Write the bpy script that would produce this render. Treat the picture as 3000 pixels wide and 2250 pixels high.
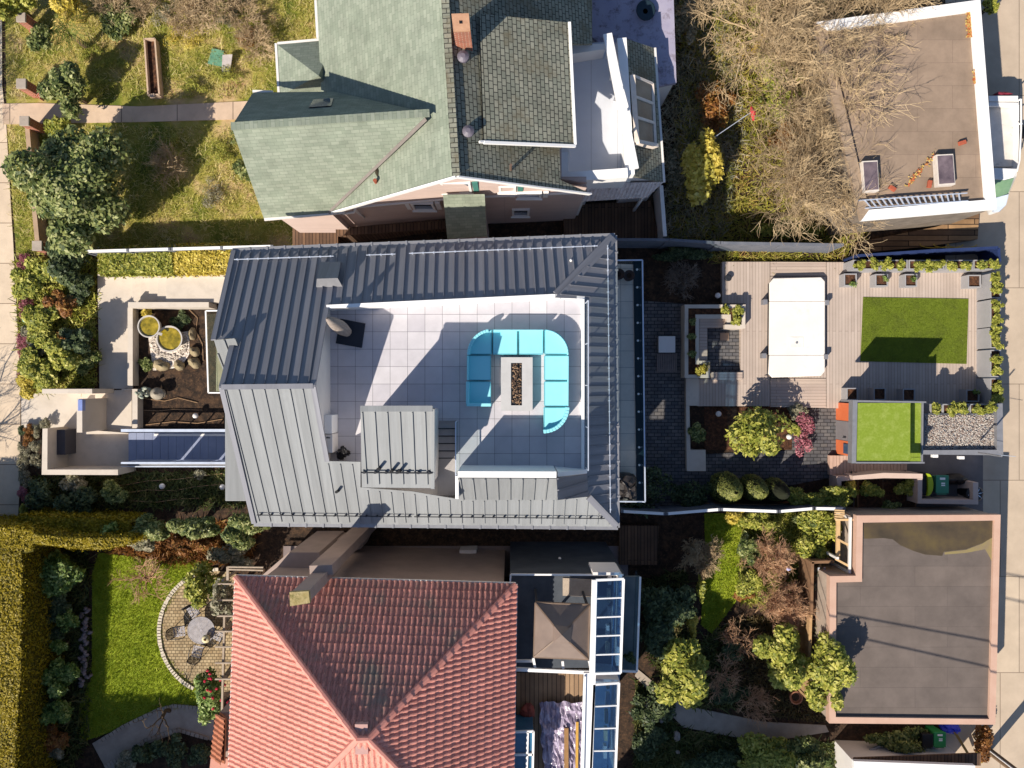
import bpy, bmesh, math, random
import numpy as np
from mathutils import Vector, Matrix
for o in list(bpy.data.objects): bpy.data.objects.remove(o)
random.seed(11); rng = np.random.default_rng(11)
scn = bpy.context.scene; COL = scn.collection
R = math.radians
# ------------------------------------------------------------------ camera, sky, sun, exposure
H = 36.0; F = 2304.0                       # drone height (m), focal length in photo pixels (3000 wide)
cd = bpy.data.cameras.new("drone_camera"); cam = bpy.data.objects.new("drone_camera", cd); COL.objects.link(cam)
cam.location = (0, 0, H); cd.sensor_width = 36; cd.lens = 36*F/3000; cd.clip_end = 2000; cd.clip_start = .5
scn.camera = cam
SUN_EL = R(40); SUN_D = Vector((.645*math.cos(SUN_EL), .764*math.cos(SUN_EL), -math.sin(SUN_EL)))   # where the light goes
w = bpy.data.worlds.new("World"); scn.world = w; w.use_nodes = True
nt = w.node_tree; sky = nt.nodes.new("ShaderNodeTexSky"); sky.sky_type = 'NISHITA'; sky.sun_disc = False
sky.sun_elevation = SUN_EL; sky.sun_rotation = R(220); sky.air_density = 1.0; sky.dust_density = .6; sky.ozone_density = 4.0
bg = nt.nodes["Background"]; bg.inputs[1].default_value = .088; nt.links.new(sky.outputs[0], bg.inputs[0])
sl = bpy.data.lights.new("sun", 'SUN'); sl.energy = 5.0; sl.angle = R(.5); sl.color = (1, .915, .79)
so = bpy.data.objects.new("sun", sl); COL.objects.link(so); so.rotation_euler = SUN_D.to_track_quat('-Z', 'Y').to_euler()
scn.view_settings.view_transform = 'Standard'; scn.view_settings.look = 'None'
scn.view_settings.exposure = .45; scn.view_settings.gamma = 1
scn.cycles.max_bounces = 6; scn.cycles.transparent_max_bounces = 12

# ------------------------------------------------------------------ photo pixel -> world point at a given height
def crop(x0, y0, s): return lambda x, y: (x0+x*s, y0+y*s)
S_ = crop(0, 0, 1); A = crop(0, 0, 1.3562)
C1 = crop(0, 0, .452); C2 = crop(750, 0, .452); C3 = crop(1500, 0, .452); C4 = crop(2200, 0, .452)
D1 = crop(0, 700, .4822); D2 = crop(600, 680, .422); D3 = crop(1200, 850, .422); D4 = crop(1700, 680, .422); D5 = crop(2300, 720, .4822)
E1 = crop(0, 1450, .4822); E2 = crop(600, 1500, .4521); E3 = crop(1250, 1500, .4521); E4 = crop(1850, 1450, .4822); E5 = crop(2300, 1450, .4822)
F1 = crop(1950, 1450, .2712); F2 = crop(1650, 1900, .2712); F3 = crop(2850, 200, .3012); F4 = crop(0, 1180, .2652); F5 = crop(800, 560, .3164); F6 = crop(2550, 1350, .1582)
def P(p, z=0.0):
    s = (H-z)/F
    return Vector(((p[0]-1500)*s, (1125-p[1])*s, z))
def PP(K, pts, z=0.0):
    return [P(K(q[0], q[1]), q[2] if len(q) > 2 else z) for q in pts]
def rect(K, x0, y0, x1, y1, z=0.0): return PP(K, [(x0, y0), (x1, y0), (x1, y1), (x0, y1)], z)
Z = Vector((0, 0, 1))

# ------------------------------------------------------------------ objects
WL = {}                                     # world location of every empty / object
def tag(o, label, cat, group=None):
    o['label'] = label; o['category'] = cat
    if group: o['group'] = group
    return o
def thing(name, label, cat, loc=(0, 0, 0), group=None):
    o = bpy.data.objects.new(name, None); COL.objects.link(o); o.location = loc; o.empty_display_size = .2
    WL[o] = Vector(loc); return tag(o, label, cat, group)
def struct(o, kind='structure'): o['kind'] = kind; return o
def inset(poly, w):
    """convex outline moved inwards by w"""
    c = sum(poly, Vector())/len(poly); k = len(poly); L = []
    for i in range(k):
        a, b = poly[i], poly[(i+1) % k]; d = Vector((b.x-a.x, b.y-a.y)).normalized(); n = Vector((-d.y, d.x)); n = n if n.dot(Vector((c.x-a.x, c.y-a.y))) > 0 else -n; L.append((Vector((a.x, a.y))+n*w, d))
    out = []
    for i in range(k):
        (p, d), (q, e) = L[i-1], L[i]; cr = d.x*e.y-d.y*e.x; t = ((q-p).x*e.y-(q-p).y*e.x)/cr; r = p+d*t; out.append(Vector((r.x, r.y, poly[i].z)))
    return out
def ring(mb, poly, w, t, m=0, ms=None):
    """mitred frame of width w and depth t round an outline"""
    q = inset(poly, w)
    for i in range(len(poly)): j = (i+1) % len(poly); mb._slab([poly[i], poly[j], q[j], q[i]], t, ms[i] if ms else m, None)
class MB:
    def __init__(s): s.v = []; s.f = []; s.m = []
    def face(s, pts, m=0):
        n = len(s.v); s.v += [tuple(p) for p in pts]; s.f.append(tuple(range(n, n+len(pts)))); s.m.append(m)
    def prism(s, top, zb, m=0, ms=None, bot=None):
        """cap traced at its own height with true vertical sides down to zb (number or list)"""
        ms = m if ms is None else ms
        a = 0
        for i in range(len(top)): p, q = top[i], top[(i+1) % len(top)]; a += p[0]*q[1]-q[0]*p[1]
        if a < 0: top = top[::-1]
        b = bot or [Vector((p[0], p[1], zb)) for p in top]
        n = len(s.v); k = len(top); s.v += [tuple(p) for p in top]+[tuple(p) for p in b]
        s.f.append(tuple(range(n, n+k))); s.m.append(m); s.f.append(tuple(range(n+2*k-1, n+k-1, -1))); s.m.append(ms)
        for i in range(k):
            j = (i+1) % k; s.f.append((n+i, n+k+i, n+k+j, n+j)); s.m.append(ms)
    def slab(s, pts, t, m=0, ms=None):
        """plane polygon given thickness t straight down"""
        s.prism(pts, 0, m, ms, None) if False else s._slab(pts, t, m, ms)
    def _slab(s, pts, t, m, ms):
        a = 0
        for i in range(len(pts)): p, q = pts[i], pts[(i+1) % len(pts)]; a += p[0]*q[1]-q[0]*p[1]
        if a < 0: pts = pts[::-1]
        s.prism(pts, 0, m, ms, [Vector((p[0], p[1], p[2]-t)) for p in pts])
    def box(s, x0, x1, y0, y1, z0, z1, m=0):
        s.prism([Vector((x0, y0, z1)), Vector((x1, y0, z1)), Vector((x1, y1, z1)), Vector((x0, y1, z1))], z0, m)
    def pbox(s, K, x0, y0, x1, y1, zt, zb, m=0): s.prism(rect(K, x0, y0, x1, y1, zt), zb, m)
    def beam(s, p, q, wd=.05, ht=.05, m=0, up=None):
        p = Vector(p); q = Vector(q); d = (q-p)
        if d.length < 1e-5: return
        d.normalize(); up = Vector(up) if up is not None else (Z if abs(d.z) < .95 else Vector((1, 0, 0)))
        u = d.cross(up).normalized()*(wd/2); v = u.cross(d).normalized()*(ht/2)
        n = len(s.v)
        for c in (p, q):
            for a, b in ((-1, -1), (1, -1), (1, 1), (-1, 1)): s.v.append(tuple(c+u*a+v*b))
        for q4 in ((0, 3, 2, 1), (4, 5, 6, 7), (0, 1, 5, 4), (1, 2, 6, 5), (2, 3, 7, 6), (3, 0, 4, 7)):
            s.f.append(tuple(n+i for i in q4)); s.m.append(m)
    def tube(s, pts, r, n=6, m=0, cap=True):
        pts = [Vector(p) for p in pts]; rs = r if isinstance(r, (list, tuple)) else [r]*len(pts)
        b = len(s.v); prev = None
        for i, p in enumerate(pts):
            d = (pts[min(i+1, len(pts)-1)]-pts[max(i-1, 0)])
            d = d.normalized() if d.length > 1e-6 else Z
            a = prev if prev is not None else (Z if abs(d.z) < .9 else Vector((1, 0, 0)))
            u = d.cross(a)
            if u.length < 1e-4: u = d.cross(Vector((.3, 1, .2)))
            u.normalize(); v = d.cross(u); prev = -v if False else a
            for k in range(n):
                t = 2*math.pi*k/n; s.v.append(tuple(p+u*(math.cos(t)*rs[i])+v*(math.sin(t)*rs[i])))
        for i in range(len(pts)-1):
            for k in range(n):
                l = (k+1) % n; s.f.append((b+i*n+k, b+i*n+l, b+(i+1)*n+l, b+(i+1)*n+k)); s.m.append(m)
        if cap:
            s.f.append(tuple(b+k for k in range(n))[::-1]); s.m.append(m)
            e = b+(len(pts)-1)*n; s.f.append(tuple(e+k for k in range(n))); s.m.append(m)
    def lathe(s, c, prof, n=24, m=0, sx=1, sy=1):
        b = len(s.v); c = Vector(c)
        for r, z in prof:
            for k in range(n):
                t = 2*math.pi*k/n; s.v.append((c.x+r*sx*math.cos(t), c.y+r*sy*math.sin(t), c.z+z))
        for i in range(len(prof)-1):
            for k in range(n):
                l = (k+1) % n; s.f.append((b+i*n+k, b+i*n+l, b+(i+1)*n+l, b+(i+1)*n+k)); s.m.append(m)
        s.f.append(tuple(b+k for k in range(n))[::-1]); s.m.append(m)
        e = b+(len(prof)-1)*n; s.f.append(tuple(e+k for k in range(n))); s.m.append(m)
    def ball(s, c, r, n=12, m=0, sz=1):
        k = max(5, n//2+1)
        s.lathe(c, [(max(1e-3, r*math.sin(math.pi*i/k)), -r*sz*math.cos(math.pi*i/k)) for i in range(k+1)], n, m)
    def rock(s, c, rx, ry, rz, seed, m=0):
        g = random.Random(seed); b = len(s.v); n = 11; k = 6; ph = [g.uniform(0, 6) for _ in range(6)]
        for i in range(k+1):
            for j in range(n):
                th = math.pi*i/k; t = 2*math.pi*j/n
                q = 1+.13*math.sin(2*t+ph[0])+.1*math.sin(3*t+ph[1]+th*2)+.07*math.sin(5*t+ph[2]-3*th)
                s.v.append((c[0]+rx*q*math.sin(th)*math.cos(t), c[1]+ry*q*math.sin(th)*math.sin(t), c[2]-rz*q*math.cos(th)))
        for i in range(k):
            for j in range(n):
                l = (j+1) % n; s.f.append((b+i*n+j, b+i*n+l, b+(i+1)*n+l, b+(i+1)*n+j)); s.m.append(m)
    def build(s, name, mats, parent=None, smooth=False, bevel=0, loc=None):
        mats = mats if isinstance(mats, (list, tuple)) else [mats]
        me = bpy.data.meshes.new(name); va = np.array(s.v, dtype=float)
        if parent is not None: L = WL[parent]
        elif loc is not None: L = Vector(loc)
        else: L = Vector(((va[:, 0].min()+va[:, 0].max())/2, (va[:, 1].min()+va[:, 1].max())/2, va[:, 2].min()))
        me.from_pydata((va-np.array(L)).tolist(), [], s.f)
        for mm in mats: me.materials.append(mm)
        me.polygons.foreach_set('material_index', s.m)
        if smooth: me.polygons.foreach_set('use_smooth', [True]*len(s.f))
        me.update(); autouv(me, L)
        o = bpy.data.objects.new(name, me); COL.objects.link(o)
        if parent is not None: o.parent = parent
        else: o.location = L
        WL[o] = Vector(L)
        if bevel:
            md = o.modifiers.new("bevel", 'BEVEL'); md.width = bevel; md.segments = 2; md.limit_method = 'ANGLE'; md.angle_limit = R(40)
        return o
def autouv(me, L):
    """metric UVs in each face's own plane: u runs level, v runs up the slope"""
    uv = me.uv_layers.new(name="UVMap"); nl = len(me.loops)
    if nl == 0: return
    co = np.empty(len(me.vertices)*3); me.vertices.foreach_get('co', co); co = co.reshape(-1, 3)+np.array(L)
    vi = np.empty(nl, dtype=int); me.loops.foreach_get('vertex_index', vi)
    nr = np.empty(len(me.polygons)*3); me.polygons.foreach_get('normal', nr); nr = nr.reshape(-1, 3)
    lt = np.empty(len(me.polygons), dtype=int); me.polygons.foreach_get('loop_total', lt)
    n = np.repeat(nr, lt, axis=0)
    u = np.stack([-n[:, 1], n[:, 0], np.zeros(nl)], 1); ln = np.linalg.norm(u, axis=1)
    flat = ln < .03; u[flat] = (1, 0, 0); ln[flat] = 1; u /= ln[:, None]
    v = np.cross(n, u); v[flat] = (0, 1, 0); c = co[vi]
    out = np.stack([(c*u).sum(1), (c*v).sum(1)], 1); uv.data.foreach_set('uv', out.ravel())
def dup(o, name=None):
    """copy of a thing with copies of its parts and sub-parts"""
    c = o.copy(); COL.objects.link(c)
    for ch in o.children:
        d = ch.copy(); COL.objects.link(d); d.parent = c
        for g in ch.children:
            e = g.copy(); COL.objects.link(e); e.parent = d
    return c
def plane_frame(poly):
    n = Vector((0, 0, 0))
    for i in range(len(poly)):
        a, b = Vector(poly[i]), Vector(poly[(i+1) % len(poly)]); n += a.cross(b)
    n.normalize()
    if n.z < 0: n = -n
    u = Vector((-n.y, n.x, 0))
    u = u.normalized() if u.length > .02 else Vector((1, 0, 0))
    return n, u, n.cross(u)
def spans(poly, spacing, du=None, off=.5, trim=0.0):
    """lines across a planar polygon along dv, spaced along du: list of (p, q)"""
    n, u, v = plane_frame(poly)
    if du is not None:
        u = (Vector(du)-n*Vector(du).dot(n)).normalized(); v = n.cross(u)
    o = Vector(poly[0]); P2 = [((Vector(p)-o).dot(u), (Vector(p)-o).dot(v)) for p in poly]
    lo = min(p[0] for p in P2); hi = max(p[0] for p in P2); out = []
    k = lo+spacing*off
    while k < hi:
        xs = []
        for i in range(len(P2)):
            a, b = P2[i], P2[(i+1) % len(P2)]
            if (a[0]-k)*(b[0]-k) < 0: xs.append(a[1]+(b[1]-a[1])*(k-a[0])/(b[0]-a[0]))
        xs.sort()
        for i in range(0, len(xs)-1, 2):
            if xs[i+1]-xs[i] > 2*trim+.05: out.append((o+u*k+v*(xs[i]+trim), o+u*k+v*(xs[i+1]-trim)))
        k += spacing
    return out, n
def seams(mb, poly, spacing, wd=.03, ht=.05, m=0, du=None, off=.5, trim=.0):
    sp, n = spans(poly, spacing, du, off, trim)
    for p, q in sp: mb.beam(p+n*(ht/2+.001), q+n*(ht/2+.001), wd, ht, m, up=n)

# ------------------------------------------------------------------ materials
def lin(c):
    f = lambda x: (x/12.92 if x <= .04045 else ((x+.055)/1.055)**2.4)
    return tuple(f(x/255) for x in c)+(1,)
def newmat(name):
    m = bpy.data.materials.new(name); m.use_nodes = True
    return m, m.node_tree, m.node_tree.nodes["Principled BSDF"]
def ramp(nt, cols, pos=None):
    r = nt.nodes.new("ShaderNodeValToRGB"); e = r.color_ramp.elements
    while len(e) < len(cols): e.new(.5)
    for i, c in enumerate(cols):
        e[i].position = pos[i] if pos else i/max(1, len(cols)-1); e[i].color = c
    return r
def noise(nt, sc, detail=4, coord='Object', rough=.6, stretch=None):
    tc = nt.nodes.new("ShaderNodeTexCoord"); n = nt.nodes.new("ShaderNodeTexNoise")
    n.inputs['Scale'].default_value = sc; n.inputs['Detail'].default_value = detail; n.inputs['Roughness'].default_value = rough
    if stretch:
        mp = nt.nodes.new("ShaderNodeMapping"); mp.inputs['Scale'].default_value = stretch
        nt.links.new(tc.outputs[coord], mp.inputs[0]); nt.links.new(mp.outputs[0], n.inputs['Vector'])
    else: nt.links.new(tc.outputs[coord], n.inputs['Vector'])
    return n
def bumpn(nt, b, src, strength, dist=.03):
    bp = nt.nodes.new("ShaderNodeBump"); bp.inputs['Strength'].default_value = strength; bp.inputs['Distance'].default_value = dist
    nt.links.new(src, bp.inputs['Height']); nt.links.new(bp.outputs[0], b.inputs['Normal']); return bp
def mixc(nt, fac, a, b, mode='MIX'):
    m = nt.nodes.new("ShaderNodeMix"); m.data_type = 'RGBA'; m.blend_type = mode
    for i, x in ((0, fac), (6, a), (7, b)):
        if isinstance(x, (int, float)): m.inputs[i].default_value = x
        elif isinstance(x, tuple): m.inputs[i].default_value = x
        else: nt.links.new(x, m.inputs[i])
    return m.outputs[2]
def M(name, cols, sc=2.0, rough=.75, bump=.15, bsc=40., metal=0, pos=None, coord='Object', stretch=None, grime=None, spec=.4, detail=5):
    """mottled surface: colour ramp over noise, fine bump, optional stains (colour, scale, amount)"""
    m, nt, b = newmat(name); cols = [lin(c) for c in cols]
    n = noise(nt, sc, detail, coord, .62, stretch)
    if len(cols) == 1: cols = [tuple(x*.88 for x in cols[0][:3])+(1,), tuple(min(1, x*1.1) for x in cols[0][:3])+(1,)]
    r = ramp(nt, cols, pos or [.3+.4*i/(len(cols)-1) for i in range(len(cols))]); nt.links.new(n.outputs[0], r.inputs[0]); c = r.outputs[0]
    if grime:
        g = noise(nt, grime[1], 6, coord, .7); gr = ramp(nt, [(0, 0, 0, 1), (1, 1, 1, 1)], [1-grime[2]-.12, 1-grime[2]+.12]); nt.links.new(g.outputs[0], gr.inputs[0])
        c = mixc(nt, gr.outputs[0], c, lin(grime[0]))
    nt.links.new(c, b.inputs['Base Color']); b.inputs['Roughness'].default_value = rough; b.inputs['Metallic'].default_value = metal
    b.inputs['Specular IOR Level'].default_value = spec
    if bump: bumpn(nt, b, noise(nt, bsc, 3, coord, .6, stretch).outputs[0], bump)
    return m
def BR(name, c1, c2, mortar, bw, rh, ms=.01, offset=.5, rot=0, rough=.8, bump=.4, var=.25, vsc=1.2, grime=None, c3=None, spec=.3):
    """laid units (bricks, slabs, shingles, boards) in metric UVs"""
    m, nt, b = newmat(name); tc = nt.nodes.new("ShaderNodeTexCoord"); mp = nt.nodes.new("ShaderNodeMapping")
    mp.inputs['Rotation'].default_value = (0, 0, rot); nt.links.new(tc.outputs['UV'], mp.inputs[0])
    t = nt.nodes.new("ShaderNodeTexBrick"); nt.links.new(mp.outputs[0], t.inputs['Vector'])
    t.offset = offset; t.squash = 1; I = t.inputs
    I['Color1'].default_value = lin(c1); I['Color2'].default_value = lin(c2); I['Mortar'].default_value = lin(mortar)
    I['Scale'].default_value = 1; I['Mortar Size'].default_value = ms; I['Mortar Smooth'].default_value = .15; I['Bias'].default_value = 0
    I['Brick Width'].default_value = bw; I['Row Height'].default_value = rh
    n = noise(nt, vsc, 6, 'Object', .65); rr = ramp(nt, [(1-var,)*3+(1,), (1+var,)*3+(1,)], [.3, .7]); nt.links.new(n.outputs[0], rr.inputs[0])
    c = mixc(nt, 1.0, t.outputs[0], rr.outputs[0], 'MULTIPLY')
    if c3:
        n3 = noise(nt, .8, 6, 'Object', .7); r3 = ramp(nt, [(0, 0, 0, 1), (1, 1, 1, 1)], [.5, .68]); nt.links.new(n3.outputs[0], r3.inputs[0])
        c = mixc(nt, r3.outputs[0], c, lin(c3))
    nt.links.new(c, b.inputs['Base Color']); b.inputs['Roughness'].default_value = rough; b.inputs['Specular IOR Level'].default_value = spec
    inv = nt.nodes.new("ShaderNodeMath"); inv.operation = 'SUBTRACT'; inv.inputs[0].default_value = 1; nt.links.new(t.outputs['Fac'], inv.inputs[1])
    fn = noise(nt, 35, 3); ad = nt.nodes.new("ShaderNodeMath"); ad.operation = 'MULTIPLY_ADD'; ad.inputs[1].default_value = .35
    nt.links.new(fn.outputs[0], ad.inputs[0]); nt.links.new(inv.outputs[0], ad.inputs[2])
    if bump: bumpn(nt, b, ad.outputs[0], bump, .012)
    return m
def SEAM(name, c, pw, var=.16, rough=.5, metal=.0):
    """sheet metal: tone drifts from panel to panel, faint streaks run down the slope"""
    m, nt, b = newmat(name); tc = nt.nodes.new("ShaderNodeTexCoord"); sp = nt.nodes.new("ShaderNodeSeparateXYZ"); nt.links.new(tc.outputs['UV'], sp.inputs[0])
    d = nt.nodes.new("ShaderNodeMath"); d.operation = 'DIVIDE'; d.inputs[1].default_value = pw; f = nt.nodes.new("ShaderNodeMath"); f.operation = 'FLOOR'; wn_ = nt.nodes.new("ShaderNodeTexWhiteNoise"); wn_.noise_dimensions = '1D'
    nt.links.new(sp.outputs[0], d.inputs[0]); nt.links.new(d.outputs[0], f.inputs[0]); nt.links.new(f.outputs[0], wn_.inputs['W'])
    n = noise(nt, 1.0, 5, 'UV', .65, (9, .55, 1)); ad = nt.nodes.new("ShaderNodeMath"); ad.operation = 'MULTIPLY_ADD'; ad.inputs[1].default_value = .35; nt.links.new(wn_.outputs['Value'], ad.inputs[0]); nt.links.new(n.outputs[0], ad.inputs[2])
    c = lin(c); r = ramp(nt, [tuple(x*(1-var) for x in c[:3])+(1,), c, tuple(x*(1+var) for x in c[:3])+(1,)], [.35, .68, 1.0]); nt.links.new(ad.outputs[0], r.inputs[0])
    g = noise(nt, .9, 6, 'Object', .7); gr = ramp(nt, [(0, 0, 0, 1), (.5, .5, .5, 1)], [.58, .75]); nt.links.new(g.outputs[0], gr.inputs[0])
    nt.links.new(mixc(nt, gr.outputs[0], r.outputs[0], tuple(x*.8 for x in c[:3])+(1,)), b.inputs['Base Color']); b.inputs['Roughness'].default_value = rough; b.inputs['Metallic'].default_value = metal; b.inputs['Specular IOR Level'].default_value = .3
    bumpn(nt, b, noise(nt, 1.6, 2, 'UV', .5, (2.5, .6, 1)).outputs[0], .12, .03); return m
def LEAF(name, cols, trans=.25, rough=.55, big=True):
    """leaf colours picked per leaf, drifting in clumps"""
    m, nt, b = newmat(name); at = nt.nodes.new("ShaderNodeAttribute"); at.attribute_name = 'rnd'
    n = noise(nt, 1.1, 3); ad = nt.nodes.new("ShaderNodeMath"); ad.operation = 'MULTIPLY_ADD'; ad.inputs[1].default_value = .6
    sb = nt.nodes.new("ShaderNodeMath"); sb.operation = 'SUBTRACT'; sb.inputs[1].default_value = .3
    nt.links.new(at.outputs['Fac'], ad.inputs[0]); nt.links.new(n.outputs[0], sb.inputs[0]); nt.links.new(sb.outputs[0], ad.inputs[2])
    r = ramp(nt, [lin(c) for c in cols]); nt.links.new(ad.outputs[0], r.inputs[0])
    nt.links.new(r.outputs[0], b.inputs['Base Color']); b.inputs['Roughness'].default_value = rough; b.inputs['Specular IOR Level'].default_value = .35
    if trans:
        tr = nt.nodes.new("ShaderNodeBsdfTranslucent"); nt.links.new(r.outputs[0], tr.inputs[0]); mx = nt.nodes.new("ShaderNodeMixShader")
        mx.inputs[0].default_value = trans; nt.links.new(b.outputs[0], mx.inputs[1]); nt.links.new(tr.outputs[0], mx.inputs[2])
        nt.links.new(mx.outputs[0], nt.nodes["Material Output"].inputs[0])
    return m
def GLASS(name, tint=(200, 225, 225), mixf=.3, rough=.03):
    m, nt, b = newmat(name); t = nt.nodes.new("ShaderNodeBsdfTransparent"); t.inputs[0].default_value = lin(tint)
    g = nt.nodes.new("ShaderNodeBsdfGlossy"); g.inputs['Roughness'].default_value = rough; g.inputs[0].default_value = (.9, .95, 1, 1)
    x = nt.nodes.new("ShaderNodeMixShader"); x.inputs[0].default_value = mixf*.25; nt.links.new(t.outputs[0], x.inputs[1]); nt.links.new(g.outputs[0], x.inputs[2])
    nt.links.new(x.outputs[0], nt.nodes["Material Output"].inputs[0]); return m

# ------------------------------------------------------------------ foliage
def leafmesh(name, c, nrm, size, mat, parent=None, loc=None, aspect=.5, fold=.0):
    """one diamond-shaped leaf per centre c with normal nrm"""
    n = len(c); a = rng.normal(size=(n, 3)); a -= (a*nrm).sum(1)[:, None]*nrm; a /= np.linalg.norm(a, axis=1)[:, None]+1e-9
    b = np.cross(nrm, a); s = (size*(rng.uniform(.6, 1.35, n)))[:, None]
    v = np.stack([c-a*s, c+b*s*aspect+a*s*.1, c+a*s, c-b*s*aspect+a*s*.1], 1).reshape(-1, 3)
    L = np.array(WL[parent] if parent is not None else loc); v = v-L
    return rawmesh(name, v, n, mat, parent, loc)
def rawmesh(name, v, n, mat, parent, loc, rnd=None):
    me = bpy.data.meshes.new(name); me.vertices.add(n*4); me.vertices.foreach_set('co', v.ravel())
    me.loops.add(n*4); me.loops.foreach_set('vertex_index', np.arange(n*4)); me.polygons.add(n); me.polygons.foreach_set('loop_start', np.arange(n)*4)
    try: me.polygons.foreach_set('loop_total', np.full(n, 4))
    except Exception: pass
    at = me.attributes.new('rnd', 'FLOAT', 'FACE'); at.data.foreach_set('value', (rng.uniform(0, 1, n) if rnd is None else rnd).astype(np.float32))
    me.materials.append(mat); me.update(calc_edges=True); me.validate()
    o = bpy.data.objects.new(name, me); COL.objects.link(o)
    if parent is not None: o.parent = parent; WL[o] = WL[parent]
    else: o.location = loc; WL[o] = Vector(loc)
    return o
def crownpts(c, r, n, lumps=9, seed=0, fill=.35, flat=.5, cut=None):
    """leaf centres and normals in an uneven crown: a core plus lumps over its surface, denser at the skin, with gaps"""
    g = np.random.default_rng(seed); c = np.array(c, float); r = np.array(r, float)
    cs = [c]; rs = [r*.66]; ws = [1.0]
    for i in range(lumps):
        d = g.normal(size=3); d[2] = abs(d[2])*.8-.15; d /= np.linalg.norm(d); k = g.uniform(.26, .5)
        cs.append(c+d*r*g.uniform(.55, 1.0)); rs.append(r*k); ws.append(k*1.5)
    ws = np.array(ws)/sum(ws); out = []; nor = []
    for ci, ri, wi in zip(cs, rs, ws):
        m = max(4, int(n*wi)); d = g.normal(size=(m, 3)); d[:, 2] = np.abs(d[:, 2])*np.where(g.uniform(size=m) < .75, 1, -1); d /= np.linalg.norm(d, axis=1)[:, None]
        q = g.uniform(fill, 1.06, m)**.5; tex = 1+.12*np.sin(d[:, 0]*7+ci[0])*np.sin(d[:, 1]*6+ci[1])
        out.append(ci+d*ri*(q*tex)[:, None]); k = d*.6+g.normal(size=(m, 3))*.45; k[:, 2] += flat; nor.append(k/np.linalg.norm(k, axis=1)[:, None])
    o = np.concatenate(out); nn = np.concatenate(nor); keep = o[:, 2] > .02
    return o[keep], nn[keep]
_bseed = [100]
def bush(name, label, cat, K, x, y, rpx, h, mat, n, size=.09, group=None, base=0.0, lumps=9, ry=None, aspect=.5, fill=.35, stem=None, ctr=.55, kids=True, flat=.5):
    """plant whose crown is seen at photo pixel (x, y) with pixel radius rpx (crop units) and stands h tall on height base"""
    _bseed[0] += 1; zc = base+h*ctr; p = K(x, y); c = P(p, zc); s = abs(K(1, 0)[0]-K(0, 0)[0])*(H-zc)/F
    rx = rpx*s; ryw = (ry or rpx)*s; rz = h*(1-ctr)
    t = thing(name, label, cat, (c.x, c.y, base), group)
    o, nn = crownpts((c.x, c.y, zc), (rx, ryw, max(rz, .08)), n, lumps, _bseed[0], fill, flat)
    o[:, 2] = np.maximum(o[:, 2], base+.02)
    leafmesh('crown' if h > 1 else 'foliage', o, nn, size, mat, t, aspect=aspect)
    if kids:
        mb = MB(); g = random.Random(_bseed[0])
        for i in range(5 if h > 1 else 3):
            a = g.uniform(0, 6.28); q = g.uniform(.2, .6)
            mb.tube([(c.x+.05*math.cos(a), c.y+.05*math.sin(a), base-.02), (c.x+rx*q*.4*math.cos(a), c.y+ryw*q*.4*math.sin(a), base+h*.35), (c.x+rx*q*math.cos(a), c.y+ryw*q*math.sin(a), base+h*.75)], [.02+.015*h, .014+.008*h, .006], 5)
        mb.build('trunk' if h > 1 else 'stem', stem or BARK, t)
    return t
def twigs(mb, p, d, L, r, depth, g, spread=.6, up=.1, segs=3, kids=(3, 5), nside=3, droop=0.0, lmin=.62, lmax=.85):
    pts = [Vector(p)]; d = Vector(d).normalized(); rs = [r]
    for i in range(segs):
        d = (d+Vector((g.gauss(0, .26), g.gauss(0, .26), g.gauss(0, .16)+up*.2-droop*.2))).normalized()
        pts.append(pts[-1]+d*(L/segs)); rs.append(r*(1-.5*(i+1)/segs))
    mb.tube(pts, rs, nside if depth < 2 else nside+1, cap=False)
    if depth <= 0: return
    for k in range(g.randint(*kids)):
        t = g.uniform(.3, 1.0); i = min(segs-1, int(t*segs)); f = t*segs-i; q = pts[i].lerp(pts[i+1], f)
        e = (d+Vector((g.gauss(0, spread), g.gauss(0, spread), g.gauss(0, spread*.7)+up))).normalized()
        twigs(mb, q, e, L*g.uniform(lmin, lmax), max(r*.52, .0085), depth-1, g, spread, up, segs, kids, nside, droop, lmin, lmax)
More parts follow.
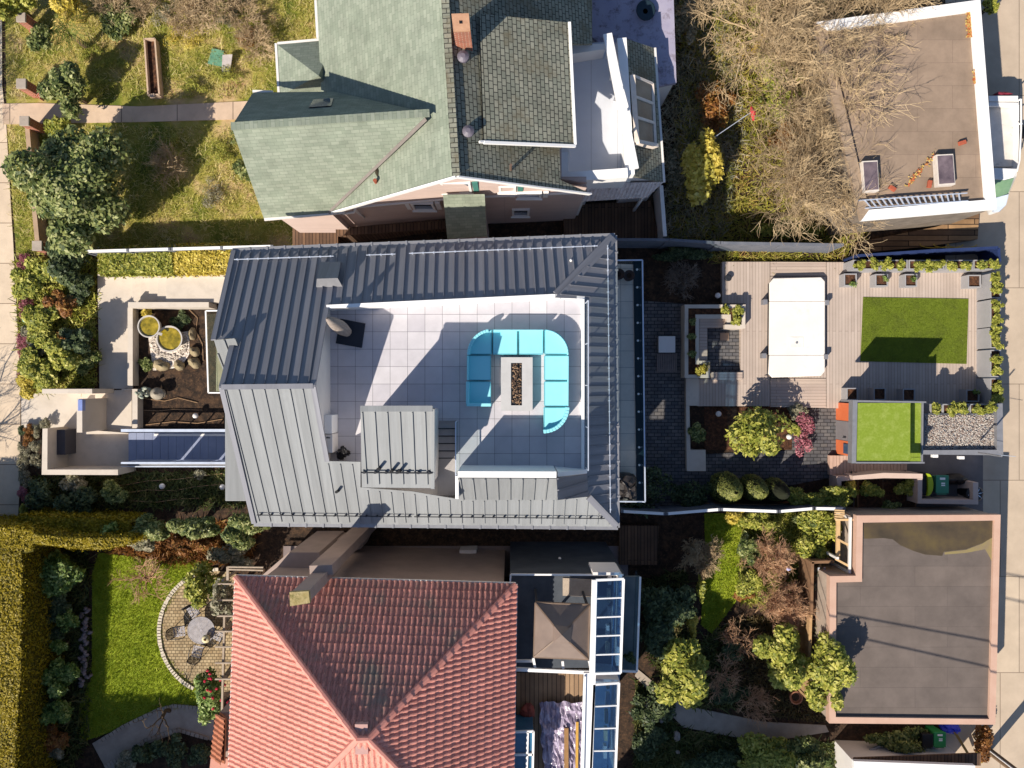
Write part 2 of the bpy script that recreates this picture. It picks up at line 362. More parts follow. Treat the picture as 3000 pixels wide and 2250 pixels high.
def grassmesh(name, polys, n, hmin, hmax, wd, mat, z=.03, loc=(0, 0, 0), lean=.5, mask=None):
    """upright leaning blades scattered over ground polygons (world xy lists)"""
    out = []
    ar = []
    for poly in polys:
        a = 0
        for i in range(len(poly)): p, q = poly[i], poly[(i+1) % len(poly)]; a += p[0]*q[1]-q[0]*p[1]
        ar.append(abs(a)/2)
    for poly, a in zip(polys, ar):
        want = int(n*a/sum(ar)); xy = np.array([(p[0], p[1]) for p in poly]); lo = xy.min(0); hi = xy.max(0); got = []; tot = 0
        while tot < want:
            q = rng.uniform(lo, hi, (want*2, 2)); ins = np.zeros(len(q), bool); j = len(xy)-1
            for i in range(len(xy)):
                c1 = (xy[i, 1] > q[:, 1]) != (xy[j, 1] > q[:, 1]); dy = xy[j, 1]-xy[i, 1]; dy = dy if abs(dy) > 1e-9 else 1e-9
                ins ^= c1 & (q[:, 0] < (xy[j, 0]-xy[i, 0])*(q[:, 1]-xy[i, 1])/dy+xy[i, 0]); j = i
            q = q[ins]
            if mask is not None: q = q[mask(q)]
            got.append(q); tot += len(q)
        out.append(np.concatenate(got)[:want])
    q = np.concatenate(out); m = len(q); an = rng.uniform(0, 2*np.pi, m); h = rng.uniform(hmin, hmax, m)*(.6+.8*rng.uniform(size=m)**2); ww = wd*rng.uniform(.6, 1.4, m)
    c, s = np.cos(an), np.sin(an); tx, ty = rng.normal(0, lean, m)*h, rng.normal(0, lean, m)*h
    b = np.stack([q[:, 0], q[:, 1], np.full(m, z)], 1); ux = np.stack([c*ww, s*ww, np.zeros(m)], 1)
    top = b+np.stack([tx, ty, h], 1); v = np.stack([b-ux, b+ux, top+ux*.35, top-ux*.35], 1).reshape(-1, 3)-np.array(loc)
    return rawmesh(name, v, m, mat, None, loc)
ORD = ["first", "second", "third", "fourth", "fifth", "sixth", "seventh", "eighth", "ninth", "tenth", "eleventh", "twelfth"]
# ------------------------------------------------------------------ material library
BARK = M('bark', [(70, 55, 42), (105, 88, 68)], 6, .9, .5, 30)
TWIG = M('bare_twig', [(136, 114, 86), (204, 180, 142)], 1.3, .85, 0)
TWIGR = M('red_twig', [(164, 122, 94), (214, 176, 138)], 1.5, .85, 0)
TWIGD = M('grey_twig', [(92, 82, 74), (150, 134, 118)], 1.5, .85, 0)
SOIL = M('soil', [(26, 19, 14), (52, 38, 28), (84, 62, 44)], 3.2, .95, .8, 25, grime=((104, 78, 54), 9, .36))
MULCH = M('bark_mulch', [(36, 22, 15), (74, 46, 30), (112, 74, 48)], 7, .95, .9, 30)
LAWN_DRY = M('dry_lawn_soil', [(72, 88, 26), (116, 120, 40), (150, 140, 66), (182, 156, 112), (136, 100, 66)], .5, .95, .8, 30, pos=[.3, .42, .52, .62, .72])
LAWN = M('lawn_soil', [(112, 130, 22), (146, 158, 40)], .8, .95, .7, 40)
SIDEW = BR('sidewalk_concrete', (208, 188, 164), (198, 178, 154), (128, 108, 90), 40, 1.84, .018, 0, rough=.85, bump=.25, var=.10, vsc=1.6, grime=None)
PATHC = BR('path_concrete', (196, 172, 148), (184, 160, 138), (110, 95, 82), 2.55, 40, .02, 0, rough=.85, bump=.25, var=.16)
ALLEY = BR('alley_concrete', (190, 172, 150), (180, 162, 142), (136, 120, 104), 2.9, 4.4, .02, .3, rough=.9, bump=.2, var=.13, vsc=.7)
CONC = M('smooth_concrete', [(196, 184, 170), (202, 190, 176)], 1.0, .8, .08, 40, grime=((186, 174, 160), 1.5, .4))
CONCD = M('old_concrete', [(150, 138, 126), (176, 162, 148)], 2, .9, .3, 40)
PAVER = BR('grey_paver', (104, 100, 98), (78, 78, 82), (34, 34, 36), .31, .16, .014, .5, rough=.8, bump=.5, var=.25, vsc=2)
PAVERB = BR('beige_paver', (176, 156, 122), (146, 124, 92), (84, 70, 50), .17, .14, .012, .5, rough=.85, bump=.5, var=.2)
DECK = BR('deck_boards_down', (184, 168, 156), (172, 156, 144), (124, 108, 98), 6, .14, .007, .4, R(90), .6, .3, .07)
DECKH = BR('deck_boards_across', (184, 166, 152), (172, 154, 142), (124, 108, 98), 6, .14, .007, .4, 0, .6, .3, .07)
OLDDECK = BR('weathered_boards', (112, 86, 66), (86, 66, 52), (30, 22, 18), 4, .15, .012, .4, R(90), .85, .5, .25)
GRAVEL = M('white_pebbles', [(140, 124, 112), (214, 200, 186), (236, 226, 214)], 11, .85, 1.0, 14, pos=[.38, .5, .62])
TURF = M('artificial_turf', [(92, 106, 18), (108, 122, 28)], 14, .9, .8, 90, grime=((82, 92, 22), 1.3, .42))
TURFL = M('pale_artificial_turf', [(122, 142, 36), (136, 156, 52)], 12, .9, .8, 90, grime=((152, 166, 78), 3, .4))
ZINC = SEAM('grey_standing_seam_metal', (132, 134, 135), .40)
ZINC_SHADE = SEAM('shade_toned_seam_metal', (128, 128, 134), .345)  # same metal as ZINC; shade of the slopes facing away darkens its tone
WHITE = M('white_paint', [(232, 230, 228), (238, 236, 234)], 2, .6, .05, 40)
WHITEG = M('offwhite_wall', [(216, 210, 206), (226, 220, 214)], 1.5, .7, .06, 40)
METAL = M('brushed_grey_metal', [(142, 142, 146)], 5, .4, .02, 40, metal=.3)
DARK = M('dark_metal', [(40, 42, 48)], 5, .5, .05, 40)
BLACK = M('black_plastic', [(24, 24, 27)], 5, .5, .05, 40)
ROOFTILE = BR('pale_roof_tile', (194, 190, 194), (180, 176, 182), (104, 102, 106), .6, .6, .007, 0, rough=.7, bump=.15, var=.08, vsc=1.7)
BALTILE = BR('balcony_tile', (226, 214, 198), (216, 204, 190), (140, 134, 130), .62, .66, .008, 0, rough=.7, bump=.15, var=.06, vsc=4)
TURQ = M('turquoise_cushion', [(138, 211, 221), (146, 216, 225)], 1.5, .85, .08, 60)
WIN = M('window_glass', [(40, 58, 84), (60, 84, 112)], .7, .08, 0, spec=1.0)
GLZ = GLASS('clear_glass', (236, 243, 243)); GLB = GLASS('blue_tinted_glass', (150, 180, 205), .6)
STEELW = M('pale_steel_rail', [(206, 214, 228)], 3, .35, .02, 40, metal=.4)
STONE = M('boulder', [(128, 112, 86), (176, 160, 128)], 3, .9, .5, 12, grime=((110, 108, 60), 4, .35))
PLAST = M('grey_planter', [(150, 148, 150), (160, 158, 160)], 2, .6, .05, 40)
L_GRN = LEAF('leaf_green', [(24, 42, 18), (80, 96, 46), (148, 154, 90), (208, 204, 152)])  # palest leaf tones stand in for sun highlights, darkest for shaded gaps
L_YEL = LEAF('leaf_yellowgreen', [(60, 74, 22), (124, 132, 48), (182, 178, 80), (222, 212, 130)])
L_GOLD = LEAF('leaf_golden', [(112, 110, 34), (184, 166, 62), (220, 198, 92), (236, 222, 140)])
L_DRK = LEAF('leaf_dark', [(26, 40, 24), (56, 72, 44), (96, 108, 68), (146, 154, 112)])
L_HEDGE = LEAF('leaf_hedge', [(104, 96, 10), (136, 120, 16), (160, 140, 24), (186, 166, 48)])
L_OLIVE = LEAF('leaf_grey', [(70, 74, 56), (120, 118, 92), (166, 158, 132), (196, 186, 162)])
L_HEATH = LEAF('heather_pink', [(96, 50, 60), (154, 84, 98), (188, 120, 130), (120, 96, 70)])
L_RED = LEAF('leaf_russet', [(72, 48, 24), (126, 78, 36), (160, 112, 58), (136, 132, 60)])
L_CONE = LEAF('leaf_conifer', [(44, 54, 22), (92, 100, 42), (136, 138, 70), (170, 164, 98)], .2)
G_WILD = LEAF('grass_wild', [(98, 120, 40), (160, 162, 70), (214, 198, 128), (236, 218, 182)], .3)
G_LAWN = LEAF('grass_lawn', [(92, 118, 14), (150, 164, 34), (204, 204, 90)], .3)
L_CAM = LEAF('leaf_camellia', [(30, 56, 22), (84, 112, 44), (150, 168, 90), (190, 200, 140)])

# ------------------------------------------------------------------ setting
def sheet(name, pts, mat, z=None, kind='structure', t=.12):
    mb = MB(); mb._slab(pts, t, 0, None); return struct(mb.build(name, mat), kind)
mb = MB(); mb.face([(-300, -300, 0), (300, -300, 0), (300, 300, 0), (-300, 300, 0)]); struct(mb.build('ground', SOIL, loc=(0, 0, 0)))
sheet('sidewalk', PP(S_, [(-900, -800), (2, -800), (6, 250), (18, 362), (32, 610), (38, 700), (60, 1134), (58, 1423), (52, 1530), (40, 3000), (-900, 3000)], .05), SIDEW)
LN = PP(S_, [(10, -300), (960, -300), (980, 330), (900, 735), (300, 745), (48, 748), (20, 362)], .02); sheet('lawn', LN, LAWN_DRY)
sheet('path', PP(C1, [(14, 672), (250, 668), (900, 690), (1900, 640), (1850, 765), (900, 790), (250, 800), (20, 806)], .06), PATHC)
sheet('alley', PP(S_, [(2770, -900), (3900, -900), (3900, 3200), (2770, 3200)], .03), ALLEY)
LS = PP(E1, [(600, 350), (1000, 400), (1290, 400), (1100, 560), (980, 760), (1000, 950), (1100, 1080), (1230, 1180), (1220, 1290), (1000, 1300), (700, 1430), (500, 1500), (480, 1290), (560, 1100), (560, 480)], .03); sheet('lawn', LS, LAWN)
LB = PP(F1, [(420, 200), (840, 200), (800, 700), (760, 1150), (500, 1500), (380, 1400), (430, 700)], .03); sheet('lawn', LB, LAWN)
sheet('path', PP(E1, [(640, 1659), (560, 1510), (720, 1420), (960, 1300), (1060, 1285), (1300, 1290), (1300, 1500), (1120, 1430), (900, 1510), (700, 1600), (720, 1700)], .04), CONCD)
sheet('path', PP(E4, [(210, 1200), (370, 1290), (640, 1345), (800, 1380), (1180, 1400), (1200, 1440), (830, 1500), (620, 1470), (310, 1410), (200, 1290), (20, 1100), (40, 1060)], .05), CONCD)
a = P(E1(1330, 830), .05); rr = (E1(1330, 830)[0]-E1(980, 830)[0])*36/F
mb = MB(); pp = [Vector((a.x+rr*math.cos(t), a.y+rr*1.05*math.sin(t), .05)) for t in [R(k) for k in range(60, 301, 8)]]+[Vector((a.x+1.5, a.y-rr*.9, .05)), Vector((a.x+1.5, a.y+rr*.9, .05))]
mb._slab(pp, .12, 0, None); struct(mb.build('patio', PAVERB))
mb = MB(); g = random.Random(3)
for k in range(56):                                   # kerb stones round the patio's edge
    t = R(92+k*2.75)
    if t > R(245): break
    q = Vector((a.x+(rr+.08)*math.cos(t), a.y+(rr+.08)*1.05*math.sin(t), .06)); d = Vector((-math.sin(t), math.cos(t), 0))
    mb.beam(q-d*.085, q+d*.085, .16+g.uniform(-.02, .02), .12)
struct(mb.build('kerb', M('pale_kerb_stone', [(190, 178, 160), (214, 202, 184)], 5, .9, .3, 30)))
sheet('paved_patio', PP(S_, [(1870, 880), (2008, 890), (2012, 1195), (2020, 1310), (2065, 1330), (2300, 1320), (2350, 1190), (2470, 1190), (2480, 1330), (2430, 1400), (2012, 1480), (1870, 1480)], .04), PAVER)
sheet('driveway', PP(S_, [(2500, 1330), (2880, 1330), (2880, 1560), (2500, 1560)], .05), M('dark_driveway', [(96, 90, 90), (120, 112, 110)], .9, .9, .3, 50))
ZD = .3
DK = [('timber_deck', DECK, [(2116, 767), (2255, 767), (2255, 1190), (2046, 1190), (2046, 1110), (2170, 1108), (2170, 960), (2184, 960), (2184, 889), (2116, 889)]),
      ('timber_deck', DECKH, [(2257, 767), (2420, 768), (2420, 808), (2257, 808)]), ('timber_deck', DECKH, [(2257, 1109), (2420, 1109), (2420, 1195), (2257, 1192)]),
      ('timber_deck', DECK, [(2422, 768), (2875, 768), (2875, 1200), (2422, 1196)]), ('timber_deck', DECK, [(2257, 810), (2420, 810), (2420, 1107), (2257, 1107)])]
for nm, mt, pl in DK: sheet(nm, PP(S_, pl, ZD), mt, t=.28)
mb = MB(); mb.face(rect(S_, 2064, 1192, 2320, 1318, .06)); mb.face(rect(S_, 2360, 880, 2362, 881, .05)); struct(mb.build('garden_bed', MULCH))
mb = MB(); mb.face(rect(D1, 838, 430, 1360, 1145, .05)); mb.face(PP(D1, [(120, 1430), (1480, 1400), (1600, 1660), (180, 1660)], .03)); struct(mb.build('garden_bed', SOIL))
mb = MB(); mb.face(PP(D1, [(85, 120), (600, 110), (600, 910), (250, 915), (120, 960)], .03)); struct(mb.build('garden_bed', MULCH))
mb = MB(); mb.face(PP(D1, [(900, 590), (1150, 560), (1150, 700), (1100, 780), (930, 800)], .07)); struct(mb.build('gravel', GRAVEL), 'stuff')
# grass
wn = lambda q: rng.uniform(size=len(q)) < .35+.65*(np.sin(q[:, 0]*1.3+np.sin(q[:, 1]*1.9)*1.4)*np.sin(q[:, 1]*1.1+q[:, 0]*.6)*.5+.5)
PATHY = lambda q: wn(q) & ~((np.abs(q[:, 1]-(1125-330)*H/F+.0) < .62) & (q[:, 0] > -24))
struct(grassmesh('wild_grass', [LN], 70000, .04, .2, .013, G_WILD, .02, lean=.9, mask=PATHY), 'stuff')
struct(grassmesh('lawn_grass', [LS, LB], 36000, .03, .12, .012, G_LAWN, .03, lean=.6), 'stuff')
# ------------------------------------------------------------------ main house
def PL(a, b, c):
    n = (Vector(b)-Vector(a)).cross(Vector(c)-Vector(a)).normalized(); a = Vector(a)
    def f(K, x, y):
        d = Vector(((K(x, y)[0]-1500)/F, (1125-K(x, y)[1])/F, -1)); o = Vector((0, 0, H)); return o+d*((a-o).dot(n)/d.dot(n))
    return f
def on(pl, pts, K=S_): return [pl(K, x, y) for x, y in pts]
def roofpoly(mb, poly, t=.14, m=0, ms=None): mb._slab(poly, t, m, ms)
ZE, ZR, ZK = 8.0, 11.5, 8.9
RW, RE = P((650, 1134), ZR), P((918, 1131), ZR)
plN = PL(P((685, 735), ZE), P((1800, 692), ZE), (RW+RE)/2); plS = PL(P((745, 1533), ZE), P((1808, 1543), ZE), (RW+RE)/2)
plE = PL(P((1800, 692), ZE), P((1808, 1543), ZE), P((1714, 1130), 8.95))
HS = thing('modern_house', 'large modern house with a grey standing seam metal roof around an open roof deck', 'house', (-2.7, 0, 0))
N_poly = on(plN, [(685, 735), (1800, 692), (1626, 871), (957, 903), (918, 1131), (650, 1134), (686, 990), (626, 996)])
S_poly = on(plS, [(650, 1134), (918, 1131), (959, 1351), (1056, 1353), (1056, 1428), (1208, 1440), (1338, 1462), (1723, 1456), (1808, 1543), (745, 1533)])
E_poly = on(plE, [(1800, 692), (1808, 1543), (1723, 1456), (1716, 1386), (1713, 876), (1626, 871)])
def slope(name, poly, mat, sp, du=None, off=.5, trim=.1, hh=.05):
    mb = MB(); roofpoly(mb, poly,   .12); seams(mb, poly, sp, .022, hh, 0, du, off, trim); return mb.build(name, mat, HS)
slope('roof', N_poly, ZINC_SHADE, .345, hh=.05); slope('roof', S_poly, ZINC, .40, hh=.04); slope('roof', E_poly, ZINC_SHADE, .345, hh=.045)
mb = MB()                                                   # small gable at the north-west corner
q = [P((627, 997), 10.74), P((690, 991), 10.74)]; lo = [Vector((q[0].x, q[0].y-2.3, 8.86)), Vector((q[1].x, q[1].y-2.3, 8.86))]
roofpoly(mb, [q[0], q[1], lo[1], lo[0]], .12); seams(mb, [q[0], q[1], lo[1], lo[0]], .36); mb.build('roof', ZINC, HS)
for a, b in ((RW, RE), (N_poly[0], N_poly[7]), (N_poly[6], RW), (RE, N_poly[3]), (RW, S_poly[9]), (RE, S_poly[2])): mb = MB(); mb.beam(a+Z*.03, b+Z*.03, .16, .06); mb.build('verge_trim', ZINC_SHADE, HS)
mb = MB(); mb.beam(plN(S_, 1632, 865)+Z*.04, plN(S_, 1796, 696)+Z*.04, .34, .05); mb.build('ridge_cap', ZINC_SHADE, HS); mb = MB(); mb.beam(plE(S_, 1724, 1456)+Z*.04, plE(S_, 1806, 1541)+Z*.04, .22, .05)
mb.build('ridge_cap', ZINC_SHADE, HS)
def rim(a, b, w=.13, h=.12, m=METAL, nm='gutter'):
    mb = MB(); mb.beam(a, b, w, h); g = 16; d = (b-a)
    for k in range(1, int(d.length/.62)): c = a+d*(k*.62/d.length)+Z*.075; mb.beam(c-d.normalized()*.03, c+d.normalized()*.03, .15, .03)
    return mb.build(nm, m, HS)
rim(P((683, 732), 7.93), P((1801, 689), 7.93)); rim(P((745, 1536), 7.93), P((1810, 1546), 7.93)); rim(P((1803, 690), 7.93), P((1811, 1545), 7.93), .1)
def guard(pl, a, b, nm='snow_guard', m=STEELW):
    mb = MB(); p, q = pl(S_, *a)+Z*.14, pl(S_, *b)+Z*.14; mb.tube([p, q], .018, 6); n = int((q-p).length/.38)
    for k in range(n+1): c = p.lerp(q, (k+.3)/(n+.6)); mb.beam(c-Z*.14, c+Z*.02, .05, .05)
    mb.build(nm, m, HS)
guard(plN, (690, 762), (980, 752)); guard(plN, (1075, 749), (1160, 746)); guard(plN, (1200, 744), (1750, 722))
guard(plS, (756, 1507), (1208, 1512), m=DARK); guard(plS, (1215, 1512), (1770, 1517), m=DARK); guard(plE, (1779, 720), (1787, 1500)); 
# walls under the roofs
mb = MB(); mb.box(-8.75, 3.4, -4.75, 4.5, 0, 7.9)
def gable_(x0, x1, y0, y1, zt, zb):
    mb.prism([Vector((x0, y0, zb)), Vector((x1, y0, zb)), Vector((x1, y1, zb)), Vector((x0, y1, zb))], zb-.02)
zN = lambda y: ZR-.16-(y-RW.y)*(ZR-ZE)/(4.74-RW.y); zS = lambda y: ZR-.16-(RW.y-y)*(ZR-ZE)/(RW.y+4.96)
for x0, x1 in ((-8.7, -8.5), (-6.4, -6.26)):                # west gable wall and the white wall over the deck
    ys = [-4.6, RW.y, 4.4] if x0 < -8 else [-3.3, RW.y, 2.95]
    fr = [Vector((x0, ys[0], 7.9)), Vector((x0, ys[0], zS(ys[0]))), Vector((x0, ys[1], ZR-.16)), Vector((x0, ys[2], zN(ys[2]))), Vector((x0, ys[2], 7.9))]
    bk = [Vector((x1, p.y, p.z)) for p in fr]; n = len(mb.v); mb.v += [tuple(p) for p in fr+bk]
    mb.f += [(n, n+1, n+2, n+3, n+4), (n+9, n+8, n+7, n+6, n+5)]; mb.m += [0, 0]
    for i in range(5): j = (i+1) % 5; mb.f.append((n+i, n+5+i, n+5+j, n+j)); mb.m.append(0)
mb.build('wall', WHITEG, HS)
# roof deck floor with the stair recess cut out, deck walls
yS, yN = P((1500, 1368), ZK).y, P((1500, 880), ZK).y+.1
xs0, xs1 = P((1275, 0), ZK).x, P((1337, 0), ZK).x; ys0 = P((0, 1232), ZK).y; ys1 = P((0, 1462), ZK).y
mb = MB(); xE = P((1716, 0), ZK).x
for x0, x1, y0, y1 in ((-6.3, xs0, -3.1, yN), (xs0, xs1, ys0, yN), (xs1, xE, yS-.12, yN)): mb.box(x0, x1, y0, y1, 8.6, ZK)
mb.build('deck_floor', ROOFTILE, HS)
mb = MB()                                                   # white parapets: north (falling along the hip), curb east, south wall
def wallrun(a, b, zb, t, m=0):
    d = Vector((b.x-a.x, b.y-a.y, 0)).normalized(); s = Vector((-d.y, d.x, 0))*t; pts = [a, b, b+s, a+s]
    mb.prism(pts, zb, m, None, [Vector((p.x, p.y, zb)) for p in pts])
n0, n1, n2 = plN(S_, 957, 904)+Z*.03, plN(S_, 1626, 872)+Z*.03, plE(S_, 1713, 877)+Z*.05
wallrun(n0, n1, 8.6, .12); wallrun(n1, n2, 8.6, .12)
wallrun(Vector((xE-.06, yS-.1, 9.05)), Vector((xE-.06, n2.y, 9.05)), 8.6, .1)
w0, w1 = P((1341, 1383), 10.8), P((1630, 1384), 10.8); wallrun(P((1341, 1399), 10.8), P((1630, 1400), 10.8), 8.6, .2)
wallrun(P((1634, 1397), 10.75), P((1720, 1387), 9.05), 8.6, .14)
wallrun(P((1343, 1462), 10.0), P((1343, 1396), 10.8), 7.6, .1)
mb.build('parapet', WHITE, HS)
mb = MB(); dp = [P((1341, 1401), 10.82), P((1630, 1402), 10.82), P((1634, 1465), 8.98), P((1341, 1464), 8.98)]
roofpoly(mb, dp, .1); seams(mb, dp, .4); mb.build('dormer_roof', ZINC, HS)
mb = MB(); de = [P((1631, 1400), 10.8), P((1719, 1388), 9.0), P((1724, 1455), 8.98)]; pd = PL(*de); de = [de[0], de[1], de[2], pd(S_, 1634, 1465)]
roofpoly(mb, de, .1); seams(mb, de, .36, hh=.06) if False else seams(mb, de, .36, .025, .06); mb.build('dormer_roof', ZINC_SHADE, HS)
# stair recess and steps
mb = MB(); mb.box(xs0, xs1, ys1, ys0, 7.6, 8.05)
for k in range(5): mb.box(xs0, xs1, ys0-.27*(k+1), ys0-.27*k, 7.6, ZK-.15*(k+1))
mb.build('stair', M('stair_grey', [(150, 146, 146), (164, 160, 160)], 2, .7), HS)
mb = MB()
for k in range(5): mb.box(xs0, xs1, ys0-.27*(k+1)-.035, ys0-.27*(k+1)-.002, ZK-.15*(k+2), ZK-.15*(k+1)+.01)
mb.build('stair_nosing', DARK, HS)
# stair enclosure
ez = 11.9; e0, e1, e2, e3 = P((1056, 1197), ez), P((1268, 1197), ez), P((1268, 1430), 10.95), P((1060, 1428), 10.95)
mb = MB(); mb.prism([e0+Vector((.1, -.1, -.15)), e1+Vector((-.1, -.1, -.15)), e2+Vector((-.1, .05, -.15)), e3+Vector((.1, .05, -.15))], 8.2); mb.build('stair_enclosure', WHITEG, HS)
mb = MB(); ep = [e0, e1, e2, e3]; roofpoly(mb, ep, .14); seams(mb, ep, .385, .025, .045, off=.45, trim=.12)
mb.beam(e0+Z*.02, e1+Z*.02, .18, .1); mb.beam(e1+Z*.02, e2+Z*.02, .12, .1); mb.build('enclosure_roof', ZINC, HS)
mb = MB(); p, q = e0.lerp(e3, .8)+Z*.1, e1.lerp(e2, .8)+Z*.1; mb.tube([p, q], .025, 6)
for k in range(7): c = p.lerp(q, (k+.3)/6.6); mb.beam(c-Z*.1, c+Z*.03, .07, .07)
mb.build('snow_guard', DARK, HS)
# roof vent box, vent pipes
mb = MB(); v0 = on(plN, [(940, 768), (1000, 768), (998, 820), (938, 822)]); mb.prism([p+Z*.1 for p in v0[:2]]+[p+Z*.45 for p in v0[2:]], 8, 0, None, [p-Z*.1 for p in v0])
mb.build('roof_vent', ZINC_SHADE, HS)
mb = MB(); v1 = [v0[3]+Z*.47, v0[2]+Z*.47]; mb.slab([v1[0], v1[1], v1[1]+Vector((.1, -.26, -.3)), v1[0]+Vector((-.1, -.26, -.3))], .04); mb.build('vent_flashing', METAL, HS)
for x, y in ((991, 1438), (1112, 1372), (1150, 1378), (1172, 1380)):
    mb = MB(); c = plS(S_, x, y) if x < 1050 else P((x, y), 11.2); mb.tube([c-Z*.1, c+Z*.32], .05, 8); mb.build('vent_pipe', BLACK, HS)
mb = MB(); c = P((1672, 764), 8.6); mb.ball(c+Z*.1, .05); mb.build('roof_light', WHITE, HS)
# glass rails on the deck: stair sides, east edge, south-east corner
def glassrail(pts, h, capm, nm='glass_railing', w=.035, cols=None):
    mb = MB()
    for a, b in zip(pts[:-1], pts[1:]):
        mb.beam(a+Z*(h/2), b+Z*(h/2), .02, h, 0); mb.beam(a+Z*(h+.015), b+Z*(h+.015), w, .03, 1); n = max(1, round((b-a).length/1.5))
        for k in range(n+1): c = a.lerp(b, k/n); mb.beam(c, c+Z*h, .03, .03, 1)
    return mb.build(nm, [GLZ, capm], HS)
glassrail([Vector((xs1+.05, ys1+.9, ZK)), Vector((xs1+.05, ys0, ZK))], 1.0, STEELW)
glassrail([Vector((xE-.02, yS, 9.05)), Vector((xE-.02, n2.y-.15, 9.05))], .95, STEELW)
# white cabinet by the west deck wall
t = thing('storage_cabinet', 'long white cabinet with a tap, against the west wall of the roof deck', 'cabinet', P((965, 1270), ZK))
mb = MB(); mb.pbox(D2, 829, 1272, 882, 1400, ZK+.9, ZK); mb.build('door', WHITE, t, bevel=.01)
mb = MB(); mb.pbox(D2, 836, 1404, 886, 1532, ZK+.86, ZK); mb.build('cabinet', WHITEG, t, bevel=.01)
mb = MB(); c = P(D2(855, 1425), ZK+.88); mb.tube([c, c+Z*.2, c+Z*.22+Vector((.12, 0, 0))], .02, 6); mb.build('tap', DARK, t)
# west glass balcony
mb = MB(); mb.box(-12.0, -8.75, -.3, 2.85, 3.9, 4.1); mb.build('balcony_floor', M('sandy_floor', [(150, 142, 112), (168, 158, 128)], 2, .7, .05), HS)
mb = MB(); r0 = PP(D1, [(1350, 436), (1250, 437), (1266, 935), (1352, 935)], 5.1)
for a, b in zip(r0[:-1], r0[1:]): mb.beam(a-Z*.5, b-Z*.5, .02, 1.0, 0); mb.beam(a, b, .05, .05, 1)
mb.build('glass_railing', [GLZ, WHITE], HS)
mb = MB(); mb.prism(PP(D1, [(1366, 1062), (1480, 1062), (1520, 1592), (1368, 1592)], 6.6), 0); mb.build('bay', ZINC, HS, bevel=.02)
# east balcony: slab, planter trough, rail
mb = MB(); ZB = 4.6; mb.prism(PP(S_, [(1740, 770), (1862, 775), (1872, 1462), (1740, 1464)], ZB), 4.3); mb.build('balcony_floor', BALTILE, HS)
mb = MB(); mb.prism(PP(S_, [(1855, 762), (1880, 762), (1889, 1468), (1866, 1468)], ZB+.05), 4.2)
for k in range(13):
    c = P((1866+k*.6, 790+k*52), ZB+.06); mb.lathe(c, [(.045, 0), (.045, .06)], 8, 1)
mb.build('balcony_gutter', [M('dark_slot_drain', [(20, 38, 46)], 3, .3), WHITE], HS)
r0 = [P(p, 5.65) for p in ((1800, 763), (1882, 762), (1890, 1470), (1806, 1469))]
mb = MB()
for a, b in zip(r0[:-1], r0[1:]): mb.beam(a-Z*.52, b-Z*.52, .02, 1.0, 0); mb.beam(a, b, .05, .06, 1)
mb.build('glass_railing', [GLZ, STEELW], HS)
mb = MB(); mb.box(3.42, 3.46, -3.9, 3.9, 4.7, 6.9); mb.build('window', WIN, HS)

# ------------------------------------------------------------------ things on the roof deck
SF = thing('sectional_sofa', 'curved turquoise sectional sofa wrapped around the fire table on the roof deck', 'sofa', P((1515, 1080), ZK))
PIPE = M('darker_piping', [(92, 178, 190)], 3, .85)
def seat(pts, zt=ZK+.42, nm='seat_cushion', zb=ZK+.04, bev=.03):
    mb = MB(); c = sum((Vector(p) for p in pts), Vector())/len(pts); q = [c+(Vector(p)-c)*.98 for p in pts]; mb.prism(q, zb); o = mb.build(nm, TURQ, SF, bevel=bev); mb = MB(); q = [c+(p-c)*.985 for p in q]; mb.tube([p+Z*.004 for p in q+[q[0], q[0].lerp(q[1], .05)]], .012, 5); mb.build('piping', PIPE, o); return o
sz = ZK+.42
for x0, y0, x1, y1 in ((392, 632, 566, 806), (396, 452, 566, 628), (576, 272, 750, 448), (756, 272, 930, 448), (934, 452, 1108, 628), (934, 632, 1106, 808)): seat(rect(D3, x0, y0, x1, y1, sz))
def arc(cx, cy, rx, ry, a0, a1, n=12): return [(cx+rx*math.cos(R(a0+(a1-a0)*k/n)), cy+ry*math.sin(R(a0+(a1-a0)*k/n))) for k in range(n+1)]
seat(PP(D3, [(572, 448)]+arc(572, 448, 172, 176, 180, 270), sz)); seat(PP(D3, [(934, 448)]+arc(934, 448, 174, 176, 270, 360), sz))
seat(PP(D3, [(930, 812)]+arc(930, 812, 178, 176, 0, 90), sz))
def back(path, wpx, zt=ZK+.66):
    mb = MB(); pts = PP(D3, path, zt)
    for a, b in zip(pts[:-1], pts[1:]): mb.beam(a-Z*.3, b-Z*.3, wpx*.422*.0117, .62)
    mb.build('backrest', TURQ, SF, bevel=.02)
back([(402, 790), (402, 636)], 22); back([(396, 796), (566, 796)], 22); back([(402, 625), (404, 455)], 10)
back(arc(572, 448, 164, 170, 180, 262), 20); back([(585, 277), (930, 277)], 8); back(arc(934, 448, 166, 170, 275, 360), 10); back([(1102, 455), (1100, 805)], 8); back(arc(930, 812, 168, 170, 0, 90), 26)
FT = thing('fire_table', 'grey concrete fire table with a pebble trough, inside the turquoise sofa', 'fire table', P(D3(745, 650), ZK))
mb = MB(); zt = ZK+.4
for x0, y0, x1, y1 in ((634, 466, 704, 838), (780, 466, 854, 838), (704, 466, 780, 505), (704, 800, 780, 838)): mb.pbox(D3, x0, y0, x1, y1, zt, ZK+.02)
mb.build('table_top', M('grey_cast_concrete', [(176, 174, 172), (188, 186, 184)], 2, .8, .06, 40), FT)
mb = MB(); mb.pbox(D3, 702, 503, 782, 802, zt-.06, ZK+.1); mb.build('burner_tray', DARK, FT)
mb = MB(); g = random.Random(5)
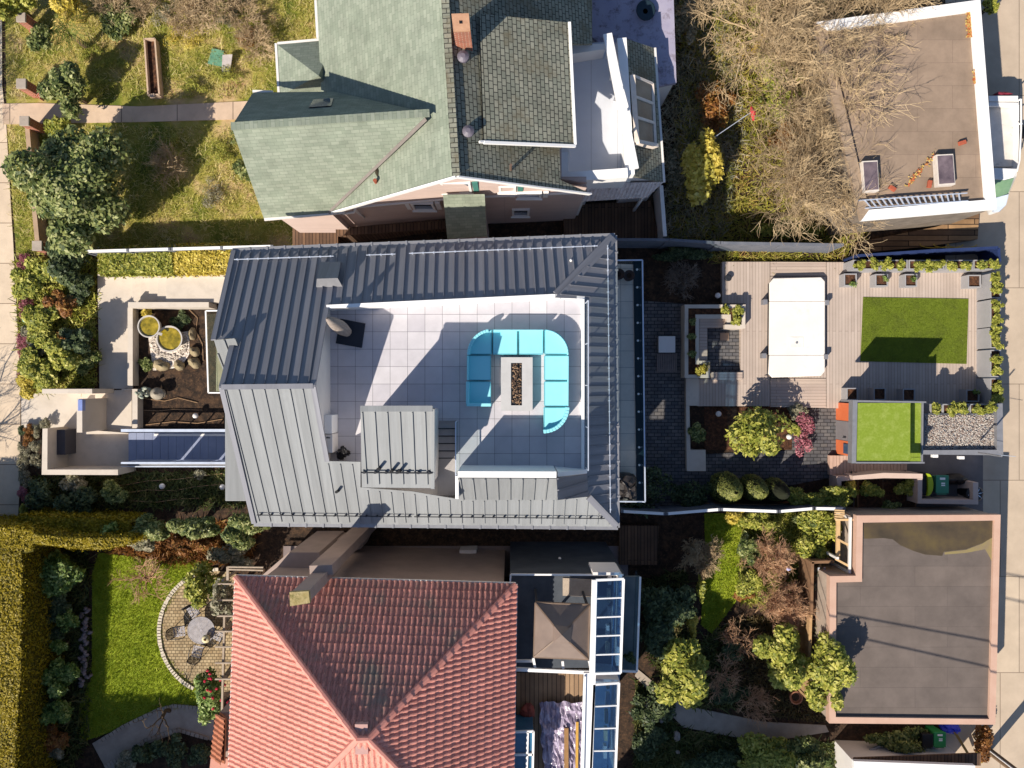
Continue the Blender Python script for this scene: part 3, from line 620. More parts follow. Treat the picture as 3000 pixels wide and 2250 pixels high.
for k in range(300):
    c = P(D3(g.uniform(712, 774), g.uniform(512, 794)), zt-.04+g.uniform(0, .02)); mb.rock(c, g.uniform(.02, .034), g.uniform(.02, .034), .024, k, g.randint(0, 2))
mb.build('fire_pebbles', [M('pebble_tan', [(150, 122, 96)], 9, .8), M('pebble_brown', [(84, 64, 52)], 9, .8), M('pebble_black', [(34, 30, 28)], 9, .8)], FT, smooth=True)['kind'] = 'stuff'
UM = thing('folded_umbrella', 'folded grey patio umbrella leaning over a dark square base at the roof deck corner', 'umbrella', P(D2(1010, 710), ZK))
mb = MB(); mb.prism(PP(D2, [(940, 600), (1114, 634), (1088, 804), (908, 772)], ZK+.06), ZK); mb.build('base', M('dark_slate', [(36, 42, 54)], 3, .8, .1), UM)
b0 = P(D2(1005, 705), ZK+.1); b1 = P(D2(848, 598), ZK+2.0); d = b1-b0
mb = MB(); mb.tube([b0, b1], .03, 8); mb.build('pole', DARK, UM)
mb = MB(); prof = [(.0, .05), (.12, .17), (.3, .22), (.5, .23), (.75, .18), (.93, .1), (1.0, .03)]
mb.tube([b0+d*f for f, r_ in prof], [r_ for f, r_ in prof], 10); mb.build('canopy', M('grey_umbrella_cloth', [(132, 120, 112), (160, 148, 138)], 3, .9, .4, 10, stretch=(6, 6, 1)), UM, smooth=True)
bush('potted_plant', 'dark round bare-twigged plant in the south-west corner of the roof deck', 'plant', D2, 962, 1538, 42, .55, LEAF('black_leaf', [(14, 14, 16), (40, 38, 40), (70, 66, 64)], 0), 1500, .05, base=ZK, aspect=.25)
def poufthing(x, y, lb):
    t = thing('plant_pot', lb, 'pot', P((x, y), ZB))
    mb = MB(); c = P((x, y), ZB); mb.lathe(c, [(.13, 0), (.2, .25), (.22, .5), (.19, .52), (.17, .45)], 18); mb.build('pot', M('brown_pot', [(70, 56, 52)], 3, .8), t, smooth=True)
    mb = MB(); mb.lathe(c+Z*.42, [(.17, 0), (.1, .03), (.01, .04)], 14); mb.build('soil', SOIL, t)
poufthing(1809, 808, 'dark oval pot at the north end of the tiled balcony, half under the roof edge'); poufthing(1838, 812, 'dark oval pot at the north end of the tiled balcony, clear of the roof edge')
t = thing('barbecue', 'barbecue under a crumpled black cover at the south end of the tiled balcony', 'barbecue', P(D3(1490, 1365), ZB))
mb = MB(); n = len(mb.v); g = random.Random(2); tp = P(D3(1490, 1365), ZB)
ringp = lambda s, z, j: [Vector((tp.x+(.5*s)*math.copysign(abs(math.cos(a))**.5, math.cos(a))+g.gauss(0, j), tp.y+(.72*s)*math.copysign(abs(math.sin(a))**.5, math.sin(a))+g.gauss(0, j), ZB+z+g.gauss(0, j))) for a in [2*math.pi*k/20 for k in range(20)]]
rs = [ringp(.8, 0, .01), ringp(.82, .5, .03), ringp(.72, .85, .04), ringp(.4, 1.0, .05), ringp(.12, 1.05, .03)]
mb.v += [tuple(p) for r_ in rs for p in r_]
for i in range(4):
    for k in range(20): l = (k+1) % 20; mb.f.append((i*20+k, i*20+l, i*20+20+l, i*20+20+k)); mb.m.append(0)
mb.f.append(tuple(range(80, 100))); mb.m.append(0); mb.build('cover', M('black_vinyl_cover', [(38, 36, 38), (66, 60, 58)], 3, .5, .6, 9), t)
mb = MB(); mb.box(tp.x-.3, tp.x+.3, tp.y-.4, tp.y+.4, ZB, ZB+.08); mb.build('wheel_base', BLACK, t)
# parasol standing at the south end of the balcony (its shade falls on the tiles)
# ------------------------------------------------------------------ green-shingled house to the north
SHW = BR('green_shingle', (142, 148, 132), (126, 134, 118), (108, 116, 102), .30, .145, .006, .37, rough=.9, bump=.35, var=.17, vsc=1.3)
SHE = BR('weathered_shingle', (146, 144, 128), (124, 126, 112), (48, 48, 44), .26, .165, .014, .45, rough=.9, bump=.5, var=.2, vsc=1.1, c3=(112, 104, 84))
PINKW = BR('pink_siding', (208, 186, 176), (202, 180, 170), (174, 152, 144), 60, .18, .008, 0, rough=.8, bump=.25, var=.05)
BRICK = BR('red_brick', (168, 84, 58), (140, 66, 46), (184, 160, 140), .22, .075, .01, .5, rough=.9, bump=.5, var=.2)
GH = thing('green_roofed_house', 'older house with green shingled gables and pale pink walls, top of the photo', 'house', (-3, 12, 0))
r0, r1, rm = P((1304, 0), 9.8), P((1336, 515), 9.8), P((1320, 257), 9.8)
gW = PL(r0, r1, P((958, 624), 6.0)); gE = PL(r0, r1, P((1726, 565), 6.25))
fR0, fR1 = P((678, 371), 9.6), P((1256, 332), 9.6); fS = PL(fR0, fR1, P((773, 640), 6.0)); fN = PL(fR0, fR1, P((741, 271), 6.0))
def hp(nm, poly, mat, t=.14):
    mb = MB(); roofpoly(mb, poly, t); return mb.build(nm, mat, GH)
hp('roof', on(gW, [(912, -300), (1286, -300), (1304, 0), (1336, 515), (958, 624), (928, 0)]), SHW)
hp('roof', on(fS, [(678, 371), (1256, 332), (958, 624), (773, 640)]), SHW); hp('roof', on(fN, [(678, 371), (1256, 332), (985, 268), (741, 271)]), SHW)
hp('roof', on(gE, [(1286, -300), (1735, -300), (1735, 128), (1313, 130)]), SHE); hp('roof', on(gE, [(1313, 130.5), (1405, 130.5), (1415, 416), (1330, 416)]), SHE)
hp('roof', on(gE, [(1330, 416.5), (1640, 425), (1642, 527), (1728, 566), (1336, 515)]), SHE)
dS = PL(P((1405, 40), 9.2), P((1668, 66), 7.8), P((1685, 425), 7.8)); dpoly = on(dS, [(1405, 40), (1668, 66), (1685, 425), (1418, 414)])
mb = MB(); mb.prism(dpoly, 0, 0, None, [Vector((p.x, p.y, p.z-.15)) for p in dpoly]); mb.build('dormer_roof', SHE, GH)
mb = MB(); c = sum(dpoly, Vector())/4; ip = [c+(p-c)*.97-Z*.14 for p in dpoly]; mb.prism(ip, 0, 0, None, [Vector((p.x, p.y, 5.6)) for p in ip]); mb.build('dormer_wall', WHITEG, GH)
mb = MB(); mb.beam(dpoly[1], dpoly[2], .1, .12); mb.beam(dpoly[2]+Vector((0, -.04, 0)), dpoly[3]+Vector((0, -.04, 0)), .09, .12); mb.build('gutter', WHITE, GH)
# hipped front dormer
ap = P(C2(405, 490), 6.5); cs = [P(C2(*q), 5.35) for q in ((130, 283), (508, 250), (518, 602), (150, 626))]; mb = MB()
for i in range(4): mb.face([cs[i], cs[(i+1) % 4], ap])
mb.face(cs[::-1]); mb.build('dormer_roof', SHW, GH); mb = MB(); c = sum(cs, Vector())/4; mb.prism([c+(p-c)*.92-Z*.03 for p in cs], 0); mb.build('dormer_wall', PINKW, GH)
mb = MB()
mb.beam(cs[3], cs[0], .09, .1); mb.build('gutter', WHITEG, GH); mb = MB(); mb.beam(cs[0]+Vector((.06, 0, 0)), cs[1], .09, .09); mb.build('gutter', WHITEG, GH); mb = MB(); mb.beam(P((741, 268), 6.0), P((800, 270), 6.0), .09, .1); mb.build('gutter', WHITEG, GH); mb = MB(); mb.beam(gW(S_, 924, 0)-Z*.05, gW(S_, 930, 110)-Z*.05, .09, .1); mb.build('gutter', WHITEG, GH); mb = MB()
mb.beam(P((775, 643), 5.97), P((1010, 622), 5.97), .1, .1); mb.build('gutter', WHITEG, GH)
# ridge caps and the metal valley
mb = MB(); g = random.Random(4)
def caps(a, b, step=.22, w=.26):
    d = b-a; n = int(d.length/step)
    for k in range(n): p = a+d*(k/n); q = a+d*((k+1.12)/n); mb.beam(p+Z*.045, q+Z*.02, w, .03)
caps(r1, P((1286, -300), 9.8)); mb.build('ridge_cap', SHE, GH); mb = MB(); caps(fR0, fR1); mb.build('ridge_cap', SHW, GH)
mb = MB(); v0, v1 = fS(S_, 1248, 348)+Z*.02, fS(S_, 962, 622)+Z*.02; mb.beam(v0, v1, .16, .03); mb.build('valley_flashing', M('dull_lead', [(112, 104, 98), (128, 118, 112)], 4, .6, .1), GH)
mb = MB(); v2 = gW(S_, 1338, 517); mb.beam(v2-Z*.06, gW(S_, 975, 622)-Z*.06, .05, .2); mb.beam(v2-Z*.06, gE(S_, 1730, 568)-Z*.06, .05, .2); mb.build('barge_board', WHITE, GH)
mb = MB(); a_, b_ = gE(S_, 1405, 419)+Z*.12, gE(S_, 1640, 423)+Z*.5; mb.beam(a_, b_, .07, .1); mb.build('flashing', WHITE, GH)
# walls
wl = [(-7.0, 6.85), (-1.9, 7.3), (2.85, 7.5)]
mb = MB(); pts = [Vector((x, y, 5.85)) for x, y in wl]+[Vector((2.85, 7.95, 5.85)), Vector((1.9, 7.95, 5.85)), Vector((1.9, 19, 5.85)), Vector((-7.0, 19, 5.85))]; mb.prism(pts, 0); mb.build('wall', PINKW, GH)
mb = MB(); tri = [Vector((wl[0][0], wl[0][1], 5.86)), Vector((-1.9, 7.3, 9.4)), Vector((2.85, 7.5, 6.15)), Vector((2.85, 7.5, 5.86)), Vector((-1.9, 7.3, 5.86))]
n = len(mb.v); mb.v += [tuple(p) for p in tri]+[tuple(p+Vector((0, .15, 0))) for p in tri]; mb.f += [(n, n+1, n+2, n+3, n+4)[::-1], (n+5, n+6, n+7, n+8, n+9)]; mb.m += [0, 0]; mb.build('gable_wall', PINKW, GH)
mb = MB(); mb.box(-9.25, -7.0, 6.6, 10.75, 0, 5.8); mb.build('wall', PINKW, GH)
def ywall(x): return 6.85+(x+7)*.088 if x < -1.9 else 7.3+(x+1.9)*.042
def wallwin(par, x0, x1, z0, z1, yf=ywall, shut=None):
    y = yf((x0+x1)/2); mb = MB(); f = .09
    for a in ((x0, x0+f, z0, z1), (x1-f, x1, z0, z1), (x0+f, x1-f, z0, z0+f), (x0+f, x1-f, z1-f, z1)): mb.box(a[0], a[1], y-.09, y+.02, a[2], a[3])
    mb.box(x0-.05, x1+.05, y-.16, y-.09, z0-.06, z0); fr = mb.build('window', WHITE, par)
    mb = MB(); mb.box(x0+f, x1-f, y-.04, y, z0+f, z1-f); mb.build('pane', WIN, fr)
    if shut:
        for xs in (x0-.28, x1+.06):
            mb = MB(); mb.box(xs, xs+.2, y-.06, y+.02, z0, z1); mb.build('shutter', shut, par)
SHUT = M('teal_shutter', [(70, 128, 118)], 3, .7)
wallwin(GH, -2.6, -1.5, 6.4, 7.75, shut=SHUT); wallwin(GH, -.5, .15, 6.1, 6.9, shut=SHUT); wallwin(GH, -4.0, -3.1, 4.0, 5.1, shut=WHITE); wallwin(GH, .2, 1.15, 5.0, 5.75, shut=WHITE); wallwin(GH, 0, .75, 1.7, 2.9)
mb = MB(); mb.box(-6.9, 2.8, 7.0, 7.22, 4.95, 5.0) if False else None
yb = 7.02
mb.beam(Vector((-6.9, ywall(-6.9)-.03, 5.3)), Vector((-1.9, ywall(-1.9)-.03, 5.3)), .06, .12); mb.beam(Vector((-1.9, ywall(-1.9)-.03, 5.3)), Vector((2.8, ywall(2.8)-.03, 5.3)), .06, .12); mb.build('trim_board', WHITE, GH)
# shingled lean-to
lp = PP(C2, [(1212, 1262, 6.75), (1482, 1258, 6.75), (1497, 1530, 4.9), (1240, 1545, 4.9)]); mb = MB(); roofpoly(mb, lp, .1); mb.build('porch_roof', SHW, GH)
c = sum(lp, Vector())/4; ip = [c+(p-c)*.94-Z*.12 for p in lp]; mb = MB(); mb.prism(ip, 0, 0, None, [Vector((p.x, p.y, 0)) for p in ip]); mb.build('porch_wall', PINKW, GH)
# chimney, roof vents, plumbing pipes
mb = MB(); ch = [P(C2(*q), 10.7) for q in ((1268, 98), (1380, 95), (1390, 205), (1280, 208))]; mb.prism(ch, 7.6); cb = mb.build('chimney', BRICK, GH)
mb = MB(); c = sum(ch, Vector())/4
ring(mb, [p+Z*.1 for p in ch], .22, .12)
mb.build('cap', M('buff_mortar', [(176, 132, 104), (196, 152, 120)], 6, .9, .4, 30), cb)
mb = MB(); mb.prism([c+(p-c)*.5+Z*.09 for p in ch], 10.2); mb.build('flue', BLACK, cb)
for x, y in ((1345, 385), (1378, 865)):
    mb = MB(); q = gE(C2, x, y); mb.lathe(q-Z*.1, [(.13, 0), (.13, .26), (.2, .28), (.2, .36), (.08, .44)], 16); mb.build('roof_vent', M('lavender_metal', [(104, 98, 108)], 4, .5), GH)
mb = MB(); q = gW(C2, 778, 1180); mb.tube([q-Z*.1, q+Z*.25], .07, 10); mb.build('vent_pipe', M('rusty_pipe', [(148, 76, 54)], 6, .8), GH)
mb = MB(); q = gW(C2, 785, 1115); mb.rock(q+Z*.04, .07, .18, .05, 9); mb.build('moss_clump', M('dark_moss', [(60, 54, 40)], 6, .9), GH)
mb = MB(); q = gE(C2, 1652, 1100); mb.tube([q-Z*.1, q+Z*.6], .05, 8); mb.build('vent_pipe', M('brown_pipe', [(104, 84, 72)], 6, .8), GH)
mb = MB(); s0 = [fN(C2, *q)+Z*.08 for q in ((375, 650), (505, 640), (490, 690), (345, 700))]; roofpoly(mb, s0, .1); mb.build('skylight', WIN, GH)
# terrace cut into the back slope
zt = 4.7
mb = MB(); mb.prism(PP(C3, [(360, 285), (640, 270), (770, 1115), (330, 1140)], zt), 0); mb.build('terrace_floor', BR('terrace_membrane', (200, 202, 208), (192, 195, 202), (140, 140, 144), 1.05, 30, .008, 0, rough=.7, bump=.1, var=.05), GH)
def wallcap(pts, zc, zb, w, m=WHITE, nm='parapet', K=C3):
    q = PP(K, pts, zc); mb = MB()
    for a, b in zip(q[:-1], q[1:]): mb.beam(Vector((a.x, a.y, (a.z+zb)/2)), Vector((b.x, b.y, (b.z+zb)/2)), w, (a.z+b.z)/2-zb)
    return mb.build(nm, m, GH)
wallcap([(322, 930), (330, 1165)], 5.75, 4.2, .42); wallcap([(330, 1148), (750, 1118)], 5.7, 3.6, .36); wallcap([(712, 245), (766, 1130)], 5.5, 2.5, .36)
mb = MB(); mb.beam(P(C3(618, 222), 5.9), P(C3(792, 1095), 6.35), .34, .12)
for k in range(6): q = P(C3(618, 222), 5.9).lerp(P(C3(792, 1095), 6.35), (k+.5)/6); mb.beam(q-Z*1.2, q, .07, .07)
mb.build('handrail', WHITE, GH)
mb = MB(); mb.prism(PP(C3, [(385, 290), (600, 283), (605, 318), (390, 350)], 5.6), zt); mb.build('parapet', WHITEG, GH)
bR = PL(P(C3(745, 250), 5.2), P(C3(790, 1140), 5.2), P(C3(985, 1180), 3.9)); hp('roof', [bR(C3, *q) for q in ((740, 250), (925, 312), (985, 1180), (788, 1142))], SHE)
mb = MB(); mb.prism([p-Z*.2 for p in [bR(C3, *q) for q in ((745, 262), (915, 320), (970, 1165), (790, 1130))]], 0); mb.build('wall', WHITEG, GH)
mb = MB(); mb.beam(bR(C3, 926, 312), bR(C3, 986, 1182), .09, .1); mb.build('gutter', WHITEG, GH)
sk = [bR(C3, *q)+Z*.28 for q in ((772, 508), (902, 562), (922, 962), (802, 938))]; mb = MB(); mb.slab(sk, .05, 0); s = mb.build('skylight', M('skylight_glass', [(92, 96, 92), (128, 132, 126)], 1.2, .15, 0, spec=.8), GH)
mb = MB(); wd = .1
for a, b in ((sk[0], sk[1]), (sk[1], sk[2]), (sk[2], sk[3]), (sk[3], sk[0]), (sk[0].lerp(sk[3], .31), sk[1].lerp(sk[2], .32)), (sk[0].lerp(sk[3], .62), sk[1].lerp(sk[2], .63))): mb.beam(a+Z*.03, b+Z*.03, wd, .07)
mb.beam(sk[0]+Z*.02, sk[3]+Z*.02, .2, .1); mb.beam(sk[3], sk[2], .14, .3); mb.build('frame', M('pale_timber', [(222, 208, 194)], 4, .8), s)
hp('flat_roof', PP(C3, [(515, -600), (1040, -600), (1048, 0), (1066, 535), (945, 560), (830, 520), (520, 240)], 3.2), M('lavender_membrane', [(150, 144, 164), (168, 162, 178)], 1.6, .8, .1, 30, grime=((74, 52, 58), 3.2, .37)), .2)
mb = MB(); mb.prism(PP(C3, [(525, -600), (1030, -600), (1040, 0), (1056, 525), (945, 550), (830, 510), (530, 235)], 3.0), 0); mb.build('wall', WHITEG, GH)
aw = PP(C3, [(500, 1190, 4.6), (985, 1178, 4.0), (872, 1278, 3.2), (450, 1304, 3.6)]); mb = MB(); roofpoly(mb, aw, .05); seams(mb, aw, .16, .05, .03, du=(aw[1]-aw[0])); mb.build('awning', M('whitewashed_slats', [(196, 184, 182), (228, 218, 214)], 5, .8, .3, 30, grime=((150, 120, 104), 6, .36)), GH)
mb = MB()
for q in ((505, 1215), (860, 1262), (460, 1290)): p = P(C3(*q), 3.3); mb.beam(p, Vector((p.x, p.y, 0)), .1, .1)
mb.build('post', WHITEG, GH); mb = MB(); mb.tube(PP(C3, [(510, 1262, 3.2), (400, 1275, 3.2), (385, 1310, 3.0), (380, 1385, .5)]), .05, 6); mb.build('downpipe', WHITEG, GH); mb = MB(); mb.tube(PP(C2, [(560, 1385, 5.8), (635, 1375, 5.8), (645, 1345, 5.9), (640, 1360, 5.7), (700, 1410, 3.4)]), .05, 6); mb.build('downpipe', WHITEG, GH)
t = thing('round_heater', 'round dark patio dish lying on the lavender flat roof among dead leaves', 'dish', P(C3(862, 80), 3.2))
mb = MB(); c = P(C3(862, 80), 3.25); mb.lathe(c, [(.36, .1), (.4, .2), (.36, .21), (.1, .1)], 22, sx=1, sy=1.1); mb.build('bowl', M('dark_dish', [(30, 46, 56)], 4, .4), t, smooth=True)
mb = MB(); mb.lathe(c, [(.2, 0), (.16, .1)], 14); mb.build('foot', DARK, t)
# boards and fence pieces south of the green house
struct((lambda mb: (mb._slab(PP(F5, [(180, 275), (600, 240), (1600, 190), (1600, 300), (600, 420), (600, 490), (180, 500)], 1.7), 1.68, 0, None), mb.build('boardwalk', OLDDECK))[1])(MB()))
struct((lambda mb: (mb._slab(PP(C3, [(330, 1330), (900, 1300), (960, 1560), (340, 1560)], .35), .33, 0, None), mb.build('boardwalk', OLDDECK))[1])(MB()))
t = thing('timber_bench', 'long weathered timber bench on the boardwalk below the pink wall', 'bench', P(F5(1080, 345), .35))
mb = MB(); mb.beam(P(F5(582, 378), 2.4), P(F5(1590, 312), 2.4), .34, .06); mb.build('seat', OLDDECK, t)
for f in (.05, .35, .65, .95):
    p = P(F5(582, 378), 2.4).lerp(P(F5(1590, 312), 2.4), f); mb = MB(); mb.beam(p-Z*.03, Vector((p.x, p.y, 1.65)), .12, .12); mb.build('leg', OLDDECK, t)

def fence(name, label, pts, zt, mat, K=S_, w=.06, posts=1.8, capm=None, cat='fence', zb=0.0):
    q = PP(K, pts, zt); t = thing(name, label, cat, (q[0].x, q[0].y, zb))
    mb = MB()
    for a, b in zip(q[:-1], q[1:]): mb.beam(Vector((a.x, a.y, (zt+zb)/2)), Vector((b.x, b.y, (zt+zb)/2)), w, zt-zb)
    mb.build('panel', mat, t)
    mb = MB()
    for a, b in zip(q[:-1], q[1:]): mb.beam(a+Z*.02, b+Z*.02, w+.06, .05)
    mb.build('top_rail', capm or mat, t)
    i = 0
    for a, b in zip(q[:-1], q[1:]):
        n = max(1, int((b-a).length/posts))
        for k in range(n+1):
            p = a.lerp(b, (k+.02)/(n+.04)); mb = MB(); mb.box(p.x-.06, p.x+.06, p.y-.06, p.y+.06, zb, zt+.06); mb.build('post', mat, t); i += 1
    return t
GREYF = M('grey_fence_board', [(92, 96, 106), (112, 114, 122)], 2.5, .8, .3, 20); BRNF = M('brown_fence_board', [(112, 84, 62), (142, 108, 80)], 3, .9, .4, 20, stretch=(1, 1, 8))
fence('boundary_fence', 'white capped fence between the dry lawn and the golden hedges', [(251, 737), (500, 730), (800, 722)], 1.7, GREYF, capm=WHITE)
fence('boundary_fence', 'grey blue fence running east from the modern roof toward the bare trees', [(1790, 702), (1960, 703), (2110, 712), (2470, 718)], 1.9, GREYF)
fence('garden_gate', 'narrow pale double rail fence below the corrugated awning', [(1937, 545), (1948, 692)], 1.7, WHITEG, cat='fence', w=.1)

# ------------------------------------------------------------------ garage to the north-east
NG = thing('flat_garage', 'flat tan felt roofed garage with white edging beside the bare trees', 'garage', P((2660, 320), 0))
zg = 3.5; gq = PP(S_, [(2385, 68), (2868, 2), (2916, 614), (2520, 648)], zg)
mb = MB(); c = sum(gq, Vector())/4; mb.prism([c+(p-c)*.985-Z*.12 for p in gq], 0); mb.build('wall', M('stained_boards', [(104, 94, 84), (136, 124, 112)], 2, .9, .3, 20), NG)
mb = MB(); mb._slab([c+(p-c)*.99-Z*.06 for p in gq], .1, 0, None); mb.build('roof', BR('tan_felt', (146, 126, 108), (138, 119, 102), (126, 107, 93), 2.4, .95, .009, .4, rough=.9, bump=.2, var=.17, vsc=1.3), NG)
mb = MB(); ring(mb, [p+Z*.1 for p in gq], .42, .2, ms=[0, 0, 0, 1])
mb.build('parapet', [WHITE, M('tan_edge', [(140, 120, 100), (156, 136, 116)], 3, .9, .3)], NG)
for qs in (((725, 1050), (818, 1045), (828, 1232), (738, 1240)), ((1205, 1008), (1308, 1003), (1322, 1190), (1218, 1198))):
    q = PP(C4, qs, zg+.3); cc = sum(q, Vector())/4; mb = MB()
    ring(mb, [cc+(p-cc)*1.06 for p in q], .11, .32)
    f = mb.build('skylight', M('weathered_frame', [(208, 198, 188)], 5, .8), NG); mb = MB(); mb._slab([cc+(p-cc)*.95+Z*.02 for p in q], .04, 0, None); mb.build('pane', M('dirty_skylight', [(70, 60, 66), (132, 116, 120)], 1.4, .15, 0, spec=.8), f)
LD = thing('ladder', 'long aluminium double ladder lying along the white edge of the tan garage roof', 'ladder', P(C4(1050, 1310), zg))
a0, a1, b0, b1 = P(C4(695, 1300), zg+.14), P(C4(1400, 1252), zg+.14), P(C4(740, 1350), zg+.14), P(C4(1405, 1302), zg+.14)
for a, b in ((a0, a1), (b0, b1)):
    mb = MB(); mb.beam(a, b, .035, .09); mb.build('rail', STEELW, LD)
for k in range(17):
    f = .06+k*.054; mb = MB(); mb.beam(a0.lerp(a1, f), b0.lerp(b1, f), .045, .045); mb.build('rung', STEELW, LD)
for i, (x, y, an, lb) in enumerate(((1365, 928, .3, 'red brick on the tan garage roof, north of the taller skylight'), (1153, 1195, 1.4, 'red brick on the tan garage roof, left of the taller skylight'), (912, 1222, -.6, 'broken brick on the tan garage roof, beside the shaded skylight'))):
    p = P(C4(x, y), zg); mb = MB(); d = Vector((math.cos(an), math.sin(an), 0))*.15; mb.beam(p-d+Z*.05, p+d+Z*.05, .16, .12); tag(mb.build('brick', M('orange_brick_%s' % 'abc'[i], [(176, 92, 64), (150, 74, 54)], 8, .9, .4), bevel=.01), lb, 'brick', 'loose bricks on the tan garage roof')
mb = MB(); g = random.Random(8)
for k in range(420):
    if k < 260: x, y = g.gauss(1420, 12), g.uniform(70, 240)
    elif k < 330: x, y = g.gauss(1450, 7), g.uniform(450, 540)
    else: f = g.random(); x, y = 1010+190*f+g.gauss(0, 9), 1200-210*f+g.gauss(0, 12)
    p = P(C4(x, y), zg+.02); a = g.uniform(0, 6.28); s = g.uniform(.03, .07); mb.face([p+Vector((s*math.cos(a+j*1.57)*(1 if j % 2 else .6), s*math.sin(a+j*1.57)*(1 if j % 2 else .6), g.uniform(0, .04))) for j in range(4)], g.randint(0, 1))
struct(mb.build('fallen_leaves', [M('russet_leaf', [(176, 98, 56)], 3, .9), M('straw_leaf', [(190, 160, 90)], 3, .9)]), 'stuff')

# ------------------------------------------------------------------ boat on its trailer in the alley
BT = thing('motor_boat', 'white motor boat with green windscreen, on a trailer beside the tan garage', 'boat', P(F3(300, 850), .5))
HUL = M('dirty_white_gelcoat', [(206, 198, 188), (226, 218, 208)], 2, .4, .05, 20, grime=((126, 108, 90), 3, .30)); HULW = M('white_gelcoat', [(228, 226, 224)], 2, .35, .02)
st = [(265, 440, 158), (360, 450, 150), (700, 450, 160), (950, 440, 185), (1050, 425, 190), (1200, 360, 195), (1330, 325, 210), (1395, 262, 236)]   # y, right x, left x (F3)
zd = 1.35; Lp = [P(F3(l, y), zd) for y, r, l in st]; Rp = [P(F3(r, y), zd) for y, r, l in st]
def hull(mb, Lp, Rp, zk):
    n = len(mb.v); k = len(Lp)
    for a, b in zip(Lp, Rp):
        m_ = (a+b)/2; mb.v += [tuple(a), tuple(b), tuple(Vector((a.x*.75+m_.x*.25, a.y, zk+.25))), tuple(Vector((b.x*.75+m_.x*.25, b.y, zk+.25))), (m_.x, m_.y+.25*(a is Lp[-1]), zk)]
    for i in range(k-1):
        o = n+i*5; p = o+5; mb.f += [(o, p, p+2, o+2), (o+1, o+3, p+3, p+1), (o+2, p+2, p+4, o+4), (o+3, o+4, p+4, p+3)]; mb.m += [0]*4
    o = n; mb.f += [(o, o+2, o+4, o+3, o+1)]; o = n+(k-1)*5; mb.f += [(o+1, o+3, o+4, o+2, o)]; mb.m += [0, 0]
mb = MB(); hull(mb, Lp, Rp, .45); mb.build('hull', HULW, BT)
mb = MB(); mb._slab(PP(F3, [(165, 300), (445, 300), (448, 360), (452, 700), (430, 955), (190, 955), (160, 700)], zd-.28), .1, 0, None); mb.build('cockpit_floor', HUL, BT)
mb = MB(); mb._slab(PP(F3, [(155, 268), (440, 268), (440, 318), (155, 318)], zd+.12), .3, 0, None); mb._slab(PP(F3, [(155, 330), (440, 335), (445, 365), (155, 365)], zd+.05), .2, 0, None); mb.build('stern_seat', HULW, BT)
mb = MB(); mb._slab(PP(F3, [(180, 965), (455, 975), (405, 1060), (310, 1085), (190, 1078)], zd+.35), .35, 0, None); mb.build('cabin_roof', HULW, BT, bevel=.04)
mb = MB(); ws = PP(F3, [(195, 1085, zd+.32), (310, 1090, zd+.32), (402, 1065, zd+.32), (345, 1215, zd+.02), (260, 1250, zd+.02), (205, 1250, zd+.02)]); mb.face(ws[::-1]); mb.build('windscreen', M('green_windscreen', [(96, 128, 96), (128, 156, 122)], 1.5, .1, 0, spec=.9), BT)
mb = MB(); mb._slab(PP(F3, [(205, 1262), (350, 1222), (325, 1330), (262, 1392), (212, 1395)], zd+.02), .2, 0, None); mb.build('foredeck', M('pale_blue_deck', [(206, 216, 232)], 2, .4, .03), BT, bevel=.02)
mb = MB(); mb.tube(PP(F3, [(470, 300, zd+.3), (470, 600, zd+.3), (455, 900, zd+.35), (430, 1000, zd+.4)]), .035, 6); mb.beam(P(F3(440, 540), zd+.15), P(F3(480, 540), zd+.3), .05, .05); mb.beam(P(F3(430, 320), zd+.1), P(F3(470, 300), zd+.3), .05, .05); mb.build('grab_rail', WHITE, BT)
mb = MB()
for k in range(3): mb.tube([P(F3(300+k*30, 250), .5), P(F3(300+k*30, 255), 1.2)], .05, 6)
mb.rock(P(F3(290, 258), 1.2), .35, .14, .2, 3); mb.build('outboard', M('maroon_motor', [(120, 40, 56)], 3, .5), BT)
TR = thing('boat_trailer', 'grey boat trailer carrying the white motor boat', 'trailer', P(F3(300, 850), 0))
mb = MB(); mb.beam(P(F3(200, 320), .4), P(F3(230, 1300), .4), .1, .1); mb.beam(P(F3(420, 320), .4), P(F3(300, 1300), .4), .1, .1); mb.beam(P(F3(190, 600), .38), P(F3(470, 600), .38), .1, .1); mb.build('frame', METAL, TR)
for x in (180, 470):
    mb = MB(); p = P(F3(x, 620), .3); mb.tube([p-Vector((.1, 0, 0)), p+Vector((.1, 0, 0))], .3, 18); mb.build('wheel', BLACK, TR)
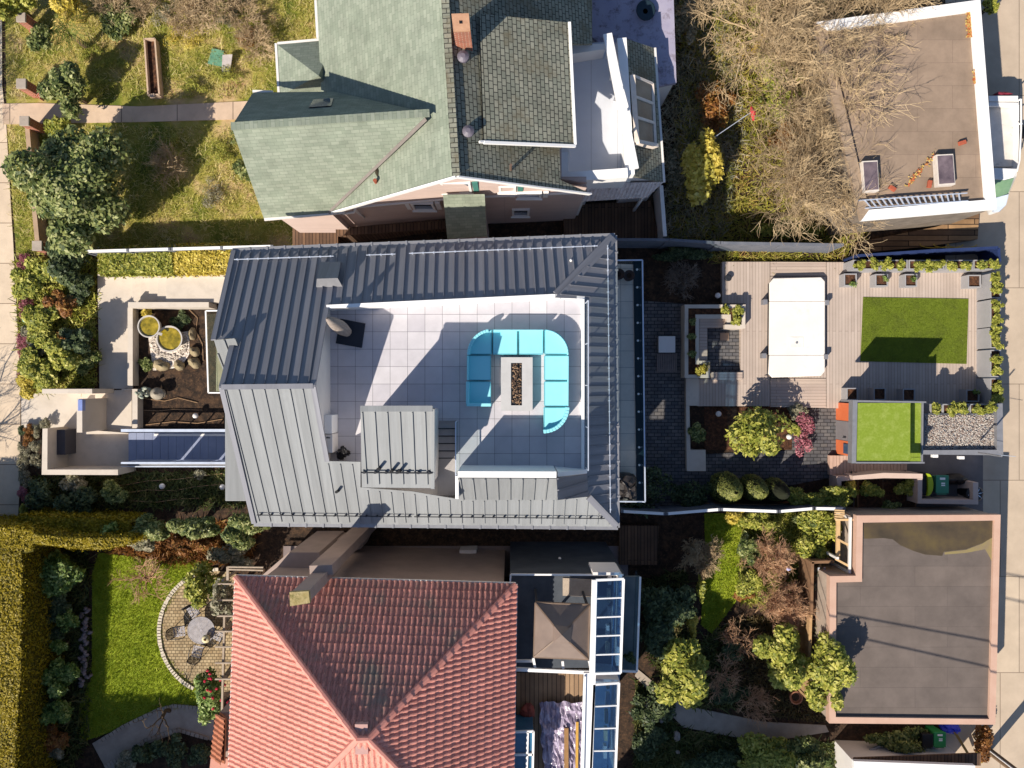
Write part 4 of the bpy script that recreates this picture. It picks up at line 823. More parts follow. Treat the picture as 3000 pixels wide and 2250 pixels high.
# ------------------------------------------------------------------ red tiled house to the south
RT = BR('red_roof_tile', (222, 152, 136), (204, 134, 118), (150, 98, 86), .185, .34, .006, 0, rough=.8, bump=.1, var=.10, vsc=.8)
RTW = BR('weathered_red_tile', (206, 140, 126), (164, 114, 102), (118, 84, 76), .19, .34, .006, 0, rough=.85, bump=.1, var=.14, vsc=.7, c3=(140, 122, 108))
STUC = M('pink_stucco', [(150, 134, 126), (166, 146, 136)], 1.5, .9, .2, 60)
RH = thing('red_tiled_house', 'house with a hipped red clay tile roof and white conservatory, bottom of the photo', 'house', (-3, -12, 0))
RZ, EZ = 11.6, 8.0
hA, hB = P((1048, 2164), RZ), P((1080, 2164), RZ)
cNW, cNE, cSW = P((692, 1690), EZ), P((1511, 1713), EZ), P((662, 2560), EZ); cSE = P((1498, 2590), EZ)
def tiled(nm, poly, mat, cw=.19, ch=.34, lift=.052):
    n, u, v = plane_frame(poly); o = Vector(poly[0]); uv = [((Vector(p)-o).dot(u), (Vector(p)-o).dot(v)) for p in poly]
    u0, u1 = min(p[0] for p in uv), max(p[0] for p in uv); v0, v1 = min(p[1] for p in uv), max(p[1] for p in uv)
    nc = int((u1-u0)/cw)+1; nr = int((v1-v0)/ch)+1; prof = [(0, 0), (.16, .35), (.34, .92), (.5, 1), (.66, .92), (.84, .35)]
    us = [u0+(i+f)*cw for i in range(nc) for f, h in prof]; hs = [h*lift for i in range(nc) for f, h in prof]; vs = []; vh = []
    for j in range(nr): vs += [v0+j*ch, v0+(j+.985)*ch]; vh += [.035, .0]
    U, V = np.meshgrid(us, vs); Hh = np.array(hs)[None, :]+np.array(vh)[:, None]
    rowj = np.repeat(np.sin(np.arange(nr)*12.9898)*43758.5453 % 1, 2)[:, None]; colj = np.repeat(np.sin(np.arange(nc)*78.233)*24634.63 % 1, 6)[None, :]
    Hh = Hh+.012*(np.abs(np.sin((rowj*7+colj*11)*6.28)))
    pts = np.array(o)[None, None, :]+U[..., None]*np.array(u)+V[..., None]*np.array(v)+Hh[..., None]*np.array(n)
    bm = bmesh.new(); vv = [[bm.verts.new(p) for p in row] for row in pts]
    for j in range(len(vs)-1):
        for i in range(len(us)-1): bm.faces.new((vv[j][i], vv[j][i+1], vv[j+1][i+1], vv[j+1][i]))
    c = sum((Vector(p) for p in poly), Vector())/len(poly)
    for i in range(len(poly)):
        a, b = Vector(poly[i]), Vector(poly[(i+1) % len(poly)]); pn = (b-a).cross(n).normalized()
        if pn.dot(c-a) > 0: pn = -pn
        bmesh.ops.bisect_plane(bm, geom=bm.verts[:]+bm.edges[:]+bm.faces[:], plane_co=a, plane_no=pn, clear_outer=True)
    mb = MB(); bm.verts.index_update(); mb.v = [tuple(p.co) for p in bm.verts]; mb.f = [tuple(q.index for q in f.verts) for f in bm.faces]; mb.m = [0]*len(mb.f); bm.free()
    mb._slab([p-n*.005 for p in poly], .1, 0, None); return mb.build(nm, mat, RH)
tiled('roof', [cNW, cNE, hB, hA], RTW); tiled('roof', [cSW, cNW, hA], RT, .185); tiled('roof', [cNE, cSE, hB], RT, .185); tiled('roof', [cSE, cSW, hA, hB], RT)
mb = MB()
def capt(a, b, r=.11, step=.36):
    d = b-a; n = max(1, int(d.length/step))
    for k in range(n): mb.tube([a+d*(k/n)+Z*.05, a+d*((k+1.06)/n)+Z*.03], [r*1.08, r*.92], 8)
capt(cNW, hA); capt(cNE, hB); capt(cSW, hA); capt(cSE, hB); capt(hA, hB); mb.build('ridge_tile', M('hip_tile', [(206, 132, 116), (218, 148, 132)], 3, .75, .15), RH)
mb = MB()
for a, b in ((cNW, cNE), (cNE, cSE), (cSW, cNW)): mb.beam(a-Z*.06, b-Z*.06, .13, .12)
d = cNE-cNW
for k in range(50): c = cNW+d*(k/50); mb.beam(c+Z*.02-d.normalized()*.02, c+Z*.02+d.normalized()*.02, .15, .03)
mb.build('gutter', WHITEG, RH)
mb = MB(); mb.prism([cNW+Vector((.45, -.45, -.15)), cNE+Vector((-.45, -.45, -.15)), cSE+Vector((-.45, .4, -.15)), cSW+Vector((.45, .4, -.15))], 0); mb.build('wall', STUC, RH)
for x, y, dz in ((1016, 1405, .02), (1018, 1533, .0)):
    mb = MB(); q = P(E2(x, y), 11.45); mb.box(q.x-.2, q.x+.2, q.y-.16, q.y+.16, 10.6, 11.5); mb.build('roof_vent', M('pinkish_vent', [(186, 146, 138)], 4, .7, .1), RH)
# tall stuccoed chimney on the north side
ct = [P(E2(*q), 11.1) for q in ((562, 518), (672, 512), (680, 580), (566, 598))]; cc = sum(ct, Vector())/4
mb = MB(); mb.prism(ct, 6.5); mb.prism([p+Vector((.02, .25, 0)) for p in [Vector((ct[0].x-.1, ct[0].y, 8.6)), Vector((ct[1].x+.15, ct[1].y, 8.6)), Vector((ct[2].x+.15, ct[2].y, 8.6)), Vector((ct[3].x-.1, ct[3].y, 8.6))]], 0); ck = mb.build('chimney', STUC, RH)
mb = MB(); mb.prism([cc+(p-cc)*1.12+Z*.12 for p in ct], 11.05); mb.build('cap', M('mossy_cap', [(140, 124, 74), (176, 158, 116)], 5, .9, .4, 20, grime=((84, 84, 30), 7, .38)), ck)
# stucco ground-floor strip, side door steps, window and lamp on the north side
mb = MB(); mb.prism(PP(E2, [(360, 395), (560, 262), (740, 262), (745, 300), (860, 420), (1548, 430), (1548, 240), (1050, 230), (900, 390), (700, 420)], .06)[:5]+PP(E2, [(700, 420)], .06), 0) if False else mb.prism(rect(S_, 830, 1600, 1840, 1690, .06), 0); struct(mb.build('side_path', M('side_path_concrete', [(120, 108, 108), (140, 126, 122)], 1.5, .9, .2)))
mb = MB(); mb.prism(PP(E2, [(545, 262), (740, 262), (760, 300), (640, 420), (360, 420)], 4.6), 0); mb.build('side_wing', STUC, RH)
mb = MB(); mb.prism(PP(E2, [(795, 178), (1040, 178), (1010, 240), (890, 275), (720, 252)], 1.6), 0); mb.build('porch', STUC, RH)
mb = MB(); mb.box(-8.6, -8.2, -6.9, -6.7, 0, .5) if False else mb.prism(PP(E3, [(212, 250), (322, 246), (322, 268), (214, 272)], 1.0), .05); mb.build('window_well', WHITEG, RH)
mb = MB(); c = P(E3(862, 325), 3.5); mb.tube([c, c+Vector((0, .2, .05))], [.08, .05], 8); mb.build('wall_lamp', WHITE, RH)
# roof terrace, pavilion, conservatories
zt = 6.2
mb = MB(); mb.prism(PP(E3, [(540, 405), (1285, 405), (1265, 1010), (575, 1010)], zt), 0); mb.build('terrace', M('dark_terrace', [(52, 58, 68), (74, 80, 88)], 1.4, .7, .1, 30), RH)
mb = MB(); mb.prism(PP(E3, [(882, 428), (1070, 438), (1062, 550), (882, 542)], zt+.04), zt); mb.build('doormat', M('beige_mat', [(178, 162, 146)], 6, .95, .4, 40), RH)
mb = MB()
def white_rail(pts, z, w=.09, h=.1):
    q = PP(E3, pts, z)
    for a, b in zip(q[:-1], q[1:]): mb.beam(a, b, w, h)
white_rail([(540, 470), (545, 405), (1275, 408)], zt+1.0, .06, .05); white_rail([(580, 965), (690, 965)], zt+1.0); white_rail([(578, 1018), (1085, 1040)], zt+1.2, .12, .12); white_rail([(690, 945), (705, 1020)], zt+1.1); white_rail([(880, 965), (885, 1020)], zt+1.1); white_rail([(1055, 960), (1080, 1040)], zt+1.1, .14); mb.build('terrace_railing', WHITE, RH)
PV = thing('pavilion', 'square dark canopy with a pointed vented top on the red house terrace', 'pavilion', P(E3(875, 770), zt))
zp = zt+2.0; pc = [P(E3(*q), zp) for q in ((705, 590), (1055, 605), (1045, 955), (695, 940))]; pa = P(E3(872, 795), zp+.75); mb = MB(); CAN = M('taupe_canopy', [(112, 98, 90), (128, 112, 102)], 1.6, .7, .1, 30)
for i in range(4): mb.face([pc[i], pc[(i+1) % 4], pa])
mb.build('canopy', CAN, PV); mb = MB(); vc = [P(E3(*q), zp+.45) for q in ((812, 722), (945, 735), (938, 856), (808, 855))]; va = P(E3(876, 798), zp+1.05)
for i in range(4): mb.face([vc[i], vc[(i+1) % 4], va])
mb.build('vent_cap', CAN, PV); mb = MB()
for i in range(4): mb.beam(pc[i]-Z*.06, pc[(i+1) % 4]-Z*.06, .06, .14); mb.beam(pc[i], pa, .05, .05)
mb.build('frame', M('bronze_frame', [(120, 100, 84)], 4, .5), PV)
for i in range(4):
    p = pc[i].lerp(pa, .06); mb = MB(); mb.beam(p-Z*.05, Vector((p.x, p.y, zt)), .08, .08); mb.build('post', DARK, PV)
def conserv(nm, quad, zz, bars, wl=None, glass=None):
    q = [P(E3(*p[:2]), p[2] if len(p) > 2 else zz) for p in quad]; mb = MB(); mb._slab(q, .02, 0, None); g_ = mb.build(nm, glass or GLB, RH); mb = MB()
    for i in range(4): mb.beam(q[i]+Z*.03, q[(i+1) % 4]+Z*.03, .08, .08)
    for k in range(1, bars): mb.beam(q[0].lerp(q[3], k/bars)+Z*.02, q[1].lerp(q[2], k/bars)+Z*.02, .045, .06)
    mb.beam(q[0].lerp(q[1], .7)-Z*.1, q[3].lerp(q[2], .7)-Z*.1, .04, .06); mb.build('glazing_bar', WHITE, g_); return q
cq = conserv('conservatory_roof', [(1095, 440, 8.7), (1275, 432, 8.5), (1255, 1040, 8.5), (1082, 1045, 8.7)], 8, 5)
c2 = conserv('conservatory_roof', [(1085, 1115, 8.2), (1245, 1105, 7.9), (1222, 1690, 7.9), (1062, 1690, 8.2)], 8, 4)
mb = MB()
for q in (cq, c2):
    mb.prism([q[0]-Z*.3, q[1]-Z*.3, q[2]-Z*.3, q[3]-Z*.3], 5.0) if False else None
    mb.beam(Vector((q[1].x, q[1].y, 7.0)), Vector((q[2].x, q[2].y, 7.0)), .1, 1.7); mb.beam(Vector((q[0].x, q[0].y, 7.0)), Vector((q[1].x, q[1].y, 7.0)), .1, 1.6)
mb.build('conservatory_wall', WHITEG, RH)
mb = MB(); mb.prism(PP(E3, [(1090, 430), (1280, 430), (1225, 1700), (1060, 1700)], 6.15), 0); mb.build('conservatory_floor', M('blue_floor', [(78, 100, 130), (120, 140, 162)], 1.2, .4, .02), RH)
mb = MB(); g = random.Random(12)
for q in (cq, c2):
    a_, b_ = q[0].lerp(q[1], .72), q[3].lerp(q[2], .72)
    for k in range(5):
        f = (k+.2)/5; p = a_.lerp(b_, f); p2 = a_.lerp(b_, f+.14); mb.beam(Vector((p.x+g.uniform(-.02, .02), p.y, 6.9)), Vector((p2.x, p2.y, 6.9)), .12, .3, g.randint(0, 1))
mb.build('blind', [M('cream_blind', [(206, 194, 160)], 3, .8), WHITEG], RH)
mb = MB(); mb.beam(P(E3(1088, 440), 8.22), P(E3(1072, 1045), 8.22), .2, .14); mb.beam(P(E3(1056, 1040), 8.2), P(E3(1035, 1690), 8.2), .42, .14); mb.beam(P(E3(1025, 1060), 8.25), P(E3(1012, 1690), 8.25), .06, .2); mb.build('box_gutter', WHITE, RH)
mb = MB(); mb.prism(PP(E3, [(1280, 420), (1385, 420), (1362, 1032), (1262, 1032)], 5.2), 5.0); mb.build('balcony_floor', M('balcony_grey', [(96, 104, 108), (120, 126, 128)], 1.5, .7, .1), RH)
mb = MB(); q = PP(E3, [(1280, 385), (1400, 385), (1362, 1034), (1262, 1030)], 6.2); q[1] = P(E3(1384, 420), 6.2)
for a, b in ((q[1], q[2]), (q[2], q[3])): mb.beam(a-Z*.5, b-Z*.5, .03, 1.0, 0); mb.beam(a, b, .07, .07, 1)
mb.build('balcony_railing', [GLZ, WHITE], RH)
bush('potted_shrub', 'small shrub at the south end of the red house balcony, behind white railing', 'plant', E3, 1312, 945, 36, .6, L_DRK, 500, .07, base=5.2)
# deck with sheeting below the white gutter
mb = MB(); mb.prism(PP(E3, [(575, 1042), (1050, 1042), (1030, 1700), (545, 1700)], zt-.3), 0); mb.build('roof_deck', BR('deck_old_boards', (156, 128, 100), (132, 106, 84), (46, 36, 30), 5, .17, .012, .4, R(90), .85, .4, .2), RH)
PSH = M('clear_plastic_sheet', [(104, 92, 108), (160, 146, 168), (214, 204, 226)], 2.2, .18, .9, 7, stretch=(6, .8, 1), spec=.9)
mb = MB(); n = 18; g = random.Random(6); q = [P(E3(*p), zt-.18) for p in ((725, 1225), (1022, 1230), (1020, 1690), (760, 1690))]
gv = [[q[0].lerp(q[1], i/n).lerp(q[3].lerp(q[2], i/n), j/n)+Z*g.uniform(0, .16)+Vector((g.gauss(0, .03), g.gauss(0, .03), 0)) for i in range(n+1)] for j in range(n+1)]
mb.v = [tuple(p) for r_ in gv for p in r_]
for j in range(n):
    for i in range(n): mb.f.append((j*(n+1)+i, (j+1)*(n+1)+i, (j+1)*(n+1)+i+1, j*(n+1)+i+1)); mb.m.append(0)
tag(mb.build('plastic_sheet', PSH), 'crumpled clear plastic sheet spread over the boards of the red house deck', 'plastic sheet')
for i, (x0, y0, x1, y1, wd, lb) in enumerate(((975, 1360, 972, 1690, .1, 'thin yellow timber plank laid on the plastic sheet'), (905, 1400, 905, 1700, .16, 'wide brown timber plank beside the yellow one on the plastic sheet'))):
    mb = MB(); mb.beam(P(E3(x0, y0), zt), P(E3(x1, y1), zt), wd, .05); tag(mb.build('plank', M('plank_%s' % ('yellow' if i == 0 else 'brown'), [(196, 152, 70)] if i == 0 else [(150, 112, 70)], 4, .8, .3, 20)), lb, 'plank')
mb = MB(); mb.rock(P(E3(655, 1290), zt-.1), .26, .34, .12, 4); tag(mb.build('bag', M('terracotta_bag', [(150, 76, 62), (120, 56, 50)], 5, .8, .4)), 'rumpled terracotta bag by the wall end of the plastic sheet', 'bag')
mb = MB(); mb.prism(PP(E3, [(562, 1425), (692, 1420), (688, 1700), (548, 1700)], 7.4), 5); mb.build('dormer', M('blue_glazing', [(36, 84, 116), (64, 118, 150)], .9, .12, 0, spec=.8), RH)
mb = MB(); q = [P(E3(*p), 7.44) for p in ((560, 1425), (692, 1420), (686, 1720), (546, 1720))]
for a, b in ((q[0], q[1]), (q[1], q[2]), (q[0].lerp(q[3], .5), q[1].lerp(q[2], .5)), (q[0].lerp(q[1], .72), q[3].lerp(q[2], .72))): mb.beam(a, b, .08, .08)
mb.build('glazing_bar', WHITE, RH)
# west porch with tiled top
pp = [P(E1(*p), 5.4) for p in ((1330, 1325), (1398, 1325), (1392, 1598), (1288, 1598))]; mb = MB(); mb.prism([p-Z*.08 for p in pp], 0); mb.build('porch_wall', STUC, RH)
pq = [pp[1]+Z*.5, pp[2]+Z*.5, pp[3], pp[0]]; tiled('porch_roof', pq, M('brown_tile', [(150, 92, 66), (176, 110, 80)], 3, .8, .2), .2, .4)
mb = MB(); mb.prism(PP(E1, [(1280, 1602), (1392, 1602), (1388, 1700), (1270, 1700)], 5.3), 0); mb.build('porch_wall', M('rose_stucco', [(196, 140, 122)], 3, .9, .2), RH)
# pergola along the west eave
PG = thing('pergola', 'pale timber pergola of crossbeams along the red house west eave', 'pergola', P(E1(1360, 900), 0))
PGM = M('greyed_timber', [(150, 134, 116), (172, 156, 138)], 5, .85, .3, 20); zz = 2.8
mb = MB(); mb.beam(P(E1(1365, 740), zz), P(E1(1350, 1330), zz), .08, .12); mb.beam(P(E1(1385, 435), zz), P(E1(1385, 520), zz), .1, .12); mb.build('beam', PGM, PG)
for y0, y1, x0 in ((437, 440, 1385), (452, 458, 1390), (540, 540, 1325), (638, 640, 1320), (735, 735, 1320), (828, 830, 1310), (922, 925, 1308), (1020, 1020, 1308), (1118, 1118, 1308)):
    mb = MB(); mb.beam(P(E1(x0, y0), zz+.12), P(E1(1600, y1), zz+.12), .06, .1); mb.build('rafter', PGM, PG)
for y in (520, 828, 1320):
    p = P(E1(1352, y), zz); mb = MB(); mb.beam(p, Vector((p.x, p.y, 0)), .1, .1); mb.build('post', PGM, PG)
# iron table and four chairs on the round patio
IRON = M('cast_iron', [(120, 116, 120), (150, 146, 150)], 6, .5, .05, 40, metal=.3); IROND = M('dark_iron', [(46, 42, 44)], 5, .5)
tc = P(E1(1222, 822), .72); TB = thing('garden_table', 'round lattice topped iron table on the crescent patio', 'table', (tc.x, tc.y, .05))
tr = .6; mb = MB(); n = 13
for k in range(-n, n+1):
    o = k*tr/n*.98; l = math.sqrt(max(0, tr*tr-o*o))-.01
    if l > .03: mb.beam(tc+Vector((o, -l, 0)), tc+Vector((o, l, 0)), .026, .015); mb.beam(tc+Vector((-l, o, .004)), tc+Vector((l, o, .004)), .026, .015)
mb.tube([tc+Vector((tr*math.cos(R(a)), tr*math.sin(R(a)), 0)) for a in range(0, 361, 12)], .022, 6); mb.lathe(tc-Z*.01, [(.06, 0), (.06, .025)], 12); mb.build('table_top', IRON, TB)
for k in range(4):
    a = R(45+90*k); mb = MB(); mb.tube([tc+Vector((.12*math.cos(a), .12*math.sin(a), -.02)), tc+Vector((.2*math.cos(a), .2*math.sin(a), -.4)), tc+Vector((.42*math.cos(a), .42*math.sin(a), -.67))], .02, 6); mb.build('leg', IRON, TB)
pc_ = P(E1(1263, 865), .75); t = thing('table_lantern', 'round cream lantern standing on the lattice table', 'lantern', pc_)
mb = MB(); mb.lathe(pc_, [(.06, 0), (.16, .1), (.19, .2), (.16, .3), (.06, .36)], 20); mb.build('globe', M('cream_glaze', [(206, 194, 150), (226, 214, 176)], 3, .4), t, smooth=True)
mb = MB(); mb.lathe(pc_+Z*.35, [(.07, 0), (.02, .08)], 14); mb.build('lid', M('tan_lid', [(150, 118, 70)], 3, .5), t)
def chair(label):
    c = thing('garden_chair', label, 'chair', (0, 0, .05), 'iron chairs round the lattice table')
    mb = MB(); s = .23
    for k in range(7): o = -s+2*s*(k+.5)/7; mb.beam((o, -s, .44), (o, s, .44), .035, .015)
    for k in range(4): o = -s+2*s*k/3; mb.beam((-s, o, .447), (s, o, .447), .05, .015)
    mb.build('seat', IRON, c)
    mb = MB(); L = lambda f, h: Vector((-.24+.48*f, -.25-.12*h, .46+.46*h+.06*h*math.sin(math.pi*f)))
    for k in range(-4, 9):
        for sg in (1, -1):
            a, b = (k*.125, 0.), (k*.125+sg*.5, 1.)
            x0, x1 = a[0], b[0]; ts = [0, 1]
            for lim in (0, 1):
                if (x0-lim)*(x1-lim) < 0: ts.append((lim-x0)/(x1-x0))
            ts.sort(); ts = [q for q in ts if -1e-6 <= x0+(x1-x0)*q <= 1+1e-6]
            if len(ts) >= 2: mb.beam(L(x0+(x1-x0)*ts[0], ts[0]), L(x0+(x1-x0)*ts[-1], ts[-1]), .018, .018)
    mb.tube([L(0, 0), L(0, .6), L(.15, 1), L(.5, 1.05), L(.85, 1), L(1, .6), L(1, 0)], .02, 6); mb.build('backrest', IROND, c)
    for sx in (-1, 1):
        mb = MB(); mb.tube([(sx*.26, -.3, .66), (sx*.29, 0, .68), (sx*.27, .2, .64), (sx*.25, .22, .44)], .018, 6); mb.build('armrest', IROND, c)
        for sy in (-1, 1): mb = MB(); mb.tube([(sx*.21, sy*.2, .44), (sx*.24, sy*.25, .0)], .017, 5); mb.build('leg', IROND, c)
    return c
for i, (x, y, lb) in enumerate(((1178, 705, 'pale seated iron chair on the far north side of the lattice table'), (1092, 828, 'iron chair facing right, on the lawn side of the lattice table'), (1202, 950, 'iron chair below the lattice table, nearest the little bare tree shadow'), (1322, 850, 'iron chair tucked under the lattice table on the pergola side'))):
    p = P(E1(x, y), .4); c = chair(lb) if i == 0 else dup(ch0)
    if i == 0: ch0 = c
    c['label'] = lb; d = Vector((tc.x-p.x, tc.y-p.y)); c.location = (p.x, p.y, .05); c.rotation_euler = (0, 0, math.atan2(d.y, d.x)-math.pi/2)
# ------------------------------------------------------------------ back garden of the modern house
def planter(nm, label, K, x0, y0, x1, y1, zt, zb, group=None, mat=None, w=.045, cat='planter'):
    q = rect(K, x0, y0, x1, y1, zt); xs = sorted((q[0].x, q[1].x)); ys = sorted((q[0].y, q[2].y)); a, b, c, d = xs[0]-w, xs[1]+w, ys[0]-w, ys[1]+w
    t = thing(nm, label, cat, ((a+b)/2, (c+d)/2, zb), group); mb = MB()
    mb.box(a, a+w, c, d, zb, zt); mb.box(b-w, b, c, d, zb, zt); mb.box(a+w, b-w, c, c+w, zb, zt); mb.box(a+w, b-w, d-w, d, zb, zt); mb.build('box', mat or PLAST, t)
    mb = MB(); mb.box(a+w, b-w, c+w, d-w, zb+.02, zt-.07); mb.build('soil', MULCH, t); return t
def tuft(label, K, x, y, r, base, mat=L_YEL, n=420, h=.45, size=.07, group=None, name='shrub', cat='shrub', aspect=.35, **k):
    return bush(name, label, cat, K, x, y, r, h, mat, n, size, group, base, 6, aspect=aspect, **k)
cube_top = [(365, 175, 430, 238), (555, 178, 620, 240), (735, 178, 797, 242), (1118, 183, 1185, 247)]; cube_bot = [(380, 870, 438, 932), (545, 870, 607, 932), (722, 875, 785, 937), (1108, 880, 1175, 942)]
what = ['with low silvery rosette', 'with one bright green sprout', 'with mostly bare soil', 'with bare brown soil']
for i, q in enumerate(cube_top): planter('cube_planter', 'grey cube planter %s, %s of four north of the turf' % (what[i], ['leftmost', 'second', 'third', 'rightmost'][i]), D5, *q, .88, ZD, 'cube planters round the artificial turf')
what = ['with dark soil, half in sun', 'in full shade', 'in full shade', 'with a green sprout']
for i, q in enumerate(cube_bot): planter('cube_planter', 'grey cube planter %s, %s of four by the shed' % (what[i], ['leftmost', 'second', 'third', 'rightmost'][i]), D5, *q, .88, ZD, 'cube planters round the artificial turf')
for (x, y, b, lb) in ((412, 228, 0, 'silvery rosette in the leftmost cube planter north of the turf'), (605, 205, 0, 'bright green sprout in the second cube planter north of the turf'), (778, 200, 0, 'tiny sprout in the third cube planter north of the turf'), (1160, 890, 0, 'green sprout in the rightmost cube planter south of the turf')):
    tuft(lb, D5, x, y, 20, .8, L_CAM, 60, .25, .07, name='sprout', cat='plant', aspect=.3)
lp_top = [(415, 572, [455, 540]), (588, 743, [615, 705]), (755, 965, [812, 868, 935]), (978, 1138, [1022, 1105]), (1148, 1305, [1192, 1275])]
for i, (x0, x1, sh) in enumerate(lp_top):
    planter('long_planter', 'long tall grey planter box along the north fence, %s' % ['leftmost', 'second from left', 'middle one, with three shrubs', 'second from right', 'rightmost'][i], D5, x0+4, 92, x1-4, 138, 1.34, ZD, 'long planters round the turf terrace')
    for j, x in enumerate(sh): tuft('small yellow green shrub in the %s north planter, %s' % (['leftmost', 'second', 'middle', 'fourth', 'rightmost'][i], ['left one', 'right one', 'end one'][j] if len(sh) == 2 else ['left of three', 'centre of three', 'right of three'][j]), D5, x, 112+i*2, 34, 1.26, group='yellow green shrubs in the long planters')
rp = [(170, 315, [195, 270]), (330, 490, [365, 445]), (500, 620, [520, 590]), (635, 795, [685, 757]), (808, 960, [855, 918])]
for i, (y0, y1, sh) in enumerate(rp):
    planter('long_planter', 'long tall grey planter box along the alley side, %s' % ['northmost', 'second from north', 'middle one', 'second from south', 'southmost'][i], D5, 1254, y0+4, 1306, y1-4, 1.34, ZD, 'long planters round the turf terrace')
    for j, y in enumerate(sh): tuft('small yellow green shrub in the %s alley side planter, %s one' % (['northmost', 'second', 'middle', 'fourth', 'southmost'][i], ['upper', 'lower'][j]), D5, 1285, y, 36, 1.26, group='yellow green shrubs in the long planters')
bp = [(890, 953, [918]), (965, 1113, [1010, 1075]), (1130, 1290, [1170, 1250])]
for i, (x0, x1, sh) in enumerate(bp):
    planter('long_planter', 'grey planter box between the turf terrace and pebble roof, %s' % ['shortest one', 'middle one', 'rightmost'][i], D5, x0, 968, x1, 1018, 1.75, ZD, 'long planters round the turf terrace')
    for j, x in enumerate(sh): tuft('yellow green shrub beside the pebble roof, %s' % ['in the shortest planter', 'left in middle planter', 'right in middle planter', 'left in right planter', 'right in right planter'][[0, 1, 3][i]+j], D5, x, 992, 36, 1.68, group='yellow green shrubs in the long planters')
mb = MB(); mb.beam(P(D5(475, 312), ZD), P(D5(475, 312), ZD), .1, .1); mb._slab(PP(D5, [(475, 312), (1115, 322), (1103, 718), (459, 702)], ZD+.03), .028, 0, None); struct(mb.build('artificial_turf', TURF))
struct(grassmesh('turf_blades', [PP(D5, [(478, 316), (1112, 325), (1101, 714), (462, 699)], ZD+.03)], 16000, .015, .035, .008, LEAF('turf_blade', [(76, 96, 10), (100, 120, 20), (122, 138, 36)], .2), ZD+.03, lean=.5), 'stuff')
# white spa cover
SP = thing('swim_spa', 'large white folding spa cover set low in the timber deck', 'spa', P((2335, 960), ZD))
sp = PP(S_, [(2266, 815), (2406, 812), (2417, 824), (2417, 1088), (2406, 1101), (2263, 1106), (2252, 1095), (2255, 828)], ZD+.32); c = sum(sp, Vector())/8
mb = MB(); mb.prism([c+(p-c)*.985-Z*.1 for p in sp], ZD); mb.build('shell', DARK, SP)
SPW = M('white_spa_vinyl', [(226, 218, 210), (236, 230, 222)], .8, .55, .25, 3, grime=((206, 198, 190), 1.1, .3))
ys = [sp[0].y+.05, P((0, 882), ZD+.32).y, P((0, 1040), ZD+.32).y, sp[4].y-.05]
for i in range(3):
    yt, yb_ = ys[i]-.006, ys[i+1]+.006; sel = [p for p in sp if yb_-.2 <= p.y <= yt+.2] if i != 1 else []
    xl, xr = sp[7].x, sp[2].x
    if i == 0: po = [sp[7], Vector((xl, yb_, sp[0].z)), Vector((xr, yb_, sp[0].z)), sp[2], sp[1], sp[0]]
    elif i == 1: po = [Vector((xl, yt, sp[0].z)), Vector((xl-.02, yb_, sp[0].z)), Vector((xr, yb_, sp[0].z)), Vector((xr, yt, sp[0].z))]
    else: po = [Vector((xl, yt, sp[0].z)), sp[6], sp[5], sp[4], sp[3], Vector((xr, yt, sp[0].z))]
    mb = MB(); mb._slab(po, .12, 0, None); mb.build('cover_panel', SPW, SP, bevel=.025)
mb = MB(); mb.pbox(D4, 1456, 728, 1552, 804, ZD+.335, ZD+.31); mb.build('hatch', M('white_hatch', [(226, 222, 216)], 2, .5), SP, bevel=.008)
mb = MB(); mb.lathe(P(D4(1502, 768), ZD+.335), [(.05, 0), (.05, .03), (.02, .035)], 12); mb.build('valve', METAL, SP)
for x, y, k in ((2243, 884, D4), (2240, 1042, D4), (2424, 886, D4), (2421, 1045, D4)):
    mb = MB(); p = P((x, y), ZD+.4); mb.box(p.x-.09, p.x+.09, p.y-.11, p.y+.11, ZD, ZD+.4); mb.build('lifter_bracket', M('slate_bracket', [(120, 120, 126)], 3, .6), SP, bevel=.01)
# raised concrete planter with seat and sunken court
KP = thing('seating_planter', 'stepped pale concrete planter wrapping a timber bench, west edge of the deck', 'planter', P(D4(800, 700), 0))
mb = MB(); zc = .85
for r_ in ((725, 503, 1148, 527), (725, 527, 750, 1013), (1122, 527, 1146, 668), (1005, 642, 1122, 670), (750, 990, 898, 1013), (875, 895, 900, 990)): mb.pbox(D4, *r_, zc, 0)
for r_ in ((800, 572, 1045, 600), (800, 600, 824, 918), (1018, 600, 1046, 642), (824, 893, 875, 918)): mb.pbox(D4, *r_, zc-.12, 0)
mb.build('wall', CONC, KP)
mb = MB()
for r_ in ((750, 527, 1122, 572), (750, 572, 800, 990), (1046, 572, 1122, 642), (800, 918, 875, 990)): mb.pbox(D4, *r_, zc-.18, 0)
mb.build('soil', MULCH, KP)
mb = MB(); mb.pbox(D4, 826, 602, 1016, 662, .5, 0); mb.pbox(D4, 826, 663, 882, 892, .5, 0); mb.build('seat', DECKH, KP)
for x, y, r_, m_, lb in ((1010, 540, 32, L_YEL, 'low yellow green shrub at the top of the stepped concrete planter'), (1095, 545, 42, L_YEL, 'bigger yellow green shrub in the stepped planter corner'), (1085, 615, 32, L_YEL, 'yellow green shrub below the corner of the stepped planter'), (778, 620, 24, L_GRN, 'dark green shrub on the long arm of the stepped planter, north'), (776, 720, 26, L_GRN, 'dark green shrub on the long arm of the stepped planter, middle'), (776, 840, 24, L_GRN, 'dark green shrub on the long arm of the stepped planter, south'), (840, 955, 40, L_GOLD, 'golden low shrub in the square foot of the stepped planter'), (880, 925, 16, L_OLIVE, 'blue grey tuft on the foot of the stepped planter')): tuft(lb, D4, x, y, r_, .68, m_, 380, .4, .07)
mb = MB(); mb.pbox(D4, 884, 662, 1112, 972, .06, 0); struct(mb.build('sunken_court', PAVER))
